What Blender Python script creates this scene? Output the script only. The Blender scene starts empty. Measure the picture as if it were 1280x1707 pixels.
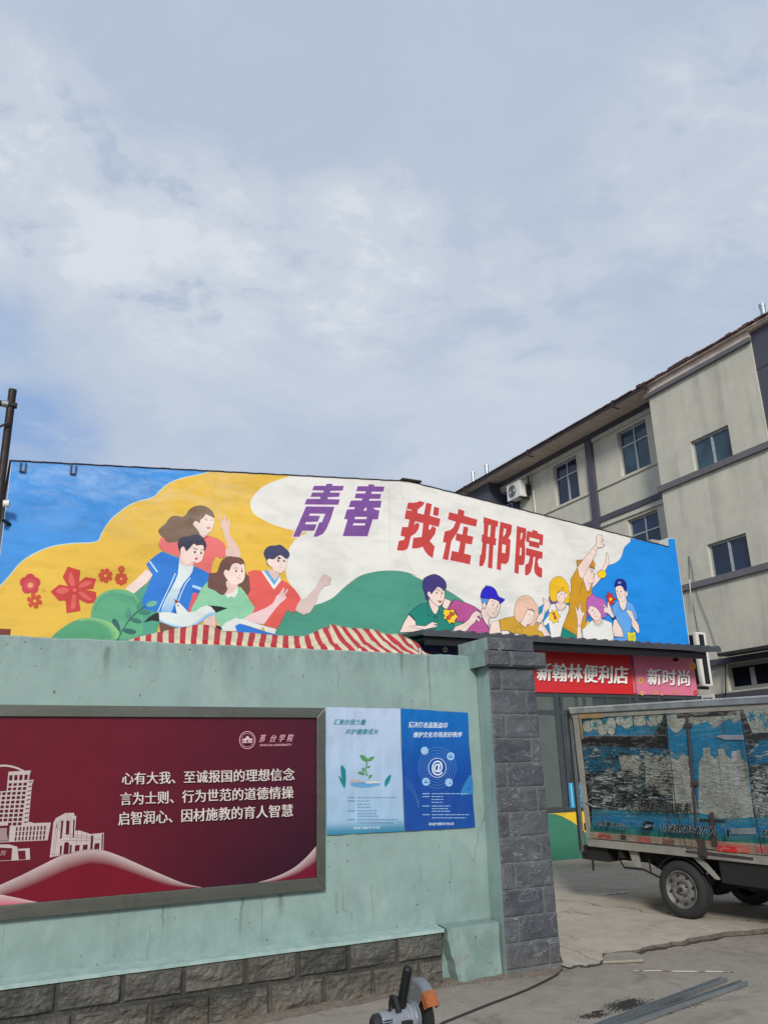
import bpy, bmesh, math, random
from mathutils import Vector, Matrix, noise
from mathutils.geometry import tessellate_polygon
random.seed(7)
scene = bpy.context.scene
COL = scene.collection
rad = math.radians

# ------------------------------------------------------------------ camera
FPX, EYE = 1341.4, 1.6                       # focal length in pixels of the 1280 x 1707 photograph, eye height
YAW, PITCH, ROLL = rad(27.344), rad(17.741), rad(-1.536)
_f = Vector((math.sin(YAW)*math.cos(PITCH), math.cos(YAW)*math.cos(PITCH), math.sin(PITCH)))
_r0 = Vector((math.cos(YAW), -math.sin(YAW), 0)); _u0 = _r0.cross(_f)
_r = math.cos(ROLL)*_r0 + math.sin(ROLL)*_u0
_u = -math.sin(ROLL)*_r0 + math.cos(ROLL)*_u0
EYEV = Vector((0, 0, EYE))
cam_d = bpy.data.cameras.new("camera"); cam = bpy.data.objects.new("camera", cam_d); COL.objects.link(cam)
m3 = Matrix((_r, _u, -_f)).transposed()
cam.matrix_world = Matrix.Translation(EYEV) @ m3.to_4x4()
cam_d.sensor_fit = 'VERTICAL'; cam_d.sensor_height = 36.0; cam_d.lens = 36.0*FPX/1707.0
cam_d.clip_start = 0.05; cam_d.clip_end = 2000
scene.camera = cam

# ------------------------------------------------------------------ light, sky, exposure
SUN_EL, SUN_AZ = rad(27), rad(208)           # azimuth of the sun measured from +Y towards +X
SUN_E, SUN_ANG, SKY_S, EXPO = 2.4, rad(12), 0.1, 0.25
scene.view_settings.view_transform = 'Standard'; scene.view_settings.look = 'None'
scene.view_settings.exposure = EXPO; scene.view_settings.gamma = 1.0
scene.render.film_transparent = False
sun_d = bpy.data.lights.new("sun", 'SUN'); sun = bpy.data.objects.new("sun", sun_d); COL.objects.link(sun)
sun_d.energy = SUN_E; sun_d.angle = SUN_ANG; sun_d.color = (1.0, 0.95, 0.88)
_sd = Vector((math.sin(SUN_AZ)*math.cos(SUN_EL), math.cos(SUN_AZ)*math.cos(SUN_EL), math.sin(SUN_EL)))
sun.rotation_euler = (-_sd).to_track_quat('-Z', 'Y').to_euler(); sun.location = (0, -20, 40)

def pixel_dir(x, y):
    return _r*((x-640)/FPX) + _u*(-(y-853.5)/FPX) + _f

world = bpy.data.worlds.new("World"); scene.world = world; world.use_nodes = True
def build_world():
    nt = world.node_tree; N = nt.nodes; L = nt.links; N.clear()
    out = N.new('ShaderNodeOutputWorld'); bg = N.new('ShaderNodeBackground'); bg.inputs['Strength'].default_value = SKY_S
    L.new(bg.outputs[0], out.inputs[0])
    sky = N.new('ShaderNodeTexSky'); sky.sky_type = 'NISHITA'; sky.sun_disc = False
    sky.sun_elevation = SUN_EL; sky.sun_rotation = SUN_AZ; sky.air_density = 1.2; sky.dust_density = 2.0
    tc = N.new('ShaderNodeTexCoord')
    sep = N.new('ShaderNodeSeparateXYZ'); L.new(tc.outputs['Generated'], sep.inputs[0])
    def math_(op, a, b=None, clamp=False):
        n = N.new('ShaderNodeMath'); n.operation = op; n.use_clamp = clamp
        for i, v in enumerate((a, b)):
            if v is None: continue
            if hasattr(v, 'links') or hasattr(v, 'is_linked'): L.new(v, n.inputs[i])
            else: n.inputs[i].default_value = v
        return n.outputs[0]
    den = math_('ADD', math_('MAXIMUM', sep.outputs[2], 0.0), 0.12)
    cx = math_('DIVIDE', sep.outputs[0], den); cy = math_('DIVIDE', sep.outputs[1], den)
    comb = N.new('ShaderNodeCombineXYZ'); L.new(cx, comb.inputs[0]); L.new(cy, comb.inputs[1])
    def noise_(scale, detail, rough, dist, loc=(0, 0, 0), sc=(1, 1, 1), rot=0):
        mp = N.new('ShaderNodeMapping'); mp.inputs['Location'].default_value = loc; mp.inputs['Scale'].default_value = sc
        mp.inputs['Rotation'].default_value = (0, 0, rot)
        L.new(comb.outputs[0], mp.inputs[0])
        n = N.new('ShaderNodeTexNoise'); n.inputs['Scale'].default_value = scale; n.inputs['Detail'].default_value = detail
        n.inputs['Roughness'].default_value = rough; n.inputs['Distortion'].default_value = dist
        L.new(mp.outputs[0], n.inputs['Vector']); return n.outputs[0]
    def ramp(v, stops):
        r = N.new('ShaderNodeValToRGB'); el = r.color_ramp.elements
        while len(el) < len(stops): el.new(0.5)
        for e, (p, c) in zip(el, stops):
            e.position = p; e.color = c if len(c) == 4 else (*c, 1)
        r.color_ramp.interpolation = 'EASE'
        L.new(v, r.inputs[0]); return r.outputs[0]
    def mix(fac, a, b):
        m = N.new('ShaderNodeMix'); m.data_type = 'RGBA'
        if hasattr(fac, 'is_linked'): L.new(fac, m.inputs[0])
        else: m.inputs[0].default_value = fac
        for i, v in ((6, a), (7, b)):
            if hasattr(v, 'is_linked'): L.new(v, m.inputs[i])
            else: m.inputs[i].default_value = (*v, 1)
        return m.outputs[2]
    def dirmask(px, py, c0, c1):
        d = pixel_dir(px, py).normalized()
        vm = N.new('ShaderNodeVectorMath'); vm.operation = 'DOT_PRODUCT'
        L.new(tc.outputs['Generated'], vm.inputs[0]); vm.inputs[1].default_value = d
        mr = N.new('ShaderNodeMapRange'); mr.interpolation_type = 'SMOOTHERSTEP'
        mr.inputs[1].default_value = math.cos(rad(c0)); mr.inputs[2].default_value = math.cos(rad(c1))
        L.new(vm.outputs['Value'], mr.inputs[0]); return mr.outputs[0]
    S = 1.0/SKY_S/2**EXPO
    lin3 = lambda c: tuple(((v/255+0.055)/1.055)**2.4*S for v in c)
    veil, pale, bright, shade, blue = lin3((185, 198, 218)), lin3((199, 209, 224)), lin3((221, 227, 234)), lin3((176, 190, 212)), lin3((130, 168, 220))
    big = noise_(0.9, 4, 0.5, 0.5, loc=(3.1, 1.7, 0)); mid = noise_(2.1, 6, 0.55, 0.8, loc=(1.3, 4.2, 0), sc=(1, 1, 1), rot=0.5)
    fine = noise_(5.6, 10, 0.62, 0.35, loc=(0.4, 2.2, 0), sc=(1.0, 1.05, 1), rot=0.6); wisp = noise_(15, 9, 0.64, 0.25, loc=(0.7, 5.2, 0), sc=(1.0, 1.05, 1), rot=0.6)
    lower = dirmask(640, 720, 34, 9)                              # the sheet gets paler towards the roofs
    c = mix(math_('MULTIPLY', ramp(mid, [(0.3, (0, 0, 0)), (0.7, (1, 1, 1))]), math_('ADD', math_('MULTIPLY', lower, 0.95), 0.25), True), veil, pale)
    c = mix(math_('MULTIPLY', ramp(big, [(0.45, (0, 0, 0)), (0.66, (1, 1, 1))]), 0.35), c, shade)
    b1 = dirmask(330, 430, 9.5, 1); b2 = dirmask(600, 440, 9, 1); b3 = dirmask(10, 270, 10, 1); b5 = dirmask(150, 370, 8, 1); b4 = math_('MAXIMUM', math_('MULTIPLY', dirmask(1200, 260, 11, 2), 0.6), math_('MULTIPLY', dirmask(860, 500, 9, 1), 0.5))
    band = math_('MAXIMUM', math_('MAXIMUM', math_('MAXIMUM', b1, b5), math_('MAXIMUM', b2, b3)), b4)
    det = math_('ADD', math_('ADD', math_('MULTIPLY', fine, 0.5), math_('MULTIPLY', wisp, 0.22)), math_('MULTIPLY', mid, 0.28))
    puff = ramp(math_('ADD', det, math_('MULTIPLY', band, 0.10)), [(0.47, (0, 0, 0)), (0.57, (0.5, 0.5, 0.5)), (0.66, (1, 1, 1))])
    cl = math_('MULTIPLY', puff, math_('ADD', math_('MULTIPLY', band, 0.85), 0.13), True)
    c = mix(cl, c, bright)
    under = math_('MULTIPLY', math_('MULTIPLY', ramp(det, [(0.36, (1, 1, 1)), (0.47, (0, 0, 0))]), math_('MAXIMUM', b1, b3)), 0.55)
    c = mix(under, c, shade)
    holes = math_('MAXIMUM', math_('MULTIPLY', dirmask(40, 750, 6.5, 1), 0.85), math_('MULTIPLY', dirmask(-10, 560, 4, 0.5), 0.4))
    h2 = math_('MULTIPLY', holes, math_('ADD', math_('MULTIPLY', ramp(fine, [(0.35, (1, 1, 1)), (0.65, (0, 0, 0))]), 0.5), 0.45), True)
    c = mix(h2, c, blue)
    c = mix(0.06, c, sky.outputs[0])
    L.new(c, bg.inputs['Color'])
build_world()

# ------------------------------------------------------------------ pixel rays onto real planes
def on_y(x, y, D):
    d = pixel_dir(x, y); return EYEV + d*(D/d.y)
def on_x(x, y, D):
    d = pixel_dir(x, y); return EYEV + d*(D/d.x)
def on_z(x, y, z=0.0):
    d = pixel_dir(x, y); return EYEV + d*((z-EYE)/d.z)
def zoomed(x0, y0, s):                       # coordinates read in an enlargement of the photograph
    return lambda p: (x0+p[0]/s, y0+p[1]/s)

# ------------------------------------------------------------------ mesh helpers
def lin(c):
    return tuple((v/255/12.92) if v/255 <= 0.04045 else ((v/255+0.055)/1.055)**2.4 for v in c)

def link(o, parent=None):
    COL.objects.link(o)
    if parent is not None:
        o.parent = parent
        if parent.type == 'EMPTY':
            o.matrix_parent_inverse = Matrix.Translation(-Vector(parent.location))
    return o

def thing(name, label, cat, loc=(0, 0, 0), group=None):
    o = bpy.data.objects.new(name, None); COL.objects.link(o); o.location = loc; o.empty_display_size = 0.1
    o['label'] = label; o['category'] = cat
    if group: o['group'] = group
    return o
def tag(o, label, cat, group=None):
    o['label'] = label; o['category'] = cat
    if group: o['group'] = group
    return o

class MB:
    """collects shapes into one mesh"""
    def __init__(s): s.v = []; s.f = []; s.m = []
    def quadmesh(s, verts, faces, mi=0):
        b = len(s.v); s.v += [Vector(p) for p in verts]
        for f in faces: s.f.append([b+i for i in f]); s.m.append(mi)
        return s
    def box(s, x0, x1, y0, y1, z0, z1, mi=0, F=None):
        P = [(x0,y0,z0),(x1,y0,z0),(x1,y1,z0),(x0,y1,z0),(x0,y0,z1),(x1,y0,z1),(x1,y1,z1),(x0,y1,z1)]
        if F: P = [F(*p) for p in P]
        return s.quadmesh(P, [(0,3,2,1),(4,5,6,7),(0,1,5,4),(1,2,6,5),(2,3,7,6),(3,0,4,7)], mi)
    def prism(s, pts, ext, mi=0):
        pts = [Vector(p) for p in pts]; e = Vector(ext); n = len(pts)
        tri = tessellate_polygon([pts])
        b = len(s.v); s.v += pts+[p+e for p in pts]
        for t in tri:
            s.f.append([b+i for i in t]); s.m.append(mi); s.f.append([b+n+i for i in reversed(t)]); s.m.append(mi)
        for i in range(n):
            j = (i+1) % n; s.f.append([b+i, b+j, b+n+j, b+n+i]); s.m.append(mi)
        return s
    def tube(s, path, r, n=8, mi=0, cap=True):
        path = [Vector(p) for p in path]; rr = r if isinstance(r, (list, tuple)) else [r]*len(path)
        b = len(s.v); prev = None
        for i, p in enumerate(path):
            t = (path[min(i+1, len(path)-1)]-path[max(i-1, 0)]).normalized()
            if prev is None:
                a = t.orthogonal().normalized()
            else:
                a = (prev-t*prev.dot(t)).normalized()
            prev = a; c = t.cross(a)
            for k in range(n):
                an = 2*math.pi*k/n; s.v.append(p+(a*math.cos(an)+c*math.sin(an))*rr[i])
        for i in range(len(path)-1):
            for k in range(n):
                s.f.append([b+i*n+k, b+i*n+(k+1) % n, b+(i+1)*n+(k+1) % n, b+(i+1)*n+k]); s.m.append(mi)
        if cap:
            s.f.append([b+k for k in reversed(range(n))]); s.m.append(mi)
            s.f.append([b+(len(path)-1)*n+k for k in range(n)]); s.m.append(mi)
        return s
    def lathe(s, o, axis, ref, prof, n=32, mi=0, a0=0.0, a1=2*math.pi):
        """prof: (distance along axis, radius); full or part turn"""
        o = Vector(o); ax = Vector(axis).normalized(); e = Vector(ref); e = (e-ax*e.dot(ax)).normalized(); g = ax.cross(e)
        full = abs(a1-a0-2*math.pi) < 1e-6; m = n if full else n+1; b = len(s.v)
        for h, r in prof:
            for k in range(m):
                an = a0+(a1-a0)*k/n; s.v.append(o+ax*h+(e*math.cos(an)+g*math.sin(an))*r)
        for i in range(len(prof)-1):
            for k in range(n):
                k2 = (k+1) % m; s.f.append([b+i*m+k, b+i*m+k2, b+(i+1)*m+k2, b+(i+1)*m+k]); s.m.append(mi)
        return s
    def grid(s, fn, nu, nv, mi=0):
        b = len(s.v)
        for j in range(nv+1):
            for i in range(nu+1): s.v.append(Vector(fn(i/nu, j/nv)))
        for j in range(nv):
            for i in range(nu):
                a = b+j*(nu+1)+i; s.f.append([a, a+1, a+nu+2, a+nu+1]); s.m.append(mi)
        return s
    def build(s, name, mats, parent=None, bevel=0, smooth=False, seg=2):
        me = bpy.data.meshes.new(name); me.from_pydata([tuple(p) for p in s.v], [], s.f); 
        for m in (mats if isinstance(mats, (list, tuple)) else [mats]): me.materials.append(m)
        me.polygons.foreach_set('material_index', s.m)
        if smooth: me.polygons.foreach_set('use_smooth', [True]*len(me.polygons))
        bm = bmesh.new(); bm.from_mesh(me); bmesh.ops.recalc_face_normals(bm, faces=bm.faces); bm.to_mesh(me); bm.free()
        me.update()
        o = bpy.data.objects.new(name, me); link(o, parent)
        if bevel:
            b = o.modifiers.new('bevel', 'BEVEL'); b.width = bevel; b.segments = seg; b.limit_method = 'ANGLE'; b.angle_limit = rad(40)
        return o

def crom(pts, seg=4, closed=True):
    n = len(pts); out = []
    rng = range(n) if closed else range(n-1)
    for i in rng:
        if closed: p0, p1, p2, p3 = (pts[(i+k) % n] for k in (-1, 0, 1, 2))
        else: p0, p1, p2, p3 = pts[max(i-1, 0)], pts[i], pts[i+1], pts[min(i+2, n-1)]
        for k in range(seg):
            t = k/seg; t2 = t*t; t3 = t2*t
            out.append(tuple(0.5*((2*p1[a])+(-p0[a]+p2[a])*t+(2*p0[a]-5*p1[a]+4*p2[a]-p3[a])*t2+(-p0[a]+3*p1[a]-3*p2[a]+p3[a])*t3) for a in (0, 1)))
    if not closed: out.append(tuple(pts[-1]))
    return out

class Flat:
    """painted shapes and strokes lying on one real surface, as one mesh with a paint colour per corner"""
    layer = 0
    def __init__(s, surf, step=0.0003, base=0.001): s.surf = surf; s.step = step; s.base = base; s.v = []; s.f = []; s.c = []; s.T = None; s.lc = None; s.lw = 0.8; s.ka = 1.0
    def off(s): Flat.layer += 1; return s.base+Flat.layer*s.step
    def _map(s, pts): return [s.T(p) for p in pts] if s.T else [tuple(p) for p in pts]
    def poly(s, pts, col, smooth=True, seg=3, line=None, k=1.0):
        P = s._map(pts)
        if smooth: P = crom(P, seg)
        o = s.off(); col = lin(col)
        fl = col if isinstance(col[0], tuple) else None
        tri = tessellate_polygon([[Vector((x, y, 0)) for x, y in P]])
        b = len(s.v); s.v += [s.surf(x, y, o) for x, y in P]
        for t in tri: s.f.append([b+i for i in t]); s.c.append([(*col, k)]*3)
        if line or s.lc: s.stroke(P+[P[0]], line or s.lc, s.lw, raw=True)
        return s
    def stroke(s, pts, col, w, smooth=False, raw=False, seg=4, taper=False):
        P = [tuple(p) for p in pts] if raw else s._map(pts)
        if smooth: P = crom(P, seg, False)
        o = s.off(); col = (*lin(col), s.ka)
        n = len(P); closed = n > 2 and abs(P[0][0]-P[-1][0])+abs(P[0][1]-P[-1][1]) < 1e-6
        Lp = []; Rp = []
        for i in range(n):
            a = P[i-1] if i > 0 else (P[-2] if closed else P[i]); c = P[i+1] if i < n-1 else (P[1] if closed else P[i])
            d1 = Vector((P[i][0]-a[0], P[i][1]-a[1])); d2 = Vector((c[0]-P[i][0], c[1]-P[i][1]))
            if d1.length < 1e-9: d1 = d2
            if d2.length < 1e-9: d2 = d1
            if d1.length < 1e-9: d1 = d2 = Vector((1, 0))
            d1.normalize(); d2.normalize(); t = d1+d2
            if t.length < 0.3: t = d1
            t.normalize(); nn = Vector((-t.y, t.x)); k = w/2/max(0.5, abs(nn.dot(Vector((-d1.y, d1.x)))))
            if taper: k *= max(0.12, math.sin(math.pi*min(1, max(0, i/(n-1))))**0.6)
            Lp.append(s.surf(P[i][0]+nn.x*k, P[i][1]+nn.y*k, o)); Rp.append(s.surf(P[i][0]-nn.x*k, P[i][1]-nn.y*k, o))
        b = len(s.v); s.v += Lp+Rp
        for i in range(n-1): s.f.append([b+i, b+i+1, b+n+i+1, b+n+i]); s.c.append([col]*4)
        return s
    def strip(s, A, B, ca, cb, smooth=True, k=(1.0, 1.0)):
        """band between two curves, its paint blended from one edge to the other"""
        A = s._map(A); B = s._map(B)
        if smooth: A = crom(A, 5, False); B = crom(B, 5, False)
        o = s.off(); ca = (*lin(ca), k[0]); cb = (*lin(cb), k[1]); n = len(A); b = len(s.v)
        s.v += [s.surf(x, y, o) for x, y in A]+[s.surf(x, y, o) for x, y in B]
        for i in range(n-1): s.f.append([b+i, b+i+1, b+n+i+1, b+n+i]); s.c.append([ca, ca, cb, cb])
        return s
    def dot(s, c, rx, ry, col, n=14, line=None):
        return s.poly([(c[0]+rx*math.cos(2*math.pi*i/n), c[1]+ry*math.sin(2*math.pi*i/n)) for i in range(n)], col, False, line=line)
    def ring(s, c, r, w, col, n=40, a0=0, a1=360, ry=None):
        ry = ry or r
        return s.stroke([(c[0]+r*math.cos(rad(a0+(a1-a0)*i/n)), c[1]+ry*math.sin(rad(a0+(a1-a0)*i/n))) for i in range(n+1)], col, w)
    def text(s, string, quad, col, bold=0.0, shear=0.0, vert=0.5):
        """quad: TL, TR, BR, BL of the inked area; bold: stroke thickening as a part of one character's height"""
        V, F = text_mesh(string, shear); Q = s._map(quad); col = (*lin(col), s.ka)
        h = math.dist(Q[0], Q[3]); L = math.dist(Q[0], Q[1]); ex = ((Q[1][0]-Q[0][0])/L, (Q[1][1]-Q[0][1])/L); ey = ((Q[3][0]-Q[0][0])/h, (Q[3][1]-Q[0][1])/h)
        sh = [(0, 0)] if not bold else [(-1, 0), (1, 0), (-0.33, -1), (0.33, 1), (0.33, -1), (-0.33, 1)] if vert else [(-1, 0), (1, 0), (-0.4, 0), (0.4, 0)]
        for a, c in sh:
            o = s.off(); b = len(s.v); dx = (ex[0]*a+ey[0]*c*vert)*bold*h; dy = (ex[1]*a+ey[1]*c*vert)*bold*h
            for u, w in V:
                x = (Q[0][0]*(1-u)+Q[1][0]*u)*w+(Q[3][0]*(1-u)+Q[2][0]*u)*(1-w)
                y = (Q[0][1]*(1-u)+Q[1][1]*u)*w+(Q[3][1]*(1-u)+Q[2][1]*u)*(1-w)
                s.v.append(s.surf(x+dx, y+dy, o))
            for f in F: s.f.append([b+i for i in f]); s.c.append([col]*len(f))
        return s
    def build(s, name, mat, parent=None):
        me = bpy.data.meshes.new(name); me.from_pydata([tuple(p) for p in s.v], [], s.f); me.materials.append(mat)
        at = me.color_attributes.new('Col', 'FLOAT_COLOR', 'CORNER')
        at.data.foreach_set('color', [x for f in s.c for c in f for x in c])
        me.update(); me.validate()
        return link(bpy.data.objects.new(name, me), parent)

_tc = {}
def text_mesh(string, shear=0.0):
    key = (string, shear)
    if key in _tc: return _tc[key]
    cu = bpy.data.curves.new('lettering', 'FONT'); cu.body = string; cu.size = 1.0; cu.resolution_u = 3; cu.shear = shear
    ob = bpy.data.objects.new('lettering', cu); COL.objects.link(ob)
    dg = bpy.context.evaluated_depsgraph_get(); dg.update()
    me = bpy.data.meshes.new_from_object(ob.evaluated_get(dg))
    P = [(v.co.x, v.co.y) for v in me.vertices]; F = [list(p.vertices) for p in me.polygons]
    bpy.data.objects.remove(ob); bpy.data.curves.remove(cu); bpy.data.meshes.remove(me)
    x0 = min(p[0] for p in P); x1 = max(p[0] for p in P); y0 = min(p[1] for p in P); y1 = max(p[1] for p in P)
    V = [((x-x0)/(x1-x0), (y-y0)/(y1-y0)) for x, y in P]
    _tc[key] = (V, F); return V, F

# ------------------------------------------------------------------ materials
class NT:
    def __init__(s, name):
        s.m = bpy.data.materials.new(name); s.m.use_nodes = True; s.N = s.m.node_tree.nodes; s.L = s.m.node_tree.links
        s.b = s.N['Principled BSDF']; s.tc = s.N.new('ShaderNodeTexCoord')
    def set(s, **k):
        for a, v in k.items(): s.put(v, s.b.inputs[a.replace('_', ' ')])
        return s
    def put(s, v, sock):
        if hasattr(v, 'is_linked'): s.L.new(v, sock)
        elif isinstance(v, tuple) and len(v) == 3: sock.default_value = (*v, 1) if sock.type == 'RGBA' else v
        else: sock.default_value = v
    def noise(s, scale, detail=6, rough=0.55, dist=0.0, sc=(1, 1, 1), loc=(0, 0, 0), rot=(0, 0, 0)):
        mp = s.N.new('ShaderNodeMapping'); mp.inputs['Scale'].default_value = sc; mp.inputs['Location'].default_value = loc; mp.inputs['Rotation'].default_value = rot
        s.L.new(s.tc.outputs['Object'], mp.inputs[0])
        n = s.N.new('ShaderNodeTexNoise'); s.L.new(mp.outputs[0], n.inputs['Vector'])
        n.inputs['Scale'].default_value = scale; n.inputs['Detail'].default_value = detail; n.inputs['Roughness'].default_value = rough; n.inputs['Distortion'].default_value = dist
        return n.outputs[0]
    def voro(s, scale, sc=(1, 1, 1), feature='DISTANCE_TO_EDGE', warp=None):
        mp = s.N.new('ShaderNodeMapping'); mp.inputs['Scale'].default_value = sc
        src = s.tc.outputs['Object']
        if warp:
            n = s.N.new('ShaderNodeTexNoise'); n.inputs['Scale'].default_value = warp[0]; n.inputs['Detail'].default_value = 4; s.L.new(src, n.inputs['Vector'])
            a = s.N.new('ShaderNodeVectorMath'); a.operation = 'MULTIPLY_ADD'; s.L.new(n.outputs['Color'], a.inputs[0]); a.inputs[1].default_value = (warp[1],)*3; s.L.new(src, a.inputs[2]); src = a.outputs[0]
        s.L.new(src, mp.inputs[0])
        v = s.N.new('ShaderNodeTexVoronoi'); v.feature = feature; v.inputs['Scale'].default_value = scale; s.L.new(mp.outputs[0], v.inputs['Vector'])
        return v.outputs[0]
    def ramp(s, v, stops, interp='LINEAR'):
        r = s.N.new('ShaderNodeValToRGB'); el = r.color_ramp.elements; r.color_ramp.interpolation = interp
        while len(el) < len(stops): el.new(0.5)
        for e, (p, c) in zip(el, stops):
            e.position = p; c = (c, c, c) if not isinstance(c, tuple) else c; e.color = (*c, 1)
        s.L.new(v, r.inputs[0]); return r.outputs[0]
    def math(s, op, a, b=0.0, clamp=False):
        n = s.N.new('ShaderNodeMath'); n.operation = op; n.use_clamp = clamp; s.put(a, n.inputs[0]); s.put(b, n.inputs[1]); return n.outputs[0]
    def mix(s, fac, a, b, mode='MIX'):
        m = s.N.new('ShaderNodeMix'); m.data_type = 'RGBA'; m.blend_type = mode; s.put(fac, m.inputs[0]); s.put(a, m.inputs[6]); s.put(b, m.inputs[7]); return m.outputs[2]
    def attr(s):
        a = s.N.new('ShaderNodeAttribute'); a.attribute_name = 'Col'; return a
    def xyz(s, i):
        p = s.N.new('ShaderNodeSeparateXYZ'); s.L.new(s.tc.outputs['Object'], p.inputs[0]); return p.outputs[i]
    def rng(s, v, a, b, c=0.0, d=1.0):
        m = s.N.new('ShaderNodeMapRange'); s.put(v, m.inputs[0])
        for i, q in zip((1, 2, 3, 4), (a, b, c, d)): m.inputs[i].default_value = q
        m.interpolation_type = 'SMOOTHSTEP'; return m.outputs[0]
    def bump(s, h, strength=0.3, dist=0.01):
        b = s.N.new('ShaderNodeBump'); b.inputs['Strength'].default_value = strength; b.inputs['Distance'].default_value = dist
        s.L.new(h, b.inputs['Height']); s.L.new(b.outputs[0], s.b.inputs['Normal']); return s

def plain(name, col, rough=0.6, metal=0.0, var=0.12, scale=6.0, bump=0.15, spec=0.5):
    n = NT(name); c = lin(col)
    v = n.noise(scale, 6, 0.6); d = n.noise(scale*7, 4, 0.6)
    f = n.math('ADD', n.math('MULTIPLY', v, 0.7), n.math('MULTIPLY', d, 0.3))
    n.set(Base_Color=n.ramp(f, [(0.3, tuple(x*(1-var) for x in c)), (0.7, tuple(min(1, x*(1+var)) for x in c))]), Metallic=metal, Specular_IOR_Level=spec)
    n.set(Roughness=n.ramp(v, [(0.3, max(0.02, rough-0.08)), (0.7, min(1, rough+0.08))]))
    if bump: n.bump(d, bump, 0.004)
    return n.m

def m_mural():
    n = NT('mural_paint'); a = n.attr()
    brush = n.noise(3.0, 7, 0.62, 0.6, sc=(0.5, 1, 1.4)); blotch = n.noise(0.9, 4, 0.5)
    c = n.mix(1.0, a.outputs['Color'], n.ramp(brush, [(0.3, 0.86), (0.5, 1.0), (0.72, 1.07)]), 'MULTIPLY')
    c = n.mix(1.0, c, n.ramp(blotch, [(0.3, 0.93), (0.7, 1.03)]), 'MULTIPLY')
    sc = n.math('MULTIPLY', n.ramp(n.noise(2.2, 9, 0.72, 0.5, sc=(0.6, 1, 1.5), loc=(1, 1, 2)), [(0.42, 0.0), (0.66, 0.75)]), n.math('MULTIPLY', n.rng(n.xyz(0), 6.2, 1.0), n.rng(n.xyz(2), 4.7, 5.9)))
    c = n.mix(sc, c, n.mix(0.36, c, lin((232, 240, 244))))  # sky sheen on the upper left, painted in as paler patches
    n.set(Base_Color=c, Roughness=n.ramp(brush, [(0.35, 0.36), (0.65, 0.52)]), Specular_IOR_Level=0.45)
    h = n.math('ADD', n.math('MULTIPLY', brush, 1.0), n.math('MULTIPLY', n.noise(26, 4, 0.6), 0.12))
    n.bump(h, 0.2, 0.02); return n.m
def m_print(name='printed_sheet', rough=0.45, spec=0.25):
    n = NT(name); a = n.attr(); v = n.noise(5, 5, 0.6)
    n.set(Base_Color=n.mix(1.0, a.outputs['Color'], n.ramp(v, [(0.3, 0.9), (0.7, 1.05)]), 'MULTIPLY'), Roughness=rough, Specular_IOR_Level=spec); return n.m
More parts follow.
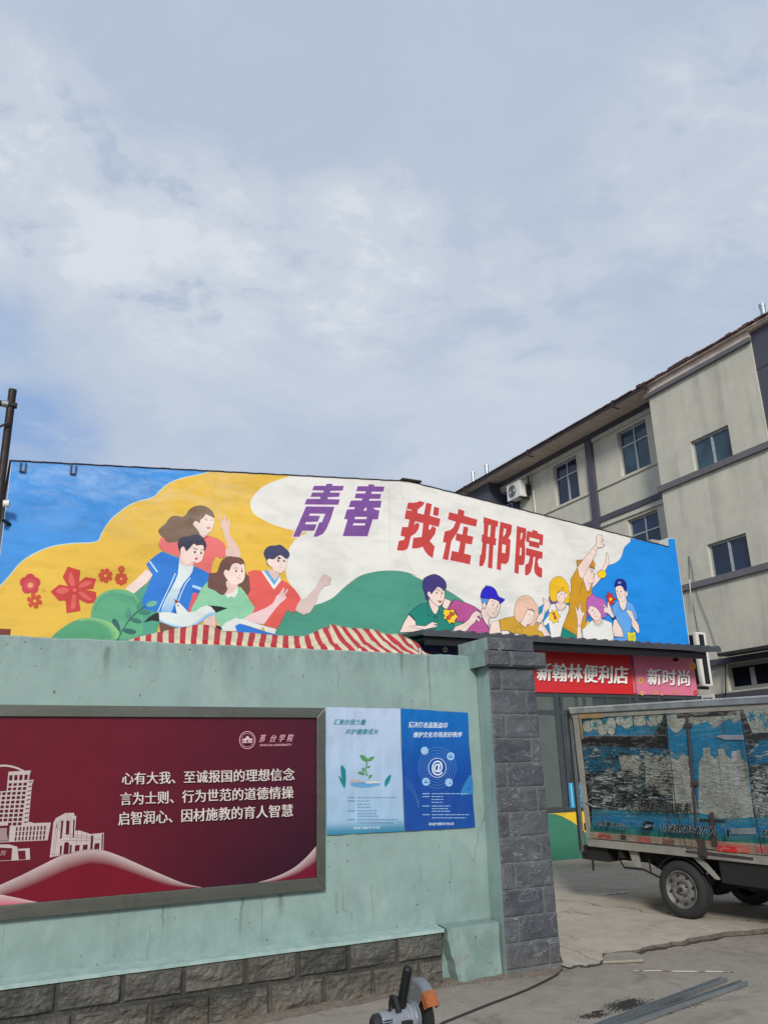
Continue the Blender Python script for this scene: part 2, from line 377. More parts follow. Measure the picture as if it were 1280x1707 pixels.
def m_teal():
    n = NT('teal_wall_paint')
    big = n.noise(0.7, 6, 0.6, 0.5); streak = n.noise(2.2, 6, 0.6, 0.5, sc=(3.2, 3.2, 0.35)); mid = n.noise(6, 8, 0.7, 0.3); fine = n.noise(70, 4, 0.6)
    c = n.ramp(big, [(0.3, lin((130, 153, 148))), (0.7, lin((144, 167, 161)))])
    sm = n.ramp(n.noise(0.9, 3, 0.5, loc=(5, 5, 0)), [(0.42, 0.0), (0.62, 1.0)])
    c = n.mix(sm, c, n.mix(1.0, c, n.ramp(streak, [(0.30, 0.80), (0.5, 0.98), (0.7, 1.06)]), 'MULTIPLY'))
    c = n.mix(1.0, c, n.ramp(mid, [(0.28, 0.90), (0.6, 1.03)]), 'MULTIPLY')
    top = n.math('MULTIPLY', n.rng(n.xyz(2), 2.25, 2.58), n.ramp(n.noise(3.5, 7, 0.7, 0.4, sc=(2.2, 2.2, 0.8)), [(0.42, 0.0), (0.68, 0.6)]))
    c = n.mix(top, c, lin((88, 112, 110)))
    low = n.math('MULTIPLY', n.rng(n.xyz(2), 0.95, 0.2), n.ramp(n.noise(4, 8, 0.7, 0.5, sc=(1, 1, 0.7)), [(0.38, 0.0), (0.72, 0.65)]))
    c = n.mix(low, c, lin((84, 104, 98)))
    wash = n.ramp(n.noise(1.6, 7, 0.65, 0.6, loc=(1, 9, 4)), [(0.56, 0.0), (0.72, 0.5)])
    c = n.mix(wash, c, lin((160, 178, 173)))
    cr = n.ramp(n.voro(0.9, (1.0, 1.0, 0.3), warp=(5, 0.22)), [(0.0, 1.0), (0.003, 0.0)])
    crm = n.math('MULTIPLY', cr, n.ramp(n.noise(0.7, 2, 0.5, loc=(3, 0, 1)), [(0.55, 0.0), (0.62, 0.6)]))
    c = n.mix(crm, c, lin((62, 78, 74)))
    drip = n.math('MULTIPLY', n.ramp(n.noise(7, 3, 0.5, 0, sc=(3.0, 3.0, 0.12), loc=(2, 0, 5)), [(0.66, 0.0), (0.74, 0.5)]), n.rng(n.xyz(2), 2.3, 0.3))
    c = n.mix(drip, c, lin((74, 90, 86)))
    spot = n.ramp(n.noise(24, 3, 0.5), [(0.70, 0.0), (0.73, 0.7)])
    c = n.mix(spot, c, lin((70, 84, 80)))
    for x0, z0, z1, w in ((1.97, 0.76, 0.36, 0.02), (2.27, 0.74, 0.52, 0.035), (3.02, 0.72, 0.40, 0.006), (2.72, 0.70, 0.42, 0.006), (0.9, 2.5, 2.2, 0.04), (3.35, 2.55, 2.25, 0.03), (1.4, 0.75, 0.45, 0.012), (3.62, 2.54, 1.9, 0.02)):
        d = n.math('ABSOLUTE', n.math('SUBTRACT', n.math('ADD', n.xyz(0), n.math('MULTIPLY', n.math('SUBTRACT', n.noise(8, 4, 0.6), 0.5), 0.06)), x0))   # rust and rain runs
        m = n.math('MULTIPLY', n.rng(d, w, 0.0), n.math('MULTIPLY', n.rng(n.xyz(2), z1, z0), n.rng(n.xyz(2), z0+0.03, z0)))
        c = n.mix(n.math('MULTIPLY', m, 0.55), c, lin((72, 78, 70)))
    chip = n.math('MULTIPLY', n.ramp(n.noise(5, 8, 0.75, 0.3, loc=(2, 7, 3)), [(0.60, 0.0), (0.625, 0.8)]), n.math('MAXIMUM', n.rng(n.xyz(2), 0.55, 0.25), n.rng(n.xyz(2), 2.45, 2.6)))
    c = n.mix(chip, c, lin((128, 132, 126)))
    n.set(Base_Color=c, Roughness=0.75, Specular_IOR_Level=0.3)
    n.bump(n.math('ADD', n.math('MULTIPLY', mid, 0.5), n.math('MULTIPLY', fine, 0.2)), 0.4, 0.008); return n.m
def m_slate(name, dark, light, ridge, rs=16, amt=0.55, veins=1.0):
    n = NT(name)
    warp = n.noise(rs*0.3, 5, 0.5, 1.4, sc=(0.6, 0.6, 1.2), rot=(0, 0.4, 0)); fold = n.noise(rs*0.36, 4, 0.45, 1.5, sc=(0.55, 0.55, 1.25), rot=(0, 0.5, 0)); fold2 = n.noise(rs*0.5, 4, 0.45, 1.2, sc=(0.8, 0.8, 0.6), rot=(0, -0.6, 0), loc=(3, 3, 1))
    rid = n.math('MINIMUM', n.math('ABSOLUTE', n.math('SUBTRACT', fold, 0.5)), n.math('ADD', n.math('ABSOLUTE', n.math('SUBTRACT', fold2, 0.52)), 0.006))
    big = n.noise(2.5, 5, 0.6); fine = n.noise(90, 4, 0.65)
    c = n.ramp(n.math('ADD', n.math('MULTIPLY', warp, 0.6), n.math('MULTIPLY', big, 0.4)), [(0.35, lin(dark)), (0.65, lin(light))])
    edge = n.math('MULTIPLY', n.ramp(rid, [(0.0, 1.0), (0.011*veins, 0.0)]), n.ramp(n.noise(3.4, 5, 0.6, loc=(4, 2, 0)), [(0.38, 0.0), (0.62, amt)]))
    c = n.mix(edge, c, lin(ridge)); c = n.mix(1.0, c, n.ramp(fine, [(0.3, 0.84), (0.7, 1.12)]), 'MULTIPLY')
    c = n.mix(n.ramp(n.noise(7, 6, 0.7, 0.4, loc=(8, 1, 3)), [(0.55, 0.0), (0.75, 0.35)]), c, lin(ridge))
    dust = n.math('MULTIPLY', n.rng(n.xyz(2), 0.22, 0.0), n.ramp(n.noise(6, 5, 0.6), [(0.35, 0.2), (0.65, 0.9)]))
    c = n.mix(dust, c, lin((100, 93, 82)))
    n.set(Base_Color=c, Roughness=n.ramp(fine, [(0.3, 0.5), (0.7, 0.72)]), Specular_IOR_Level=0.4)
    h = n.math('ADD', n.math('MULTIPLY', n.ramp(rid, [(0.0, 1.0), (0.05, 0.0)], 'EASE'), 0.45), n.math('ADD', n.math('MULTIPLY', warp, 0.9), n.math('MULTIPLY', fine, 0.12)))
    n.bump(h, 0.6, 0.012); return n.m
def m_concrete(name, ca, cb, dirt, scale=1.0, cracks=True):
    n = NT(name)
    big = n.noise(0.55*scale, 6, 0.6, 0.4); mid = n.noise(3.2*scale, 7, 0.65, 0.5); fine = n.noise(120, 3, 0.6); sm = n.noise(9, 6, 0.7)
    f = n.math('ADD', n.math('MULTIPLY', big, 0.55), n.math('MULTIPLY', mid, 0.45))
    c = n.ramp(f, [(0.34, lin(ca)), (0.66, lin(cb))])
    c = n.mix(n.ramp(n.noise(1.3, 7, 0.7, 0.8, loc=(7, 3, 0)), [(0.54, 0.0), (0.68, 0.75)]), c, lin(dirt))
    c = n.mix(1.0, c, n.ramp(sm, [(0.3, 0.87), (0.7, 1.07)]), 'MULTIPLY')
    c = n.mix(1.0, c, n.ramp(fine, [(0.25, 0.68), (0.45, 0.98), (0.7, 1.12), (0.8, 1.35)]), 'MULTIPLY')
    c = n.mix(n.ramp(n.noise(38, 5, 0.7), [(0.62, 0.0), (0.70, 0.55)]), c, lin(dirt))
    c = n.mix(n.ramp(n.noise(0.9, 8, 0.72, 1.2, loc=(2, 6, 0)), [(0.60, 0.0), (0.66, 0.35)]), c, lin(tuple(x*0.62 for x in dirt)))
    if cracks:
        cr = n.ramp(n.voro(0.33, warp=(2.5, 0.35)), [(0.0, 0.8), (0.004, 0.0)])
        c = n.mix(cr, c, lin((58, 52, 46)))
    n.set(Base_Color=c, Roughness=0.88, Specular_IOR_Level=0.25)
    n.bump(n.math('ADD', n.math('MULTIPLY', sm, 0.6), n.math('MULTIPLY', fine, 0.5)), 0.45, 0.008); return n.m
def m_facade():
    n = NT('grey_render')
    streak = n.noise(0.9, 7, 0.6, 0.4, sc=(2.6, 2.6, 0.22)); big = n.noise(0.3, 6, 0.6, 0.5); fine = n.noise(30, 4, 0.6); mid = n.noise(2.4, 7, 0.7)
    c = n.ramp(big, [(0.3, lin((186, 184, 170))), (0.7, lin((203, 200, 185)))])
    sm = n.ramp(n.noise(0.28, 3, 0.5, loc=(5, 2, 7)), [(0.4, 0.15), (0.64, 1.0)])
    c = n.mix(sm, c, n.mix(1.0, c, n.ramp(streak, [(0.3, 0.72), (0.5, 0.97), (0.7, 1.05)]), 'MULTIPLY'))
    c = n.mix(1.0, c, n.ramp(mid, [(0.3, 0.90), (0.65, 1.03)]), 'MULTIPLY')
    c = n.mix(n.ramp(n.noise(0.9, 6, 0.65, 0.5, loc=(2, 8, 1)), [(0.56, 0.0), (0.7, 0.3)]), c, lin((214, 207, 188)))
    n.set(Base_Color=c, Roughness=0.85, Specular_IOR_Level=0.25); n.bump(n.math('ADD', fine, mid), 0.25, 0.01); return n.m
def m_glass(name='window_glass', col=(14, 20, 30), rough=0.06):
    n = NT(name); v = n.noise(1.7, 3, 0.5)
    n.set(Base_Color=n.ramp(v, [(0.3, lin(col)), (0.7, lin(tuple(min(255, x*1.6) for x in col)))]), Roughness=rough, Specular_IOR_Level=0.5, IOR=1.5)
    n.bump(n.noise(2.2, 2, 0.5), 0.03, 0.02); return n.m
def m_steel(name, col, rough=0.38, dirt=(60, 58, 52), amt=0.5, metal=0.85):
    n = NT(name); v = n.noise(4, 7, 0.65, sc=(0.4, 1, 3)); d = n.noise(9, 6, 0.7)
    c = n.mix(n.ramp(d, [(0.45, 0.0), (0.7, amt)]), n.ramp(v, [(0.3, lin(tuple(x*0.86 for x in col))), (0.7, lin(col))]), lin(dirt))
    n.set(Base_Color=c, Metallic=metal, Roughness=n.ramp(d, [(0.35, rough), (0.7, min(1, rough+0.3))])); n.bump(d, 0.12, 0.003); return n.m
def m_truck():
    n = NT('peeling_print'); a = n.attr(); amt = a.outputs['Alpha']       # how badly that patch of the print flakes
    wn = n.N.new('ShaderNodeTexNoise'); wn.inputs['Scale'].default_value = 9; wn.inputs['Detail'].default_value = 6; n.L.new(n.tc.outputs['Object'], wn.inputs['Vector'])
    wv = n.N.new('ShaderNodeVectorMath'); wv.operation = 'MULTIPLY_ADD'; n.L.new(wn.outputs['Color'], wv.inputs[0]); wv.inputs[1].default_value = (0.11, 0.11, 0.09); n.L.new(n.tc.outputs['Object'], wv.inputs[2])
    mp = n.N.new('ShaderNodeMapping'); mp.inputs['Scale'].default_value = (0.34, 0.34, 2.3); n.L.new(wv.outputs[0], mp.inputs[0])
    def vor(feature, scale):
        v = n.N.new('ShaderNodeTexVoronoi'); v.feature = feature; v.inputs['Scale'].default_value = scale; n.L.new(mp.outputs[0], v.inputs['Vector']); return v
    ed = vor('DISTANCE_TO_EDGE', 21).outputs['Distance']; cs = n.N.new('ShaderNodeSeparateColor'); n.L.new(vor('F1', 21).outputs['Color'], cs.inputs[0])
    where = n.noise(3.2, 6, 0.62, 0.4, sc=(1, 1, 1.6), loc=(3, 1, 2)); fine = n.noise(60, 4, 0.6); grime = n.noise(2.6, 8, 0.72, loc=(1, 4, 0))
    w2 = n.ramp(where, [(0.40, 0.0), (0.56, 1.0)])
    c = n.mix(1.0, a.outputs['Color'], n.ramp(fine, [(0.3, 0.84), (0.7, 1.14)]), 'MULTIPLY')
    c = n.mix(1.0, c, n.ramp(cs.outputs[1], [(0.0, 0.82), (1.0, 1.14)]), 'MULTIPLY')
    miss = n.math('MULTIPLY', n.ramp(n.math('ADD', n.math('MULTIPLY', cs.outputs[0], 0.62), n.math('MULTIPLY', w2, 0.38)), [(0.60, 0.0), (0.61, 1.0)]), amt)
    c = n.mix(miss, c, n.mix(cs.outputs[2], lin((112, 120, 118)), lin((150, 154, 148))))
    crack = n.math('MULTIPLY', n.ramp(ed, [(0.0, 1.0), (0.05, 0.75), (0.10, 0.0)]), n.math('MULTIPLY', amt, n.math('ADD', n.math('MULTIPLY', w2, 0.8), 0.35)), True)
    hole = n.math('MULTIPLY', n.ramp(n.math('ADD', n.math('MULTIPLY', cs.outputs[1], 0.5), n.math('MULTIPLY', n.ramp(grime, [(0.35, 0.0), (0.65, 1.0)]), 0.5)), [(0.71, 0.0), (0.73, 1.0)]), n.math('MULTIPLY', amt, 0.92))
    c = n.mix(n.ramp(grime, [(0.44, 0.0), (0.74, 0.42)]), c, lin((44, 46, 44)))
    c = n.mix(hole, c, lin((17, 18, 20))); c = n.mix(crack, c, lin((12, 13, 15)))
    lip = n.math('MULTIPLY', n.math('MULTIPLY', n.ramp(ed, [(0.10, 0.0), (0.13, 1.0), (0.17, 0.0)]), amt), n.ramp(n.noise(7, 4, 0.6), [(0.56, 0.0), (0.66, 0.8)]))
    c = n.mix(lip, c, lin((186, 190, 186)))
    drip = n.math('MULTIPLY', n.ramp(n.noise(6, 4, 0.6, sc=(2.5, 2.5, 0.15)), [(0.6, 0.0), (0.72, 0.5)]), 1.0)
    c = n.mix(drip, c, lin((62, 46, 36)))
    n.set(Base_Color=c, Roughness=0.6, Specular_IOR_Level=0.3)
    n.bump(n.math('ADD', n.math('MULTIPLY', n.ramp(ed, [(0.0, 0.0), (0.16, 1.0)]), amt), n.math('MULTIPLY', miss, -0.6)), 0.7, 0.008); return n.m
def m_stripe():
    n = NT('tarp_cloth'); a = n.attr(); v = n.noise(6, 6, 0.6); w = n.noise(120, 2, 0.5)
    n.set(Base_Color=n.mix(1.0, a.outputs['Color'], n.ramp(v, [(0.3, 0.82), (0.7, 1.05)]), 'MULTIPLY'), Roughness=0.7, Specular_IOR_Level=0.3); n.bump(n.math('ADD', v, n.math('MULTIPLY', w, 0.2)), 0.4, 0.02); return n.m

M = dict(
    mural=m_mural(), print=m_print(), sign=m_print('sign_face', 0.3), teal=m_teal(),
    slate=m_slate('slate_cladding', (66, 69, 74), (90, 93, 98), (156, 160, 163), 18, 0.8), grout=plain('grey_grout', (100, 102, 104), 0.9, scale=14, var=0.3),
    stone=m_slate('rough_stone', (64, 63, 57), (94, 91, 83), (126, 122, 111), 11, 0.55),
    stone_pale=m_slate('rough_stone_pale', (62, 61, 57), (92, 90, 83), (128, 125, 115), 12, 0.55), stone_dark=m_slate('rough_stone_dark', (46, 46, 43), (70, 69, 63), (112, 109, 100), 10, 0.5), slate_dark=m_slate('slate_cladding_dark', (58, 61, 67), (80, 83, 89), (150, 154, 158), 15, 0.8),
    road=m_concrete('road_concrete', (137, 130, 119), (159, 151, 139), (114, 107, 96), 1.0, False),
    yard=m_concrete('yard_concrete', (166, 158, 145), (188, 179, 165), (140, 131, 119)),
    facade=m_facade(), trim=plain('grey_trim_paint', (102, 100, 104), 0.7, var=0.18, scale=2), pier=plain('dark_pier_paint', (72, 74, 86), 0.7, var=0.12, scale=1.5),
    band=plain('dark_band_paint', (74, 72, 84), 0.65, var=0.2, scale=3), plaster=plain('bare_plaster', (150, 148, 142), 0.9, scale=3),
    eave=plain('eave_soffit', (206, 190, 178), 0.9, var=0.25, scale=2.5, bump=0.4), tile=plain('roof_tile', (78, 52, 48), 0.85, var=0.35, scale=5, bump=0.5),
    gutter=plain('dark_gutter', (44, 38, 38), 0.6), glass=m_glass('window_glass', (24, 40, 64)), glass_teal=m_glass('window_glass_teal', (36, 54, 64), 0.1), glass_dark=m_glass('window_glass_dark', (20, 30, 48), 0.05), glass_black=m_glass('window_glass_black', (12, 14, 18), 0.1), sash=plain('grey_sash', (128, 132, 128), 0.5), ledge=plain('pale_teal_cement', (150, 174, 168), 0.85, scale=9, var=0.22, bump=0.4), shopglass=m_glass('shop_glass', (44, 52, 50), 0.12),
    alu=m_steel('window_aluminium', (190, 196, 200), 0.4, amt=0.3, metal=0.5), frame=m_steel('board_steel', (126, 128, 118), 0.26, (62, 66, 58), 0.5),
    white=plain('white_enamel', (214, 214, 208), 0.5, scale=4, var=0.06), dark=plain('dark_plastic', (34, 35, 38), 0.5), black=plain('black_rubber', (15, 15, 17), 0.55),
    canopy=plain('corrugated_sheet', (66, 70, 76), 0.5, var=0.2, scale=3), fascia=plain('black_fascia', (17, 18, 24), 0.55), shopframe=plain('shop_frame', (62, 68, 72), 0.45),
    panel=plain('shop_panel', (88, 98, 94), 0.55), pole=m_steel('brown_pole', (52, 44, 42), 0.45, (30, 26, 24), 0.6, 0.4), galv=m_steel('galvanised', (186, 194, 198), 0.28, (96, 102, 104), 0.55),
    alutrim=m_steel('roof_trim', (214, 217, 222), 0.3, (110, 110, 106), 0.4, 0.7), truckframe=plain('truck_grey_paint', (134, 132, 124), 0.6, var=0.25, scale=5, bump=0.3), rust=plain('rusty_iron', (60, 48, 45), 0.8, var=0.4, scale=12, bump=0.4),
    truck=m_truck(), doorpaint=plain('worn_door_edge', (66, 66, 70), 0.6, var=0.5, scale=18, bump=0.4), under=plain('underbody', (26, 25, 24), 0.8), tyre=plain('tyre_rubber', (38, 38, 39), 0.85, var=0.25, scale=14), rim=m_steel('wheel_steel', (128, 127, 122), 0.5, (66, 60, 54), 0.85, 0.35),
    stripe=m_stripe(), cable=plain('black_cable', (48, 47, 46), 0.6), orange=plain('orange_plastic', (150, 84, 38), 0.5, var=0.25, scale=30), sawgrey=m_steel('saw_casting', (150, 156, 160), 0.42, (100, 102, 104), 0.4, 0.55),
    sawbody=plain('saw_body', (126, 132, 142), 0.4, var=0.12, scale=20), blade=plain('abrasive_disc', (42, 46, 44), 0.85, scale=40), brick=plain('red_brick', (120, 60, 52), 0.9, scale=20), chip=plain('dark_chips', (40, 40, 38), 0.9, scale=30, var=0.4),
    edge=plain('shaded_broken_edge', (92, 85, 76), 0.95, scale=16, var=0.45, bump=0.6), dust=plain('dusty_soil', (112, 103, 92), 0.95, scale=22, var=0.4, bump=0.6), soil_and_shade=plain('edge_shade_dark', (58, 52, 46), 0.95, scale=40, var=0.4, bump=0.5), grit=plain('grit', (118, 112, 102), 0.95, scale=30, var=0.4), plastic=plain('pale_plastic', (200, 200, 194), 0.5),
)

# ================================================================== GROUND
def structure(o): o['kind'] = 'structure'; return o
b = MB(); b.quadmesh([(-250, -250, -0.001), (250, -250, -0.001), (250, 400, -0.001), (-250, 400, -0.001)], [(0, 1, 2, 3)])
structure(b.build('road', M['road']))
def yard():
    edge = [on_z(x, y) for x, y in ((928, 1619), (938, 1612), (948, 1616), (960, 1612), (978, 1613), (1000, 1609), (1008, 1603), (1003, 1594), (1030, 1591), (1066, 1589), (1076, 1585),
            (1092, 1582), (1108, 1581), (1122, 1577), (1140, 1577), (1148, 1573), (1163, 1570), (1185, 1567), (1207, 1562), (1240, 1560), (1280, 1556), (1330, 1550))]
    edge = [Vector((4.0, 6.35, 0))]+edge+[Vector((12, 6.0, 0)), Vector((40, 6.0, 0))]
    pts = []
    for a, c in zip(edge, edge[1:]):
        n = max(1, int((c-a).length/0.03)) if c.x < 9 else 1
        for k in range(n):
            p = a.lerp(c, k/n); p.y += 0.012*noise.noise(p*14)+0.006*noise.noise(p*40); pts.append(p)
    pts.append(edge[-1])
    h = 0.05; b = MB(); hh = lambda x: 0.014+0.030*min(1, max(0, (x-5.0)/1.3))
    top = [Vector((p.x+0.01*noise.noise(p*22), p.y+0.012+0.012*noise.noise(p*17), hh(p.x)-0.008*abs(noise.noise(p*9)))) for p in pts]; lip = [Vector((p.x, p.y+0.5, h)) for p in pts]; n = len(pts)
    low = [Vector((p.x+0.01*noise.noise(p*30), p.y-0.004, -0.004)) for p in pts]
    b.quadmesh(low+top, [(i, i+1, n+i+1, n+i) for i in range(n-1)], 1)  # broken front face, its shade put into a darker colour
    far = [Vector((40, 60, h)), Vector((-30, 60, h)), Vector((-30, 6.5, h)), Vector((4.0, 6.5, h))]
    b.quadmesh(top+lip, [(i, i+1, n+i+1, n+i) for i in range(n-1)]); tri = tessellate_polygon([lip+far]); b.quadmesh(lip+far, [tuple(t) for t in tri])
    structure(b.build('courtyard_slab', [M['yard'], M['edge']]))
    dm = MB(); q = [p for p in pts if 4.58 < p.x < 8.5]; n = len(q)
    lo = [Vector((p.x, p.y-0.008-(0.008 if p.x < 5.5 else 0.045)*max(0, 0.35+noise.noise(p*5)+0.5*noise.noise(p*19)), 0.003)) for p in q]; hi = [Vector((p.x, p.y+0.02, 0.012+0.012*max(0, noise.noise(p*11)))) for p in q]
    dm.quadmesh(lo+hi, [(i, i+1, n+i+1, n+i) for i in range(n-1)]); so = dm.build('soil_and_shade', M['soil_and_shade']); so['kind'] = 'stuff'  # dark ground strip painting in the shadow line along the slab edge
    ch = MB(); px = [(1004, 1607), (1006, 1597), (1012, 1594), (1052, 1591), (1064, 1594), (1074, 1601), (1073, 1604), (1050, 1605), (1030, 1606)]
    ch.prism([on_z(*p, 0.003) for p in px], (0, 0, 0.022))
    tag(ch.build('concrete_chunk', M['road'], bevel=0.006), 'pale concrete chunk cracked off the edge of the courtyard slab', 'rubble')
yard()
def foot_dirt():
    b = MB(); V = []; n = 150
    for i in range(n+1):
        t = i/n; px = 150+795*t; py = 1640-24*(px-735)/230 if px > 735 else 1640+0.205*(735-px)
        q = on_z(px, py, 0); h = 0.012+0.016*max(0, noise.noise(q*7)+0.3); w = 0.05+0.05*max(0, 0.4+noise.noise(q*3+Vector((4, 0, 0)))+0.5*noise.noise(q*15))
        V += [(q.x, q.y+0.05, h+0.004), (q.x, q.y, h*0.8+0.002), (q.x, q.y-w*0.5, h*0.35+0.001), (q.x, q.y-w, 0.0006)]
    b.quadmesh(V, [(i*4+k, (i+1)*4+k, (i+1)*4+k+1, i*4+k+1) for i in range(n) for k in range(3)]); o = b.build('soil_and_shade', M['dust'], smooth=True); o['kind'] = 'stuff'
foot_dirt()

def scatter(name, label_kind, mat, spots, seed):
    rnd = random.Random(seed); b = MB()
    for (x, y, z, s) in spots:
        pts = []; a0 = rnd.random()*6
        for k in range(5):
            a = a0+k*1.2566; r = s*(0.6+0.5*rnd.random()); pts.append((x+r*math.cos(a), y+r*math.sin(a)*0.8, z))
        top = [(p[0]*0.5+x*0.5, p[1]*0.5+y*0.5, z+s*(0.5+0.5*rnd.random())) for p in pts]
        b.quadmesh(pts+top, [(0, 1, 2, 3, 4), (9, 8, 7, 6, 5)]+[(i, (i+1) % 5, 5+(i+1) % 5, 5+i) for i in range(5)])
    o = b.build(name, mat); o['kind'] = 'stuff'; return o
rnd = random.Random(3)
sp = []
for _ in range(420):
    t = rnd.random(); px = 735+230*t+rnd.gauss(0, 6); py = 1640-24*t+rnd.gauss(0, 5)+4
    p = on_z(px, py); sp.append((p.x, p.y, 0, 0.003+0.012*rnd.random()**3))
for _ in range(160):
    p = on_z(560+rnd.random()*720, 1600+rnd.random()*107)
    if p.y < 5.98: sp.append((p.x, p.y, 0, 0.002+0.006*rnd.random()**3))
for _ in range(120):
    t = rnd.random(); p = on_z(1070+210*t, 1592-26*t+abs(rnd.gauss(0, 5))); sp.append((p.x, min(p.y, 5.99), 0, 0.003+0.008*rnd.random()**2))
scatter('grit', '', M['grit'], sp, 5)
sp = []
for _ in range(5200):
    c = rnd.random()
    if c < 0.5: px, py = 1042+rnd.gauss(0, 16), 1676+rnd.gauss(0, 4.5)
    elif c < 0.68: px, py = 990+rnd.gauss(0, 13), 1687+rnd.gauss(0, 2)
    else: px, py = 1130+rnd.gauss(0, 24), 1683+rnd.gauss(0, 5)
    p = on_z(px, py-(px-1042)*0.12); sp.append((p.x, p.y, 0, 0.0014+0.0045*rnd.random()**3))
so = scatter('sawdust', '', M['chip'], sp, 6)
def smear(cx, cy, rx, ry, seed):
    P = []
    for k in range(90):
        a = 2*math.pi*k/90; r = 0.55+0.55*noise.noise(Vector((math.cos(a)*2.2+seed, math.sin(a)*2.2, 0)))+0.35*noise.noise(Vector((math.cos(a)*9+seed, math.sin(a)*9, 3)))
        P.append(on_z(cx+rx*r*math.cos(a), cy+ry*r*math.sin(a)-0.12*rx*r*math.cos(a), 0.0022))
    return P
b = MB()
for i, q in enumerate(((1042, 1675, 24, 7), (1050, 1668, 16, 5), (992, 1687, 17, 3), (1136, 1679, 22, 4.5), (1114, 1688, 14, 4))):
    P = smear(*q, i*3.3); tri = tessellate_polygon([P]); b.quadmesh([v+Vector((0, 0, 0.0006*i)) for v in P], [tuple(t) for t in tri])
o = b.build('oil_stain', M['chip']); o['kind'] = 'stuff'
# torn paper on the yard
b = MB(); c = on_z(1026, 1490, 0.052)
b.grid(lambda u, v: (c.x+(u-0.5)*0.34+0.03*math.sin(v*5), c.y+(v-0.5)*0.06+0.02*math.sin(u*7), 0.053+0.012*abs(math.sin(u*9+v*4))), 10, 3)
tag(b.build('paper_scrap', M['white']), 'torn pale paper scrap lying on the yard concrete', 'litter')

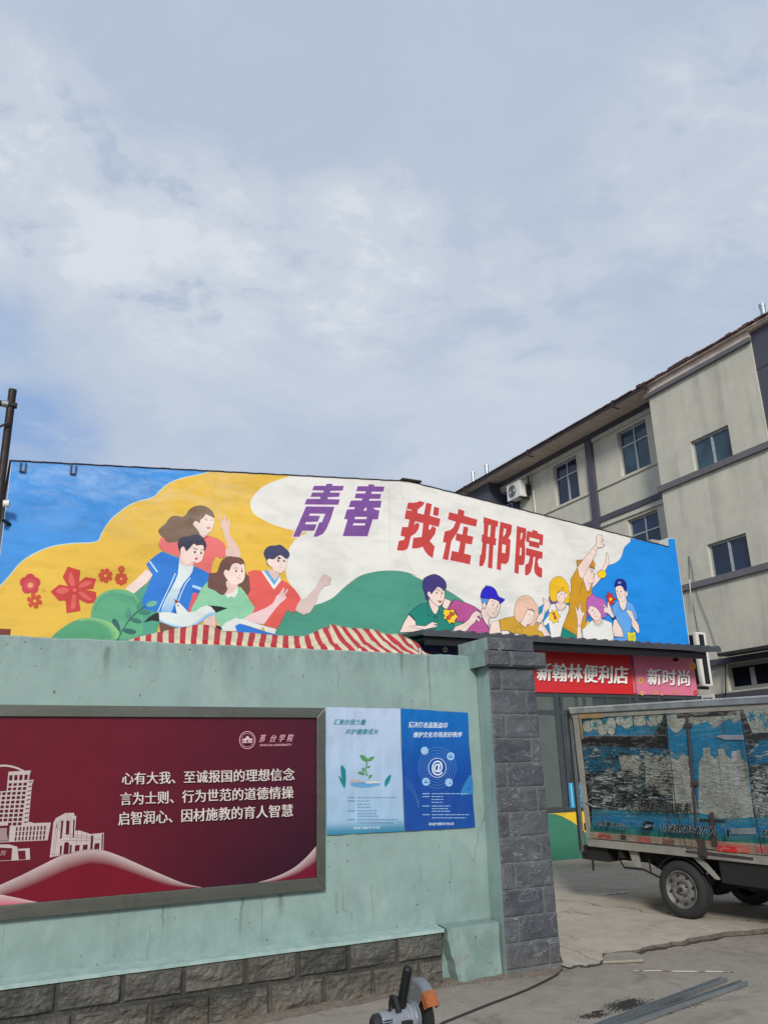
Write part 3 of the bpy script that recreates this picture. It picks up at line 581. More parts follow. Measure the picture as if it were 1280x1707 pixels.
# ================================================================== BOUNDARY WALL
WY, WT = 6.22, 2.566
def rock(b, x0, x1, z0, z1, y, amp, edge, nx, nz, seed, mi=0, back=0.03):
    off = Vector((seed*3.7, seed*1.9, seed*5.3))
    def fn(u, v):
        x = x0+(x1-x0)*u; z = z0+(z1-z0)*v
        e = min(u*(x1-x0), (1-u)*(x1-x0), v*(z1-z0), (1-v)*(z1-z0)); k = min(1.0, e/edge)
        d = noise.noise(Vector((x*7, 0, z*9))+off)+0.5*noise.noise(Vector((x*17, 3, z*22))+off)+0.4*noise.noise(Vector((x*40, 7, z*46))+off)
        ridge = abs(noise.noise(Vector((x*5+z*6, 1, z*11-x*3))+off))
        return (x, y-amp*(0.35+0.55*d+0.5*(0.5-ridge))*k+back*(1-k)**2, z)
    b.grid(fn, nx, nz, mi)
def boundary_wall():
    T = thing('boundary_wall', 'pale teal plastered boundary wall on a rough dark stone plinth, carrying notice board and posters', 'wall', (0.5, WY, 0))
    b = MB(); n = 320; X0, X1 = -4.0, 4.112
    def sec(x):
        t = WT+0.007*noise.noise(Vector((x*3, 0, 0)))+0.005*noise.noise(Vector((x*14, 2, 0)))-0.012*max(0, noise.noise(Vector((x*6, 8, 3)))-0.3)
        return [(x, WY, 0.0), (x, WY, t-0.012), (x, WY+0.012, t), (x, WY+0.23, t+0.004), (x, WY+0.24, t-0.01), (x, WY+0.24, 0.0)]
    V = []; Fc = []
    for i in range(n+1): V += sec(X0+(X1-X0)*i/n)
    for i in range(n):
        for k in range(5): Fc.append((i*6+k, (i+1)*6+k, (i+1)*6+k+1, i*6+k+1))
    Fc.append(tuple(range(6))); Fc.append(tuple(n*6+k for k in reversed(range(6)))); b.quadmesh(V, Fc)
    b.build('plaster_wall', M['teal'], T)
    # stone plinth: two courses of rock-faced blocks, one mesh (a pattern)
    PYF = 6.085
    def jx(x, y): return on_y(x, y, PYF).x
    t1 = [jx(x, 1634-0.127*(x-307)) for x in (95, 205, 307, 410, 497, 582, 662)]
    t2 = [jx(x, 1690-0.127*(x-307)) for x in (250, 352, 450, 540, 622, 700)]
    while t1[0] > -4: t1.insert(0, t1[0]-0.42-0.05*math.sin(len(t1)*2.1))
    while t2[0] > -4: t2.insert(0, t2[0]-0.43-0.05*math.sin(len(t2)*1.3))
    zs = on_y(307, 1660, PYF).z; zt = on_y(307, 1609, PYF).z
    b = MB(); b.box(-4.0, 3.55, PYF+0.010, WY+0.02, -0.02, zt-0.012, 3)
    t1.append(3.57); t2.append(3.56)
    for k, (a, c) in enumerate(zip(t1, t1[1:])): rock(b, a+0.004, c-0.004, zs+0.004, zt-0.002, PYF, 0.032, 0.022, 30, 16, k, (k*7) % 5 % 3)
    for k, (a, c) in enumerate(zip(t2, t2[1:])): rock(b, a+0.004, c-0.004, -0.02, zs-0.004, PYF, 0.036, 0.022, 30, 16, k+40, (k*11+2) % 7 % 3)
    b.build('stone_plinth', [M['stone'], M['stone_pale'], M['stone_dark'], M['stone_dark']], T)
    b = MB(); n = 120
    V = []; Fc = []
    for i in range(n+1):
        x = -4+(3.575+4)*i/n; w = 0.006*noise.noise(Vector((x*9, 5, 0)))+0.004*noise.noise(Vector((x*31, 5, 0)))
        V += [(x, PYF-0.012+w, zt-0.004), (x, PYF-0.012+w, zt+0.02+w), (x, WY+0.005, zt+0.035), (x, WY+0.005, zt-0.004)]
    for i in range(n):
        for k in range(4): Fc.append((i*4+k, (i+1)*4+k, (i+1)*4+(k+1) % 4, i*4+(k+1) % 4))
    b.quadmesh(V, Fc); b.build('ledge', M['ledge'], T)
    f = Flat(lambda x, y, o: on_y(x, y, WY-0.0008), 0, 0); f.ka = 1.0
    for pts in ([(437, 1492), (437.6, 1516), (436.6, 1540), (438, 1580)], [(571, 1470), (572, 1496), (571.5, 1516), (586, 1522), (586.4, 1545)], [(700, 1440), (702, 1462), (699, 1480)], [(560, 1110), (566, 1124), (563, 1140), (568, 1160)], [(250, 1540), (251, 1562), (249, 1590)], [(748, 1420), (752, 1450), (750, 1478), (755, 1500)]):
        q = []
        for a, c in zip(pts, pts[1:]):
            for k in range(5): t = k/5; q.append((a[0]+(c[0]-a[0])*t+random.uniform(-0.7, 0.7), a[1]+(c[1]-a[1])*t))
        f.stroke(q, (84, 100, 95), 0.6, taper=True)
    f.build('hairline_cracks', M['print'], T)
    # repaired end of the plinth, plastered over
    b = MB(); P0 = 6.062
    def patch(u, v):
        z = -0.01+v*(zt+0.03); xl = 3.60+0.10*(1-v)+0.02*noise.noise(Vector((0, v*7, 1))); x = xl+(4.085-xl)*u
        return (x, P0-0.014*noise.noise(Vector((x*4, 2, z*4)))+(0.03*max(0, 0.06-u)/0.06), z)
    b.grid(patch, 14, 12)
    b.grid(lambda u, v: (lambda p: (p[0], p[1]+(WY+0.01-p[1])*v, p[2]+0.012*v))(patch(u, 1.0)), 14, 3)
    b.grid(lambda u, v: (lambda p: (p[0], p[1]+(WY+0.01-p[1])*u, p[2]))(patch(0.0, v)), 3, 12)
    b.build('plaster_patch', M['teal'], T, smooth=True)
    return T
boundary_wall()
b = MB(); c = on_y(6, 1056, WY+0.1); b.box(c.x-0.09, c.x+0.045, WY+0.03, WY+0.13, WT+0.003, WT+0.05)
tag(b.build('brick', M['brick'], bevel=0.006), 'loose red brick lying on top of the teal wall', 'brick')

# ================================================================== GATE PILLAR
def gate_pillar():
    T = thing('gate_pillar', 'square gate pillar clad in wrinkled dark slate with a stepped cap at the end of the teal wall', 'pillar', (4.36, 6.25, 0))
    F = 6.012; b = MB(); D0 = 0.004
    XL = lambda z: 4.106+0.012*z/2.45; XR = lambda z: 4.644-0.040*z/2.45
    V = [(XL(0), F+D0, -0.02), (XR(0), F+D0, -0.02), (XR(0), 6.5, -0.02), (XL(0), 6.5, -0.02), (XL(2.45), F+D0, 2.45), (XR(2.45), F+D0, 2.45), (XR(2.45), 6.5, 2.45), (XL(2.45), 6.5, 2.45)]
    b.quadmesh(V, [(0, 3, 2, 1), (4, 5, 6, 7), (1, 2, 6, 5), (2, 3, 7, 6)], 0); b.quadmesh(V, [(3, 0, 4, 7)], 1); b.quadmesh(V, [(0, 1, 5, 4)], 2)
    b.build('shaft', [M['slate'], M['teal'], M['grout']], T)
    zs = [0.045, 0.235, 0.425, 0.625, 0.83, 1.03, 1.225, 1.425, 1.625, 1.83, 2.035, 2.24, 2.452]
    b = MB()
    for k, (a, c) in enumerate(zip(zs, zs[1:])):
        xl, xr = XL(a)-0.002, XR(a); f = (0.24, 0.79)[(k+1) % 2]+0.03*math.sin(k*2.3); xm = xl+(xr-xl)*f
        for j, (p, q) in enumerate(((xl, xm), (xm, xr))):
            rock(b, p+(0.002 if j else 0), q-(0 if j else 0.002), a+0.002, c-0.002, F, 0.010, 0.006, 24 if (q-p) > 0.25 else 10, 18, k*2+j+7, (k*5+j*2) % 3 % 2, back=0.006)
    b.build('slate_cladding', [M['slate'], M['slate_dark']], T, smooth=True)
    b = MB(); x0, x1, y0, y1 = 4.045, 4.715, 5.955, 6.56
    def slab(nm, x0, x1, y0, y1, z0, z1, seed, split):
        b = MB(); xm = x0+(x1-x0)*split
        V = [(x0, y0+0.01, z0), (x1, y0+0.01, z0), (x1, y1, z0), (x0, y1, z0), (x0, y0+0.01, z1), (x1, y0+0.01, z1), (x1, y1, z1), (x0, y1, z1)]
        b.quadmesh(V, [(0, 3, 2, 1), (4, 5, 6, 7), (1, 2, 6, 5), (2, 3, 7, 6), (0, 1, 5, 4)], 0); b.quadmesh(V, [(3, 0, 4, 7)], 1)
        rock(b, x0, xm-0.001, z0+0.001, z1-0.001, y0, 0.012, 0.012, 12, 10, seed, back=0.012); rock(b, xm+0.001, x1, z0+0.001, z1-0.001, y0, 0.012, 0.012, 16, 10, seed+1, back=0.012)
        return b.build(nm, [M['slate'], M['teal']], T)
    slab('cap_slab', x0, x1, y0, y1, 2.448, 2.585, 90, 0.4)
    slab('cap_block', 4.112, 4.618, 6.0, 6.5, 2.588, 2.708, 94, 0.25)
gate_pillar()

# ================================================================== NOTICE BOARD
ZB_ = zoomed(0, 1160, 2.2857); ZK = zoomed(0, 1260, 6.4); ZL = zoomed(380, 1200, 8.0); ZT = zoomed(190, 1270, 4.129)
def notice_board():
    Y0 = 6.165
    T = thing('notice_board', 'long maroon notice board in a dull steel frame fixed to the teal wall', 'notice board', (0.4, WY, 0.75))
    tr = on_y(541.5, 1180, Y0); br = on_y(542.5, 1483, Y0); itr = on_y(527, 1197, Y0+0.02); ibr = on_y(527.5, 1462.5, Y0+0.02)
    XR, ZT_, ZB0 = (tr.x+br.x)/2, tr.z, br.z; xr, zt, zb = itr.x, itr.z, ibr.z; XL = -2.0; xl = XL+(XR-xr)
    b = MB()
    def bar(o0, o1, i1, i0):
        V = []
        for y in (Y0, WY-0.002):
            for p in (o0, o1, i1, i0): V.append((p[0], y, p[1]))
        b.quadmesh(V, [(0, 1, 2, 3), (7, 6, 5, 4), (0, 4, 5, 1), (1, 5, 6, 2), (2, 6, 7, 3), (3, 7, 4, 0)])
    g = 0.0012
    O = [(XL, ZB0), (XR, ZB0), (XR, ZT_), (XL, ZT_)]; I = [(xl, zb), (xr, zb), (xr, zt), (xl, zt)]
    for k in range(4): bar(O[k], O[(k+1) % 4], I[(k+1) % 4], I[k])
    b.build('frame', M['frame'], T, bevel=0.004)
    PYB = 6.188; surf = lambda x, y, o: on_y(x, y, PYB-o)
    # printed panel: flat print with its own colour blend
    P = MB(); panel = Flat(surf); Flat.layer = 0
    nu, nv = 24, 10; mar = (104, 26, 44)
    def pc(u, v):                       # u right, v up
        d = max(0, (u-0.62)/0.38); w = max(0, 1-v*1.5)*d
        a = lin((100, 22, 38)); c = lin((70, 22, 40)); e = lin((40, 16, 32))
        q = [a[i]*(1-d)+c[i]*d for i in range(3)]; q = [q[i]*(1-w)+e[i]*w for i in range(3)]; return (*q, 1.0)
    for j in range(nv+1):
        for i in range(nu+1): panel.v.append(Vector((xl-0.01+(xr-xl+0.02)*i/nu, PYB, zb-0.01+(zt-zb+0.02)*j/nv)))
    for j in range(nv):
        for i in range(nu):
            a = j*(nu+1)+i; panel.f.append([a, a+1, a+nu+2, a+nu+1]); panel.c.append([pc(i/nu, j/nv), pc((i+1)/nu, j/nv), pc((i+1)/nu, (j+1)/nv), pc(i/nu, (j+1)/nv)])
    po = panel.build('panel', M['sign'], T)
    art = Flat(surf, 0.00006); art.T = ZB_; red = (112, 20, 36); pale = (188, 170, 168)
    A = [(-900, 640), (-640, 700), (-420, 780), (-240, 800), (-100, 765), (-6, 724), (80, 685), (160, 645), (240, 606), (300, 590), (350, 585), (400, 590), (470, 615), (560, 655), (640, 690), (700, 714), (772, 730)]
    B = [(-900, 700), (-640, 770), (-420, 840), (-240, 850), (-100, 812), (-6, 770), (90, 738), (170, 704), (250, 668), (310, 648), (350, 640), (405, 645), (470, 664), (560, 697), (640, 722), (700, 729), (774, 732)]
    art.poly(B+[(600, 748), (300, 775), (-6, 802), (-250, 860), (-420, 870), (-900, 880)], red, False); art.strip(A, B, pale, red)
    art.strip([(-6, 755), (60, 768), (110, 779), (158, 788)], [(-6, 802), (60, 797), (110, 793), (160, 789)], pale, (190, 90, 105))
    A = [(972, 714), (1050, 690), (1120, 655), (1170, 612), (1204, 573)]; B = [(985, 713), (1060, 703), (1130, 680), (1175, 655), (1204, 636)]
    art.poly(B+[(1204, 694), (985, 714)], (108, 22, 42), False); art.strip(A, B, pale, (108, 22, 42))
    art.build('printed_hills', M['sign'], po)
    sk = Flat(surf, 0.00004, 0.0010); sk.T = ZK; Lc = (186, 172, 168); D = (84, 20, 36)
    sk.stroke([(-10, 108), (60, 104), (130, 114), (200, 136), (262, 168)], Lc, 3.2, smooth=True)
    sk.poly([(-20, 925), (-340, 950), (-330, 760), (-200, 755), (-190, 385), (-20, 380), (75, 375), (95, 170), (335, 155), (320, 205), (312, 258), (365, 255), (345, 310), (308, 706), (355, 709), (354, 718), (547, 711), (512, 900)], Lc, False)
    for c in range(4): sk.poly([(104+54*c, 207-2*c), (140+54*c, 205-2*c), (135+54*c, 262-2*c), (100+54*c, 264-2*c)], D, False)
    for r in range(10):
        y = 293+47*r
        for c in range(-4, 4):
            x = 97+53*c-6.6*r
            if c < 0 and y < 385 or (y > 700 and c < 1): continue
            sk.poly([(x, y-2*c), (x+36, y-2-2*c), (x+33, y+28-2*c), (x-3, y+30-2*c)], D, False)
        sk.poly([(311-5.4*r, 276+47.5*r), (348-5.4*r, 270+47.5*r), (345-5.4*r, 280+47.5*r), (308-5.4*r, 287+47.5*r)], D, False)
    for r in range(3):
        for c in range(9):
            x = 178+37.5*c-6*r; y = 760+52*r-1.7*c; sk.poly([(x, y), (x+15, y-1), (x+10, y+40), (x-5, y+41)], D, False)
    sk.poly([(-20, 748), (106, 741), (94, 908), (-20, 912)], D, False); sk.poly([(-20, 772), (80, 768), (76, 830), (92, 905), (-20, 908)], (150, 128, 128), False)
    sk.poly([(-20, 945), (100, 945), (190, 970), (205, 1112), (125, 1114), (135, 985), (-20, 978)], Lc, False)
    sk.poly([(195, 992), (320, 985), (326, 1105), (280, 1106), (274, 1010), (200, 1014)], Lc, False); sk.stroke([(-10, 1121), (120, 1116), (326, 1104)], Lc, 0.8)
    sk.text('院', [(10, 1010), (72, 1006), (70, 1062), (6, 1066)], (190, 150, 150), 0.0, 0.25)
    sk.poly([(535, 1085), (560, 850), (575, 710), (600, 665), (700, 610), (795, 608), (797, 640), (817, 640), (806, 800), (850, 795), (970, 835), (1112, 820), (1105, 1010), (980, 996), (860, 1010), (700, 1050)], Lc, False)
    for q in ([(660, 690), (682, 690), (662, 885), (642, 885)], [(712, 690), (748, 690), (740, 842), (704, 842)], [(786, 680), (802, 680), (792, 880), (778, 866)], [(678, 1050), (690, 932), (715, 914), (742, 932), (735, 1044)],
              [(645, 960), (666, 955), (660, 1052), (640, 1056)], [(750, 950), (771, 950), (765, 1036), (744, 1040)], [(805, 955), (856, 950), (850, 1008), (800, 1022)], [(890, 950), (941, 945), (935, 998), (884, 1003)],
              [(975, 850), (1001, 850), (990, 994), (965, 996)], [(1015, 935), (1066, 930), (1060, 998), (1005, 995)], [(1090, 832), (1104, 831), (1097, 1003), (1084, 1002)], [(605, 735), (613, 730), (611, 762), (599, 760)]): sk.poly(q, D, False)
    for a, c in (((628, 690), (585, 1075)), ((612, 700), (562, 1080)), ((655, 665), (640, 800)), ((580, 770), (640, 770)), ((640, 820), (1000, 870)), ((645, 860), (1080, 890)), ((660, 905), (960, 905)), ((830, 800), (822, 930)), ((880, 810), (872, 930)), ((930, 825), (925, 930)), ((760, 640), (752, 900)), ((725, 615), (720, 690)), ((545, 1050), (640, 1050))):
        sk.stroke([a, c], (120, 84, 92), 0.5)
    sk.build('printed_skyline', M['sign'], po)
    em = Flat(surf, 0.00006, 0.0010); em.T = None; pk = (214, 160, 172)
    cx, cy = ZL((260, 270)); em.ring((cx, cy), 12.9, 1.3, pk, ry=14.2); em.ring((cx, cy), 10.3, 0.5, pk, ry=11.4); em.T = ZL
    em.poly([(195, 252), (240, 244), (240, 228), (262, 214), (285, 228), (285, 244), (328, 250), (326, 305), (198, 308)], (205, 178, 186), False)
    em.poly([(248, 300), (250, 272), (262, 264), (274, 272), (274, 300)], (96, 40, 62), False)
    for x in (206, 222, 296, 312): em.poly([(x, 265), (x+9, 265), (x+9, 296), (x, 297)], (150, 104, 120), False)
    em.poly([(185, 312), (338, 309), (320, 322), (205, 324)], (70, 30, 52), False)
    for a in range(0, 360, 24):
        if 20 < a < 160 or 200 < a < 340: em.poly([(260+93*math.cos(rad(a+d))*0.92, 270-98*math.sin(rad(a+d))*0.92) for d in (-4, 4)]+[(260+75*math.cos(rad(a+d)), 270-80*math.sin(rad(a+d))) for d in (4, -4)], (180, 120, 136), False)
    em.build('emblem', M['sign'], po)
    W = (206, 196, 190)
    for line, q in (('心有大我、至诚报国的理想信念', [(57, 72), (1243, 42), (1243, 128), (57, 158)]), ('言为士则、行为世范的道德情操', [(46, 212), (1236, 166), (1235, 251), (46, 300)]), ('启智润心、因材施教的育人智慧', [(32, 346), (1232, 290), (1231, 376), (32, 438)])):
        tx = Flat(surf, 0.00006, 0.0012); tx.T = ZT
        for sft, cc in ((3.0, (64, 18, 30)), (0, W)): tx.text(line, [(x+sft, y+sft) for x, y in q], cc, 0.02, 0.0, 0)
        tx.build('lettering', M['sign'], po)
    tx = Flat(surf, 0.00006, 0.0012); tx.T = ZL
    for i, (ch, x) in enumerate(zip('邢台学院', (415, 560, 675, 785))): tx.text(ch, [(x+14, 204-4*i), (x+94, 198-3*i), (x+78, 296-3*i), (x, 300-3*i)], pk, 0.015, 0.2)
    tx.build('lettering', M['sign'], po)
    tx = Flat(surf, 0.00006, 0.0012); tx.T = ZL; tx.text('XINGTAI UNIVERSITY', [(422, 325), (850, 318), (850, 347), (422, 353)], pk, 0.04); tx.build('lettering', M['sign'], po)
notice_board()

# ================================================================== POSTERS
ZP = zoomed(530, 1160, 4.571)
def wr(x, y): return 0.011*abs(math.sin(x*0.11+2*noise.noise(Vector((x*0.02, y*0.01, 9)))))*noise.noise(Vector((x*0.05, y*0.012, 7)))+0.0035*noise.noise(Vector((x*0.03, y*0.016, 1)))+0.002*noise.noise(Vector((x*0.10, y*0.05, 4)))
def poster(label, cs, grad, draw):
    T = thing('poster', label, 'poster', tuple(on_y(*ZP(cs[3]), WY-0.004)), 'paper posters beside the notice board')
    Flat.layer = 0
    surf = lambda x, y, o: on_y(x, y, WY-0.014-o-wr(x, y))
    s = Flat(surf); nu, nv = 22, 36
    e = lambda t, k: 12*noise.noise(Vector((t*4, k*3.3, 0)))*math.sin(math.pi*min(1, max(0, t)))
    for j in range(nv+1):
        v = j/nv
        for i in range(nu+1):
            u = i/nu
            x = (cs[0][0]*(1-u)+cs[1][0]*u)*(1-v)+(cs[3][0]*(1-u)+cs[2][0]*u)*v+e(v, 1)*(1-u)+e(v, 2)*u
            y = (cs[0][1]*(1-u)+cs[1][1]*u)*(1-v)+(cs[3][1]*(1-u)+cs[2][1]*u)*v+e(u, 3)*(1-v)+e(u, 4)*v
            s.v.append(surf(*ZP((x, y)), 0))
    for j in range(nv):
        for i in range(nu):
            a = j*(nu+1)+i; s.f.append([a, a+1, a+nu+2, a+nu+1]); s.c.append([(*grad(*q), 1.0) for q in ((i/nu, j/nv), ((i+1)/nu, j/nv), ((i+1)/nu, (j+1)/nv), (i/nu, (j+1)/nv))])
    sh = s.build('sheet', M['print'], T)
    f = Flat(surf, 0.00004, 0.0012); f.T = ZP
    class Line:
        def text(self, *a): tx = Flat(surf, 0.00004, 0.0013); tx.T = ZP; tx.text(*a); tx.build('lettering', M['print'], sh)
    draw(f, Line()); f.build('printed_picture', M['print'], sh)
def mixc(a, b, t): a = lin(a); b = lin(b); t = max(0, min(1, t)); return tuple(a[i]*(1-t)+b[i]*t for i in range(3))
def p1(f, tx):
    teal = (20, 124, 146)
    tx.text('汇聚你我力量', [(124, 178), (368, 180), (362, 222), (118, 222)], teal, 0.018, 0.15); tx.text('共护健康成长', [(212, 252), (466, 250), (460, 294), (206, 294)], teal, 0.018, 0.15)
    g = (84, 140, 84)
    f.stroke([(378, 610), (364, 570), (372, 520), (374, 470)], g, 2.0, smooth=True)
    for q in ([(374, 500), (340, 490), (318, 455), (355, 455)], [(376, 498), (392, 470), (430, 462), (415, 490)], [(372, 548), (385, 535), (402, 538), (388, 550)], [(362, 602), (330, 575), (302, 585), (325, 600)], [(350, 580), (335, 560), (345, 545), (356, 560)], [(385, 632), (392, 604), (415, 604), (405, 620)]): f.poly(q, g)
    f.poly([(246, 645), (330, 650), (364, 660), (420, 650), (474, 655), (470, 684), (400, 694), (340, 702), (250, 680)], (96, 156, 200), False); f.poly([(246, 642), (310, 640), (362, 655), (364, 664), (300, 662), (246, 660)], (190, 160, 150), False); f.poly([(364, 655), (430, 646), (482, 654), (470, 664), (366, 668)], (205, 205, 205), False)
    for q in ([(176, 530), (212, 570), (206, 700), (180, 620)], [(158, 606), (185, 640), (205, 706), (175, 660)], [(556, 598), (545, 650), (512, 694), (512, 640)]): f.poly(q, (30, 126, 134))
    for y, xs in ((775, (225, 600)), (800, (225, 402)), (825, (300, 400)), (848, (300, 402)), (875, (225, 450)), (896, (300, 446)), (916, (300, 456)), (942, (225, 606)), (966, (300, 580))):
        f.stroke([(xs[0], y), (xs[0]+58, y-1)] if xs[0] == 225 else [(xs[0], y), (xs[0]+2, y)], (110, 150, 186), 1.5)
        x = 300
        while x < xs[1]: w = random.uniform(14, 46); f.stroke([(x, y), (min(x+w, xs[1]), y-1)], (112, 148, 184), 1.4); x += w+5
    tx.text('河北省“扫黄打非”办公室', [(268, 1000), (470, 994), (470, 1012), (268, 1018)], (205, 225, 232), 0.02)
def p2(f, tx):
    w = (214, 226, 236)
    tx.text('坚决打击盗版盗印', [(692, 196), (988, 204), (984, 246), (686, 240)], w, 0.018, 0.12); tx.text('维护文化市场良好秩序', [(730, 274), (1100, 274), (1096, 314), (724, 318)], w, 0.018, 0.12)
    c = ZP((908, 548)); T = f.T; f.T = None
    for r, k in ((14.6, 1.0), (18, 0.3), (22, 0.3), (26.5, 0.25), (31, 0.2)): f.ring(c, r, 0.9 if k == 1.0 else 0.35, w if k == 1.0 else (120, 170, 214), ry=r*1.1)
    f.T = T
    tx.text('@', [(868, 494), (950, 494), (948, 606), (868, 606)], w, 0.02)
    for x, y in ((812, 418), (1010, 460), (822, 654), (997, 660)): f.dot((x, y), 29, 31, (150, 190, 224)); f.poly([(x-14, y-10), (x+14, y-10), (x+14, y+12), (x-14, y+12)], (54, 112, 176), False); f.stroke([(x-14, y-10), (x, y+2), (x+14, y-10)], (206, 224, 238), 0.6)
    for k in range(5): f.stroke([(662, 610+16*k), (700, 660+14*k), (740, 730+12*k), (770, 830+8*k)], (74, 130, 190), 0.3, smooth=True)
    f.poly([(1168, 600), (1120, 660), (1090, 730), (1086, 760), (1140, 750), (1180, 740)], (48, 122, 184))
    for y, xs in ((746, (795, 1145)), (768, (795, 952)), (790, (862, 955)), (812, (862, 952)), (840, (795, 1008)), (860, (870, 990)), (880, (870, 1010)), (906, (795, 1150)), (930, (870, 1126))):
        f.stroke([(xs[0], y), (xs[0]+55, y-1)] if xs[0] == 795 else [(xs[0], y), (xs[0]+2, y)], (150, 186, 220), 1.4)
        x = 866
        while x < xs[1]: ww = random.uniform(14, 46); f.stroke([(x, y), (min(x+ww, xs[1]), y-1)], (150, 186, 220), 1.3); x += ww+5
    tx.text('河北省“扫黄打非”办公室', [(842, 966), (1034, 964), (1034, 984), (842, 988)], w, 0.02)
poster('pale blue poster with a green seedling on a book, right against the maroon board', [(60, 86), (628, 97), (656, 1030), (68, 1060)],
       lambda u, v: tuple(x for x in (mixc((176, 192, 216), (150, 182, 208), v/0.9) if v < 0.9 else mixc((150, 182, 208), (52, 128, 158), (v-0.9)/0.08))), p1)
poster('deep blue poster with a white at-sign in rings, nearest the gate pillar', [(630, 96), (1142, 128), (1197, 1000), (660, 1030)],
       lambda u, v: mixc((14, 104, 178), (18, 66, 152), v*1.6) if v < 0.6 else mixc((18, 66, 152), (26, 74, 150), v), p2)

# ================================================================== GABLE BUILDING WITH THE MURAL
GY = 11.95
def gable_building():
    T = thing('gable_building', 'low gable-end building with a big bright youth mural above a small shopfront', 'building', (6.6, GY, 0))
    x0, x1, xr, ze, zr = 0.207, 13.175, 6.684, 5.935, 6.538
    b = MB()
    pent = [(x0, 0), (x1, 0), (x1, 6.16), (12.965, 6.15), (12.955, ze+0.005), (xr, zr), (x0, ze)]
    b.prism([(x, GY, z) for x, z in pent], (0, 0.25, 0))
    b.build('wall', M['white'], T); b = MB(); b.box(x0, x0+0.25, GY+0.25, 26, 0, ze-0.02); b.box(x1-0.25, x1, GY+0.25, 26, 0, ze-0.02); b.box(x0+0.25, x1-0.25, 25.75, 26, 0, ze-0.02)
    b.build('rear_wall', M['pier'], T)
    b = MB(); t = 0.013
    for xa, za, xb, zb in ((x0-0.03, ze, xr, zr), (xr, zr, 12.95, ze+0.007)):
        s = 1 if xb < 7 else -1
        for k in range(46):                     # slates laid course by course, a little uneven at the verge
            u0, u1 = k/46, (k+1)/46; xx0, xx1 = xa+(xb-xa)*u0, xa+(xb-xa)*u1; q0, q1 = za+(zb-za)*u0, za+(zb-za)*u1
            w = 0.012*noise.noise(Vector((k*1.7, s*5, 0))); y0 = GY-0.022+w*0.5; l = 0.004+0.003*math.sin(k*2.2)
            V = [(xx0, y0, q0+l), (xx1, y0, q1+l), (xx1, 26.2, q1+l), (xx0, 26.2, q0+l), (xx0, y0, q0+t+l), (xx1, y0, q1+t+l), (xx1, 26.2, q1+t+l), (xx0, 26.2, q0+t+l)]
            b.quadmesh(V, [(0, 3, 2, 1), (4, 5, 6, 7), (0, 1, 5, 4), (1, 2, 6, 5), (2, 3, 7, 6), (3, 0, 4, 7)])
    rf = b.build('roof', M['gutter'], T)
    b = MB(); b.box(xr-0.14, xr+0.26, GY-0.06, 26.2, zr+0.012, zr+0.045); b.build('ridge_cap', M['gutter'], rf, bevel=0.01)
    b = MB(); p = on_y(1083, 905, GY+0.3); q = on_y(1110, 922, GY+0.3); b.box(p.x, 13.12, GY+0.252, GY+1.2, ze-0.2, 6.17); b.build('concrete_upstand', M['plaster'], T, bevel=0.01)
    for px in (38.5, 122.5):
        y = 769 if px < 60 else 773
        a = on_y(px-4, y, GY-0.03); c = on_y(px+4, y+18, GY-0.03); b = MB()
        for q in ((a.x, a.x+0.012, c.z, a.z), (c.x-0.012, c.x, c.z, a.z), (a.x+0.012, c.x-0.012, c.z, c.z+0.012)): b.box(q[0], q[1], GY-0.045, GY+0.003, q[2], q[3])
        b.build('wall_bracket', M['band'], T)
    # ---------------- mural
    Flat.layer = 0
    surf = lambda x, y, o: on_y(x, y, GY-0.004-o)
    W = (228, 227, 220)
    Z1 = zoomed(0, 740, 3.0476); ZA = zoomed(240, 820, 7.4235); ZB = zoomed(400, 880, 7.529); ZC = zoomed(140, 940, 4.923); ZD = zoomed(660, 940, 7.111)
    ZE = zoomed(820, 940, 9.143); ZF = zoomed(930, 880, 8.533); ZG = zoomed(400, 760, 4.0); ZH = zoomed(640, 800, 4.2667); ZI = zoomed(880, 860, 3.765)
    g = Flat(surf, 0.00007)
    top = [(20.5, 769), (350, 786), (680, 803)]
    g.poly([(20.5, 769), (680, 803), (1114, 912), (1112.5, 898), (1124.3, 898), (1148.5, 1075), (1158, 1150), (-45, 1330), (1.4, 922)], W, False)
    inv = lambda Z, pts: [Z(p) for p in pts]
    bd = inv(Z1, [(1068, 141), (1000, 158), (920, 175), (860, 200), (815, 235), (780, 270), (680, 300), (610, 345), (560, 390), (520, 450), (490, 497), (370, 505), (270, 520), (190, 550), (110, 600), (50, 670), (0, 725)])
    sm = crom(bd, 4, False)
    g.poly([(20.5, 769), (348, 786)]+sm+[(-14, 1000), (1.4, 922)], (58, 142, 218), False)
    yw = inv(ZG, [(330, 136), (200, 180), (120, 232), (78, 290), (70, 330), (90, 380), (150, 422), (230, 460), (350, 496), (446, 512), (400, 535), (358, 572), (328, 622), (310, 690), (305, 750), (312, 810), (345, 870)])
    g.poly([(348, 786.5), (480, 793)]+crom(yw, 4, False)+[(480, 1330), (-44, 1330), (-14, 1000)]+sm[::-1], (228, 186, 68), False)
    g.stroke(sm, (188, 214, 210), 1.6, raw=True)
    gr = inv(ZG, [(240, 1100), (310, 1030), (400, 1035), (500, 995), (560, 975), (620, 945), (680, 890), (740, 840), (800, 800), (870, 778), (960, 765), (1040, 765), (1110, 775), (1180, 800)])
    gr += inv(ZH, [(200, 675), (270, 710), (350, 742), (440, 780), (500, 815), (570, 865), (620, 930), (640, 1080)])
    g.poly([(330, 1330), (400, 1110)]+crom(gr, 4, False)+[(790, 1110), (800, 1330)], (74, 150, 128), False); g.stroke(crom(gr[4:], 4, False), (196, 170, 160), 0.5, raw=True)
    rb = inv(ZI, [(640, 163), (604, 196), (590, 240), (572, 275), (540, 298), (505, 310), (480, 345), (440, 400), (402, 455), (392, 520), (340, 640)])
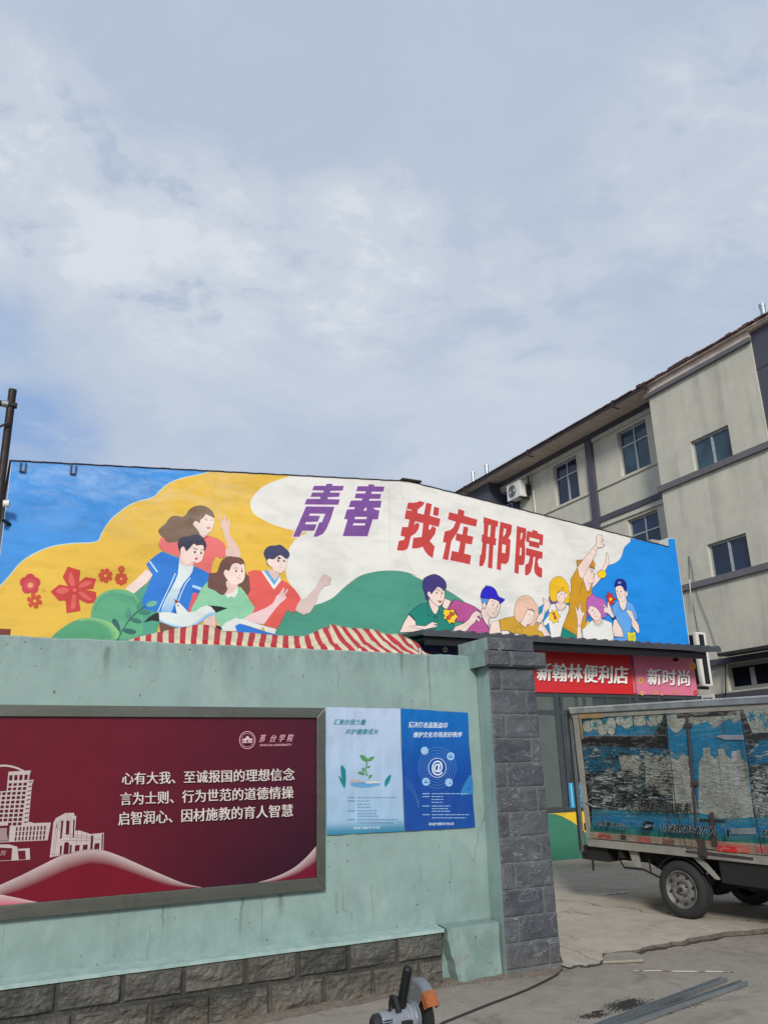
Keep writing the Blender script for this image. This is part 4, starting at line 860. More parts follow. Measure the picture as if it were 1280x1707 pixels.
    g.poly([(1050, 897)]+crom(rb, 4, False)+[(970, 1110), (1152.5, 1110), (1148.3, 1075), (1124.1, 898), (1112.8, 898), (1114, 911.5)], (30, 140, 226), False); g.stroke(crom(rb, 4, False), (120, 120, 130), 0.5, raw=True)
    for q in ([(668, 804), (669, 822), (675, 840), (676, 852)], [(676, 918), (679, 935), (685, 948), (688, 955)], [(648, 808), (650, 870), (649, 930)]): g.stroke(q, (196, 190, 184), 0.45)
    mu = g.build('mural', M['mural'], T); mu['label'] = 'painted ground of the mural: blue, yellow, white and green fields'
    # ---------------- lettering
    t = Flat(surf, 0.00007); t.T = zoomed(480, 795, 7.529); P_ = (122, 76, 150); halo = (240, 226, 232)
    def glyph(polys, col, hw=1.3):
        for q in polys: t.stroke(q+[q[0]], halo, hw*2)
        for q in polys: t.poly(q, col, False)
    glyph([[(485, 85), (562, 85), (555, 110), (700, 112), (688, 172), (532, 176), (530, 196), (656, 198), (640, 250), (502, 254), (500, 278), (652, 282), (632, 350), (208, 346), (236, 276), (405, 276), (408, 250), (282, 250), (306, 196), (445, 196), (448, 172), (304, 168), (326, 112), (478, 110)],
           [(228, 370), (584, 374), (540, 520), (480, 660), (440, 715), (370, 750), (318, 752), (345, 690), (395, 570), (425, 570), (468, 464), (278, 460), (262, 486), (405, 488), (375, 562), (228, 566), (216, 594), (362, 596), (330, 676), (182, 678), (146, 752), (62, 752)]], P_)
    glyph([[(1012, 92), (1084, 94), (1080, 118), (1210, 122), (1196, 186), (1052, 186), (1046, 210), (1170, 214), (1156, 276), (1024, 276), (1018, 298), (1174, 298), (1160, 386), (1066, 388), (1100, 412), (1150, 420), (1128, 534), (1062, 534), (998, 746), (686, 744), (748, 534), (704, 530), (740, 408), (830, 404), (842, 380), (760, 380), (790, 296), (925, 294), (934, 272), (836, 266), (850, 208), (970, 206), (976, 182), (856, 180), (874, 116), (1008, 116)]], P_)
    for q in ([(842, 502), (992, 502), (984, 530), (838, 530)], [(824, 582), (972, 582), (962, 610), (814, 608)], [(975, 386), (986, 386), (984, 422), (944, 422)]): t.poly(q, halo, False)
    t.T = zoomed(655, 825, 9.846); R_ = (196, 66, 60)
    glyph([[(246, 124), (330, 128), (400, 118), (438, 96), (518, 124), (490, 175), (408, 240), (400, 296), (505, 322), (545, 126), (638, 150), (604, 342), (778, 392), (752, 526), (600, 488), (583, 545), (600, 580), (640, 516), (708, 540), (690, 640), (602, 756), (684, 850), (650, 1038), (570, 985), (510, 905), (486, 852), (400, 880), (308, 880), (332, 704), (470, 690), (494, 464), (360, 432), (346, 505), (375, 458), (436, 474), (420, 560), (370, 630), (292, 682), (262, 820), (238, 885), (170, 918), (62, 908), (96, 752), (170, 740), (200, 692), (122, 668), (150, 526), (244, 528), (270, 408), (188, 388), (214, 246), (300, 262), (304, 242), (222, 226)],
           [(670, 195), (758, 212), (742, 350), (656, 330)]], R_)
    ZM = zoomed(785, 850, 9.846); i2 = lambda q: [((ZM(p)[0]-655)*9.846, (ZM(p)[1]-825)*9.846) for p in q]
    glyph([[(1074, 230), (1170, 262), (1162, 340)]+i2([(104, 160), (84, 276)])+[(1108, 464), (1080, 560), (1048, 622), (960, 752), (948, 800), (904, 1072), (812, 1052), (870, 784), (816, 772), (848, 600), (930, 580), (985, 540), (1030, 440), (898, 400), (920, 282), (1058, 316)],
           [(1156, 516), (1234, 532), (1216, 662)]+i2([(40, 440), (10, 570)])+[(1192, 796), (1166, 962), (1282, 990), (1262, 1142), (936, 1072), (964, 918), (1072, 940), (1102, 772), (1020, 740), (1042, 626), (1136, 652)]], R_)
    t.T = ZM
    glyph([[(208, 116), (446, 186), (436, 282), (404, 274), (392, 458), (416, 470), (402, 584), (366, 580), (346, 966), (272, 946), (298, 560), (254, 556), (240, 780), (222, 860), (190, 920), (130, 926), (146, 742), (166, 728), (188, 540), (170, 520), (178, 408), (206, 400), (210, 216), (198, 210)],
           [(478, 192), (672, 246), (656, 390), (612, 466), (648, 490), (632, 760), (612, 850), (570, 890), (494, 880), (490, 992), (418, 974), (446, 520)],
           [(750, 262), (906, 306), (902, 440), (880, 520), (888, 720), (872, 890), (830, 912), (786, 900), (778, 1052), (708, 1030), (732, 600)],
           [(1006, 324), (1092, 350), (1090, 380), (1184, 408), (1172, 588), (1122, 572), (1118, 632), (950, 592), (948, 532), (896, 514), (918, 342), (1004, 362)],
           [(898, 622), (1172, 690), (1168, 806), (1112, 796), (1090, 850), (1110, 930), (1168, 962), (1160, 1118), (1090, 1090), (1046, 1040), (1030, 960), (1052, 776), (1022, 768), (1010, 900), (980, 1020), (930, 1072), (882, 1070), (886, 900), (940, 870), (964, 760), (898, 740)]], R_, 1.1)
    for q in ([(286, 246), (326, 250), (308, 446), (270, 432)], [(536, 306), (580, 312), (560, 400), (522, 442)], [(512, 562), (570, 578), (560, 712), (504, 704)], [(816, 376), (842, 380), (836, 450), (808, 500)], [(804, 616), (828, 622), (822, 748), (794, 744)], [(960, 450), (1120, 490), (1116, 538), (956, 500)]): t.poly(q, (236, 226, 214), False)
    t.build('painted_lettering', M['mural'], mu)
    SK = (240, 216, 205); SK2 = (228, 196, 186); INK = (22, 20, 44)
    def fig(name, label):
        f = Flat(surf, 0.00007); f._n = name; f._l = label; return f
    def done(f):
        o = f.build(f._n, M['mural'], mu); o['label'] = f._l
    # ---------------- flowers
    def petals(f, c, n, r, w, col, a0=0, inner=0.25, tip=0.0):
        for k in range(n):
            a = a0+2*math.pi*k/n; ca, sa = math.cos(a), math.sin(a)
            f.poly([(c[0]+ca*d-sa*e, c[1]+sa*d+ca*e) for d, e in ((r*inner, -w*0.3), (r*0.7, -w*0.5), (r, -w*0.35*(1-tip)), (r, w*0.35*(1-tip)), (r*0.7, w*0.5), (r*inner, w*0.3))], col)
    f = fig('painted_flower', 'large red five-petalled painted flower'); f.T = Z1; RD = (200, 62, 54)
    f.poly([(346, 622), (410, 642), (404, 700), (436, 676), (490, 685), (474, 738), (432, 738), (488, 752), (496, 802), (448, 812), (402, 790), (412, 848), (340, 860), (334, 796), (300, 797), (258, 750), (304, 714), (346, 722), (320, 676)], RD, False)
    for q in ([(350, 690), (362, 650), (378, 690), (380, 725), (366, 724)], [(400, 728), (430, 700), (470, 700), (440, 724)], [(400, 752), (430, 758), (470, 792), (430, 786)], [(370, 770), (388, 770), (384, 830), (362, 836)], [(352, 742), (320, 730), (284, 748), (320, 764)]): f.poly(q, (222, 98, 92))
    f.dot((381, 742), 22, 22, (190, 52, 54)); f.dot((381, 742), 11, 11, (222, 96, 90)); done(f)
    f = fig('painted_flower', 'rounded pink painted flower with a pale centre'); f.T = Z1
    for k in range(5): f.dot((155+27*math.cos(-1.57+k*1.2566), 712+27*math.sin(-1.57+k*1.2566)), 27, 27, (196, 60, 70))
    f.dot((155, 714), 30, 30, (208, 74, 80)); f.dot((156, 717), 14, 14, (236, 160, 120))
    for d in ((215, 740), (228, 738), (220, 750), (232, 748)): f.dot(d, 3, 2, (120, 90, 40))
    done(f)
    for c, r, n in (((178, 797), 38, 6), ((537, 669), 36, 7), ((617, 685), 32, 8), ((618, 636), 17, 7)):
        f = fig('painted_flower', 'small red painted flower'); f.T = Z1; petals(f, c, n, r, r*0.62, (204, 78, 44), 0.3+c[0]); done(f)
    # ---------------- bushes
    f = fig('painted_bush', 'rounded green painted bushes'); f.T = ZC
    f.poly([(300, 212), (420, 232), (515, 165), (560, 110), (700, 250), (620, 480), (600, 560), (590, 700), (100, 700), (300, 500)], (80, 158, 132), False)
    b1 = [(60, 448), (66, 370), (100, 290), (150, 242), (222, 212), (300, 208), (362, 222), (420, 252), (462, 312), (484, 400), (484, 490), (440, 600), (60, 600)]
    f.poly(b1, (92, 170, 128)); f.strip(b1[1:10], [(92, 400), (120, 330), (165, 285), (226, 262), (300, 262), (350, 274), (400, 300), (432, 350), (450, 410)], (110, 184, 128), (76, 154, 124))
    f.T = Z1; b2 = [(262, 985), (340, 920), (408, 890), (470, 884), (540, 900), (590, 930), (614, 985), (600, 1060), (240, 1060)]
    f.poly(b2, (84, 160, 116)); f.strip([(405, 893), (470, 884), (540, 900), (590, 930), (612, 985)], [(410, 905), (470, 900), (530, 926), (560, 960), (566, 1000)], (146, 200, 128), (92, 166, 118)); done(f)
    # ---------------- girl with flying hair
    f = fig('painted_person', 'painted long-haired girl in a coral shirt raising her hand'); f.T = ZA
    f.poly([(225, 560), (190, 640), (185, 672), (230, 722), (330, 762), (430, 802), (620, 895), (800, 1005), (832, 1000), (842, 890), (900, 792), (940, 822), (1012, 790), (1016, 690), (985, 630), (920, 582), (850, 560), (800, 540), (730, 572), (640, 560), (430, 600), (320, 600)], (230, 114, 112), True)
    f.poly([(612, 890), (700, 905), (815, 1005), (760, 1010)], (230, 114, 112), False)
    f.poly([(925, 290), (942, 286), (968, 348), (984, 345), (994, 286), (1014, 288), (1014, 355), (1030, 372), (1050, 332), (1066, 345), (1064, 430), (1056, 500), (1075, 550), (1120, 612), (1180, 700), (1196, 762), (1192, 822), (1080, 812), (1010, 790), (1012, 702), (1042, 722), (1030, 640), (1002, 560), (986, 480), (957, 440), (962, 400), (946, 352)], (226, 194, 180), False)
    f.poly([(700, 470), (690, 540), (735, 562), (785, 535), (800, 505), (760, 480)], SK2)
    f.poly([(738, 318), (768, 275), (800, 290), (866, 320), (862, 400), (846, 452), (825, 492), (790, 512), (740, 535), (700, 522), (668, 472), (632, 430), (610, 404), (628, 364), (664, 362), (690, 386), (702, 345)], SK)
    f.poly([(180, 480), (210, 440), (270, 390), (302, 340), (352, 300), (420, 296), (472, 308), (520, 285), (560, 222), (620, 182), (700, 165), (772, 182), (832, 222), (866, 272), (870, 322), (800, 288), (762, 278), (735, 322), (702, 345), (690, 386), (660, 363), (625, 368), (607, 405), (638, 440), (672, 478), (690, 524), (640, 548), (520, 572), (430, 612), (322, 628), (272, 610), (250, 572), (202, 530)], (120, 94, 72))
    f.stroke([(752, 350), (770, 344), (792, 352)], (50, 36, 34), 0.9, True); f.stroke([(826, 352), (840, 347), (852, 351)], (50, 36, 34), 0.8, True); f.stroke([(752, 330), (786, 322)], (110, 84, 70), 0.6); f.stroke([(802, 395), (806, 412), (798, 416)], (200, 150, 140), 0.5)
    f.poly([(775, 432), (800, 440), (828, 428), (812, 456), (788, 456)], (196, 100, 92)); f.poly([(728, 570), (788, 535), (800, 556), (740, 592)], (196, 70, 80), False); done(f)
    # ---------------- boy in blue jacket
    f = fig('painted_person', 'painted black-haired boy in an open blue jacket over a white shirt'); f.T = ZC
    f.poly([(510, 45), (572, 84), (520, 152), (412, 242), (340, 208), (362, 182), (440, 118)], SK, False); f.T = ZA; J = (44, 122, 210)
    f.poly([(230, 735), (160, 778), (80, 842), (30, 895), (70, 962), (108, 1028), (72, 1120), (20, 1240), (-20, 1345), (-10, 1440), (150, 1482), (230, 1490), (400, 1508), (430, 1480), (500, 1480), (560, 1482), (592, 1440), (660, 1302), (700, 1212), (720, 1182), (790, 1112), (806, 1040), (800, 1002), (620, 915), (540, 900), (430, 812), (330, 775)], J, False)
    f.poly([(440, 850), (430, 930), (424, 1010), (395, 1090), (350, 1180), (290, 1290), (240, 1400), (215, 1482), (330, 1492), (396, 1360), (440, 1230), (490, 1130), (560, 1050), (600, 990), (616, 916), (560, 905), (470, 880)], (222, 232, 230), False)
    f.strip([(345, 1190), (400, 1185), (470, 1165)], [(215, 1484), (270, 1490), (340, 1490)], (214, 230, 232), (136, 186, 222))
    f.poly([(380, 1440), (362, 1490), (412, 1505)], (30, 96, 176), False)
    for q, w in (([(72, 855), (118, 920), (170, 992)], 2.2), ([(392, 1008), (340, 1130), (250, 1320), (172, 1492)], 1.7), ([(575, 1066), (520, 1132), (470, 1240), (428, 1350)], 1.6)): f.stroke(q, (206, 228, 242), w)
    f.poly([(606, 1150), (715, 1184), (702, 1216), (600, 1176)], (186, 216, 238), False); f.poly([(606, 1200), (690, 1226), (680, 1252), (604, 1236)], (30, 100, 196), False); f.poly([(614, 1240), (672, 1262), (648, 1332), (580, 1484), (545, 1484), (590, 1320)], (224, 92, 100), False)
    f.poly([(438, 850), (470, 760), (600, 860), (614, 905), (560, 922), (500, 912), (456, 882)], SK2)
    f.poly([(520, 728), (560, 690), (610, 642), (660, 660), (740, 665), (746, 720), (738, 780), (720, 840), (690, 866), (650, 876), (600, 862), (560, 888), (500, 880), (465, 830), (452, 770), (456, 700), (490, 676)], SK)
    f.poly([(420, 640), (432, 590), (480, 560), (560, 544), (620, 528), (690, 530), (742, 580), (776, 650), (766, 700), (746, 736), (738, 668), (700, 655), (650, 664), (622, 640), (572, 690), (525, 736), (514, 690), (484, 676), (456, 708), (456, 780), (440, 730), (426, 690)], (54, 50, 70))
    f.stroke([(610, 694), (640, 702), (668, 718)], (50, 40, 44), 1.0); f.stroke([(706, 726), (744, 708)], (50, 40, 44), 1.0); f.dot((632, 743), 14, 18, (46, 36, 42)); f.dot((710, 756), 11, 16, (46, 36, 42)); f.dot((628, 738), 4, 5, (220, 220, 220))
    f.stroke([(664, 770), (668, 790), (658, 794)], (206, 160, 150), 0.5); f.poly([(632, 816), (655, 812), (672, 822), (656, 842), (638, 840)], (196, 96, 106)); f.stroke([(490, 720), (478, 750), (490, 775)], (214, 176, 168), 0.6); done(f)
    # ---------------- girl in green
    f = fig('painted_person', 'painted brown-haired girl in a pale green shirt making a V sign'); f.T = ZA; G_ = (142, 204, 166)
    f.poly([(790, 1108), (722, 1188), (660, 1312), (590, 1442), (580, 1500), (700, 1560), (890, 1520), (895, 1600), (962, 1664), (1020, 1612), (1140, 1558), (1217, 1592), (1316, 1532), (1400, 1440), (1336, 1394), (1281, 1284), (1247, 1234), (1180, 1172), (1000, 1240)], G_, False)
    f.poly([(890, 1590), (960, 1668), (1020, 1612), (1140, 1556), (1232, 1600), (1240, 1720), (980, 1720)], (222, 226, 222), False); f.poly([(890, 1648), (950, 1664), (975, 1700), (900, 1700)], (30, 40, 34), False)
    f.poly([(1060, 795), (1000, 815), (950, 872), (920, 960), (890, 1000), (812, 1006), (802, 1060), (790, 1150), (802, 1190), (880, 1222), (930, 1260), (980, 1276), (1040, 1240), (1180, 1170), (1230, 1212), (1276, 1274), (1316, 1214), (1306, 1057), (1262, 1000), (1247, 880), (1220, 830), (1170, 808), (1110, 802)], (112, 76, 66))
    f.poly([(1030, 1100), (1020, 1150), (1036, 1210), (1000, 1270), (1090, 1262), (1160, 1190), (1150, 1140)], SK2)
    f.poly([(1090, 902), (1150, 880), (1200, 902), (1238, 892), (1252, 980), (1246, 1060), (1220, 1112), (1180, 1136), (1140, 1146), (1090, 1140), (1036, 1090), (1004, 1040), (990, 1000), (1012, 962), (1050, 978), (1066, 960)], SK)
    f.poly([(1010, 1268), (1042, 1312), (1080, 1288), (1120, 1312), (1162, 1252), (1160, 1180), (1104, 1242), (1050, 1256)], (230, 230, 224), False)
    f.stroke([(1110, 950), (1140, 938), (1166, 948)], (74, 50, 46), 0.7, True); f.stroke([(1200, 948), (1230, 944)], (74, 50, 46), 0.7); f.dot((1143, 978), 10, 16, (40, 34, 40)); f.dot((1214, 978), 9, 15, (40, 34, 40)); f.stroke([(1186, 1018), (1190, 1030), (1180, 1034)], (206, 156, 148), 0.5); f.stroke([(1156, 1052), (1174, 1068), (1198, 1066)], (176, 96, 92), 0.7, True)
    done(f)
    # ---------------- boy with glasses
    f = fig('painted_person', 'painted boy with glasses in a red V-neck sweater reaching out'); f.T = ZB; R2 = (224, 94, 86)
    f.poly([(715, 962), (760, 895), (830, 882), (880, 822), (958, 732), (985, 660), (1030, 602), (1062, 578), (1092, 592), (1142, 618), (1146, 640), (1112, 640), (1148, 655), (1130, 668), (1108, 660), (1140, 695), (1126, 712), (1098, 690), (1104, 722), (1062, 722), (1022, 762), (980, 842), (945, 962), (880, 1062), (800, 1092), (740, 1062), (692, 1032)], (216, 192, 186), False)
    f.poly([(0, 1200), (250, 1282), (320, 1296), (442, 1330), (430, 1360), (-20, 1360), (-60, 1230)], (44, 118, 210), False); f.poly([(-30, 1150), (50, 1142), (250, 1214), (458, 1270), (440, 1332), (320, 1302), (290, 1242), (262, 1280), (0, 1196)], (228, 228, 222), False)
    f.poly([(100, 552), (180, 528), (270, 540), (420, 640), (500, 640), (600, 690), (682, 762), (742, 842), (766, 892), (720, 962), (692, 1050), (655, 1066), (595, 1022), (560, 1092), (500, 1212), (455, 1272), (300, 1218), (50, 1142), (150, 1080), (190, 1000), (95, 852), (132, 790), (120, 640)], R2, False)
    f.poly([(350, 520), (345, 560), (432, 690), (490, 605), (480, 545)], SK2, False)
    f.poly([(302, 538), (346, 528), (384, 592), (440, 662), (494, 600), (502, 622), (432, 722)], (100, 172, 222), False); f.poly([(270, 545), (304, 540), (432, 722), (502, 604), (516, 662), (426, 774)], (232, 232, 228), False)
    f.poly([(345, 402), (380, 384), (420, 396), (500, 342), (560, 378), (584, 392), (586, 450), (572, 512), (540, 552), (490, 572), (430, 548), (404, 490), (372, 478), (344, 442)], SK)
    f.poly([(300, 330), (316, 270), (370, 226), (450, 220), (510, 212), (580, 264), (622, 312), (616, 360), (582, 388), (556, 368), (510, 336), (450, 366), (416, 396), (362, 384), (340, 402), (344, 442), (374, 480), (340, 456), (326, 392)], (62, 66, 96))
    f.poly([(470, 385), (486, 362), (516, 386), (506, 392)], (50, 46, 56)); f.dot((484, 410), 11, 17, (54, 46, 50)); f.dot((556, 415), 9, 15, (54, 46, 50)); f.stroke([(418, 390), (455, 380), (462, 420), (500, 430), (520, 405), (540, 400), (548, 428), (580, 428), (590, 408)], (96, 86, 92), 0.4); f.stroke([(500, 490), (526, 494)], (170, 110, 100), 0.8); f.stroke([(516, 440), (524, 458), (512, 460)], (190, 140, 130), 0.5); f.stroke([(436, 546), (470, 560), (490, 558)], (80, 50, 50), 0.6)
    f.poly([(50, 1142), (130, 1082), (230, 1046), (330, 1002), (410, 952), (440, 902), (462, 852), (500, 822), (545, 750), (560, 752), (545, 832), (594, 765), (606, 776), (566, 842), (586, 872), (560, 902), (500, 952), (440, 1022), (380, 1102), (300, 1212), (180, 1192)], (234, 200, 200), False); f.stroke([(500, 870), (540, 862), (560, 880)], (180, 120, 120), 0.5); done(f)
    # ---------------- gull
    f = fig('painted_bird', 'painted white gull with black wing tips'); f.T = ZA
    f.poly([(190, 1612), (200, 1720), (430, 1720), (400, 1680)], (110, 76, 58), False); f.poly([(740, 1640), (740, 1580), (830, 1520), (886, 1520), (892, 1720), (740, 1720)], (228, 196, 182), False)
    f.poly([(0, 1616), (60, 1552), (130, 1508), (188, 1488), (192, 1602), (100, 1588)], (32, 36, 38), False); f.poly([(775, 1404), (860, 1408), (960, 1420), (1034, 1440), (950, 1472), (892, 1494), (840, 1442)], (32, 36, 38), False)
    f.poly([(374, 1322), (426, 1352), (416, 1386), (394, 1392)], (180, 62, 66), False)
    f.poly([(390, 1390), (430, 1364), (470, 1400), (550, 1488), (640, 1478), (702, 1430), (780, 1404), (832, 1420), (882, 1480), (890, 1522), (800, 1542), (730, 1602), (640, 1652), (500, 1692), (400, 1672), (300, 1642), (195, 1602), (188, 1490), (300, 1488), (410, 1508)], (222, 230, 226), False)
    f.strip([(194, 1570), (300, 1618), (420, 1648), (560, 1652), (700, 1560), (820, 1478), (884, 1482)], [(196, 1604), (300, 1646), (420, 1680), (580, 1678), (720, 1606), (800, 1544), (888, 1522)], (206, 222, 230), (112, 178, 226)); f.dot((425, 1405), 9, 10, (24, 24, 28)); done(f)
    f = fig('painted_plant', 'dark green painted sprig of leaves'); f.T = ZC
    f.stroke([(276, 628), (312, 556), (372, 462), (442, 390), (520, 340)], (36, 88, 84), 1.4, True)
    for q, c in (([(302, 556), (245, 500), (232, 460), (262, 452), (290, 494)], (50, 96, 98)), ([(325, 548), (345, 530), (400, 535), (432, 556), (400, 576), (350, 566)], (48, 100, 96)), ([(365, 462), (345, 400), (360, 354), (386, 374), (386, 430)], (84, 150, 128)), ([(382, 456), (420, 444), (470, 462), (470, 482), (420, 482)], (56, 116, 106)), ([(440, 386), (438, 340), (466, 304), (486, 330), (470, 366)], (74, 140, 120)), ([(445, 392), (490, 374), (546, 390), (530, 412), (480, 412)], (70, 134, 116)), ([(512, 342), (540, 308), (596, 306), (592, 336), (550, 352)], (112, 180, 150))): f.poly(q, c)
    done(f)
    # ---------------- outlined group on the right
    Flat.layer = 60
    def burst(f, pts, col, bow=None): 
        f.poly(pts, col, False)
        if bow: f.poly(bow, (206, 84, 44), False)
    Y_ = (248, 204, 44); OC = (206, 152, 34)
    f = fig('painted_person', 'painted boy in a blue cap and magenta T-shirt leaning in'); f.T = ZD; f.lc = INK; f.lw = 0.75; MG = (184, 82, 146)
    f.poly([(545, 500), (575, 408), (655, 440), (606, 540), (565, 524)], SK, False)
    f.poly([(690, 418), (750, 440), (850, 470), (920, 500), (1000, 556), (1012, 600), (1060, 690), (1110, 760), (1145, 830), (850, 830), (830, 740), (800, 690), (700, 680), (735, 620), (690, 545), (600, 540), (640, 480)], MG, False); f.stroke([(690, 425), (655, 470), (625, 535)], INK, 0.5, True); f.stroke([(800, 630), (800, 690)], INK, 0.5)
    f.poly([(1012, 560), (1022, 530), (1080, 470), (1100, 420), (1150, 415), (1232, 460), (1226, 540), (1195, 612), (1150, 642), (1112, 636), (1100, 690), (1092, 752), (1060, 700), (1010, 610)], SK); f.stroke([(1075, 575), (1095, 612), (1125, 632)], INK, 0.45, True)
    f.poly([(1005, 405), (1095, 405), (1076, 484), (1045, 455), (1020, 472)], (90, 150, 226), False); f.dot((1044, 492), 20, 40, SK)
    f.poly([(1005, 400), (1006, 350), (1030, 300), (1070, 264), (1130, 270), (1180, 310), (1215, 385), (1275, 414), (1282, 432), (1230, 472), (1215, 432), (1140, 410), (1080, 412)], (42, 26, 196)); f.poly([(1064, 264), (1070, 250), (1078, 266)], (42, 26, 196), False)
    f.lc = None; f.dot((1146, 488), 7, 9, INK); f.dot((1197, 505), 6, 9, INK); f.stroke([(1128, 432), (1172, 466)], INK, 0.6); f.stroke([(1196, 484), (1225, 472)], INK, 0.6); f.stroke([(1184, 520), (1188, 566), (1168, 566)], INK, 0.45); f.stroke([(1142, 574), (1172, 602)], INK, 0.6)
    f.stroke([(1012, 600), (1030, 660), (1100, 750)], INK, 0.5, True); f.stroke([(1095, 650), (1088, 745)], INK, 0.45)
    f.lc = INK; f.poly([(670, 800), (700, 745), (800, 705), (860, 660), (900, 590), (948, 552), (1002, 582), (1014, 640), (996, 640), (985, 612), (960, 628), (998, 665), (992, 692), (950, 660), (936, 692), (880, 740), (830, 800)], SK, False)
    f.poly([(1110, 722), (1150, 690), (1214, 668), (1245, 830), (1150, 830)], SK, False); done(f)
    f = fig('painted_person', 'painted purple-haired boy in a dark green polo shirt resting his arms'); f.T = ZD; f.lc = INK; f.lw = 0.75
    f.poly([(365, 462), (280, 480), (200, 540), (150, 592), (210, 652), (235, 722), (280, 800), (640, 800), (690, 722), (650, 690), (600, 655), (562, 600), (572, 545), (545, 508), (500, 500), (400, 440)], (26, 130, 116), False)
    f.poly([(152, 600), (100, 680), (40, 815), (200, 805), (345, 772), (350, 740), (240, 728), (230, 680)], SK, False); f.poly([(150, 745), (235, 728), (345, 738), (430, 686), (500, 708), (498, 718), (440, 714), (500, 742), (470, 748), (405, 762), (340, 778), (300, 770)], SK, False)
    f.poly([(392, 400), (396, 480), (430, 560), (466, 598), (500, 545), (505, 490), (450, 400)], SK)
    f.poly([(412, 352), (468, 292), (500, 268), (556, 304), (576, 332), (572, 410), (548, 470), (512, 502), (480, 492), (430, 450), (396, 402), (372, 376), (376, 326), (410, 330)], SK)
    f.poly([(318, 280), (320, 210), (342, 164), (450, 122), (540, 160), (590, 222), (592, 290), (562, 306), (500, 268), (460, 302), (422, 352), (402, 330), (375, 330), (370, 362), (396, 402), (382, 432), (354, 416), (340, 350)], (64, 54, 124))
    f.lc = None; f.dot((482, 345), 10, 10, INK); f.dot((546, 346), 8, 10, INK); f.stroke([(458, 294), (520, 320)], INK, 0.7); f.stroke([(534, 324), (566, 308)], INK, 0.7); f.stroke([(530, 350), (534, 402), (522, 404)], INK, 0.45); f.poly([(492, 428), (520, 440), (546, 432), (530, 460), (510, 456)], (160, 70, 60)); f.stroke([(490, 426), (520, 462), (546, 430)], INK, 0.5)
    f.stroke([(365, 465), (375, 612), (435, 592)], INK, 0.55); f.stroke([(500, 505), (515, 590), (560, 560)], INK, 0.55); f.stroke([(448, 595), (455, 690)], INK, 0.45); f.stroke([(494, 595), (494, 700)], INK, 0.45); f.dot((470, 628), 12, 14, (26, 130, 116), line=INK); f.stroke([(156, 590), (215, 645), (242, 700)], INK, 0.6)
    f.lc = INK; burst(f, [(568, 535), (626, 546), (684, 538), (698, 585), (738, 625), (702, 660), (692, 706), (652, 692), (630, 716), (602, 656), (560, 652), (576, 612), (555, 590)], Y_, [(595, 625), (630, 606), (640, 568), (690, 582), (686, 606), (650, 626), (632, 666), (600, 648)]); done(f)
    f = fig('painted_person', 'painted blonde girl with closed eyes in an ocher T-shirt bending forward'); f.T = ZE; f.lc = INK; f.lw = 0.5
    f.poly([(-10, 880), (100, 858), (135, 1030), (170, 1120), (-60, 1120)], SK, False); f.poly([(260, 1020), (260, 1090), (150, 1090), (140, 1020)], (232, 230, 220), False)
    f.poly([(100, 856), (200, 822), (332, 800), (440, 860), (560, 940), (700, 900), (740, 980), (790, 1062), (800, 1150), (480, 1150), (400, 1052), (330, 1060), (290, 1045), (240, 1016), (130, 1020)], (206, 160, 48), False); f.stroke([(125, 850), (128, 1018)], INK, 0.4); f.stroke([(240, 1016), (300, 1060), (350, 1050), (350, 990), (405, 945), (455, 1010), (440, 1060)], INK, 0.45, True)
    f.poly([(420, 880), (500, 760), (550, 700), (642, 735), (632, 850), (582, 912), (534, 922), (505, 965)], SK)
    f.poly([(335, 760), (342, 680), (370, 580), (422, 510), (500, 480), (580, 500), (642, 570), (692, 650), (706, 722), (682, 832), (652, 922), (610, 952), (568, 938), (632, 850), (642, 728), (552, 694), (506, 760), (478, 822), (444, 882), (402, 890), (352, 832)], (234, 192, 168))
    f.lc = None; f.stroke([(550, 770), (565, 782), (582, 768)], INK, 0.5, True); f.stroke([(605, 790), (620, 798), (634, 782)], INK, 0.5, True); f.stroke([(590, 800), (598, 840), (580, 846)], INK, 0.4); f.stroke([(545, 862), (566, 876)], INK, 0.5); f.stroke([(540, 655), (545, 700), (580, 690)], INK, 0.5); f.stroke([(590, 680), (650, 722)], INK, 0.5); f.stroke([(420, 900), (470, 960), (530, 960)], INK, 0.5, True); done(f)
    f = fig('painted_person', 'painted yellow-haired girl in a white T-shirt with a yellow burst'); f.T = ZE; f.lc = INK; f.lw = 0.5
    f.poly([(712, 660), (790, 612), (880, 585), (1175, 600), (1175, 680), (900, 1090), (800, 940), (716, 770)], (34, 140, 196), False)
    f.poly([(880, 622), (962, 600), (1092, 600), (1172, 640), (1172, 700), (1072, 962), (1045, 1150), (886, 1150), (892, 1080), (862, 900), (800, 950), (772, 890), (858, 790), (862, 700)], (234, 232, 226), False)
    f.poly([(860, 500), (880, 580), (920, 610), (1000, 606), (980, 560)], (120, 86, 150), False)
    f.poly([(970, 600), (1000, 690), (1060, 700), (1120, 650), (1100, 590)], SK); f.stroke([(962, 600), (985, 690), (1050, 716), (1110, 680), (1128, 620)], INK, 0.45, True)
    f.poly([(875, 380), (882, 290), (930, 222), (1012, 190), (1082, 222), (1152, 310), (1176, 422), (1190, 572), (1100, 596), (1060, 480), (1000, 470), (986, 562), (922, 572), (882, 520)], (240, 190, 28))
    f.poly([(986, 470), (1010, 420), (1080, 412), (1122, 470), (1112, 542), (1062, 612), (1012, 592), (984, 522)], SK); f.poly([(1100, 462), (1130, 442), (1152, 462), (1142, 512), (1110, 522)], SK)
    f.poly([(1000, 440), (1085, 350), (1080, 400), (1040, 420)], (240, 190, 28)); f.lc = None; f.dot((1054, 462), 8, 12, (60, 40, 140)); f.stroke([(1022, 480), (1020, 520), (1030, 522)], INK, 0.4); f.stroke([(1018, 565), (1046, 572)], (150, 70, 150), 0.6)
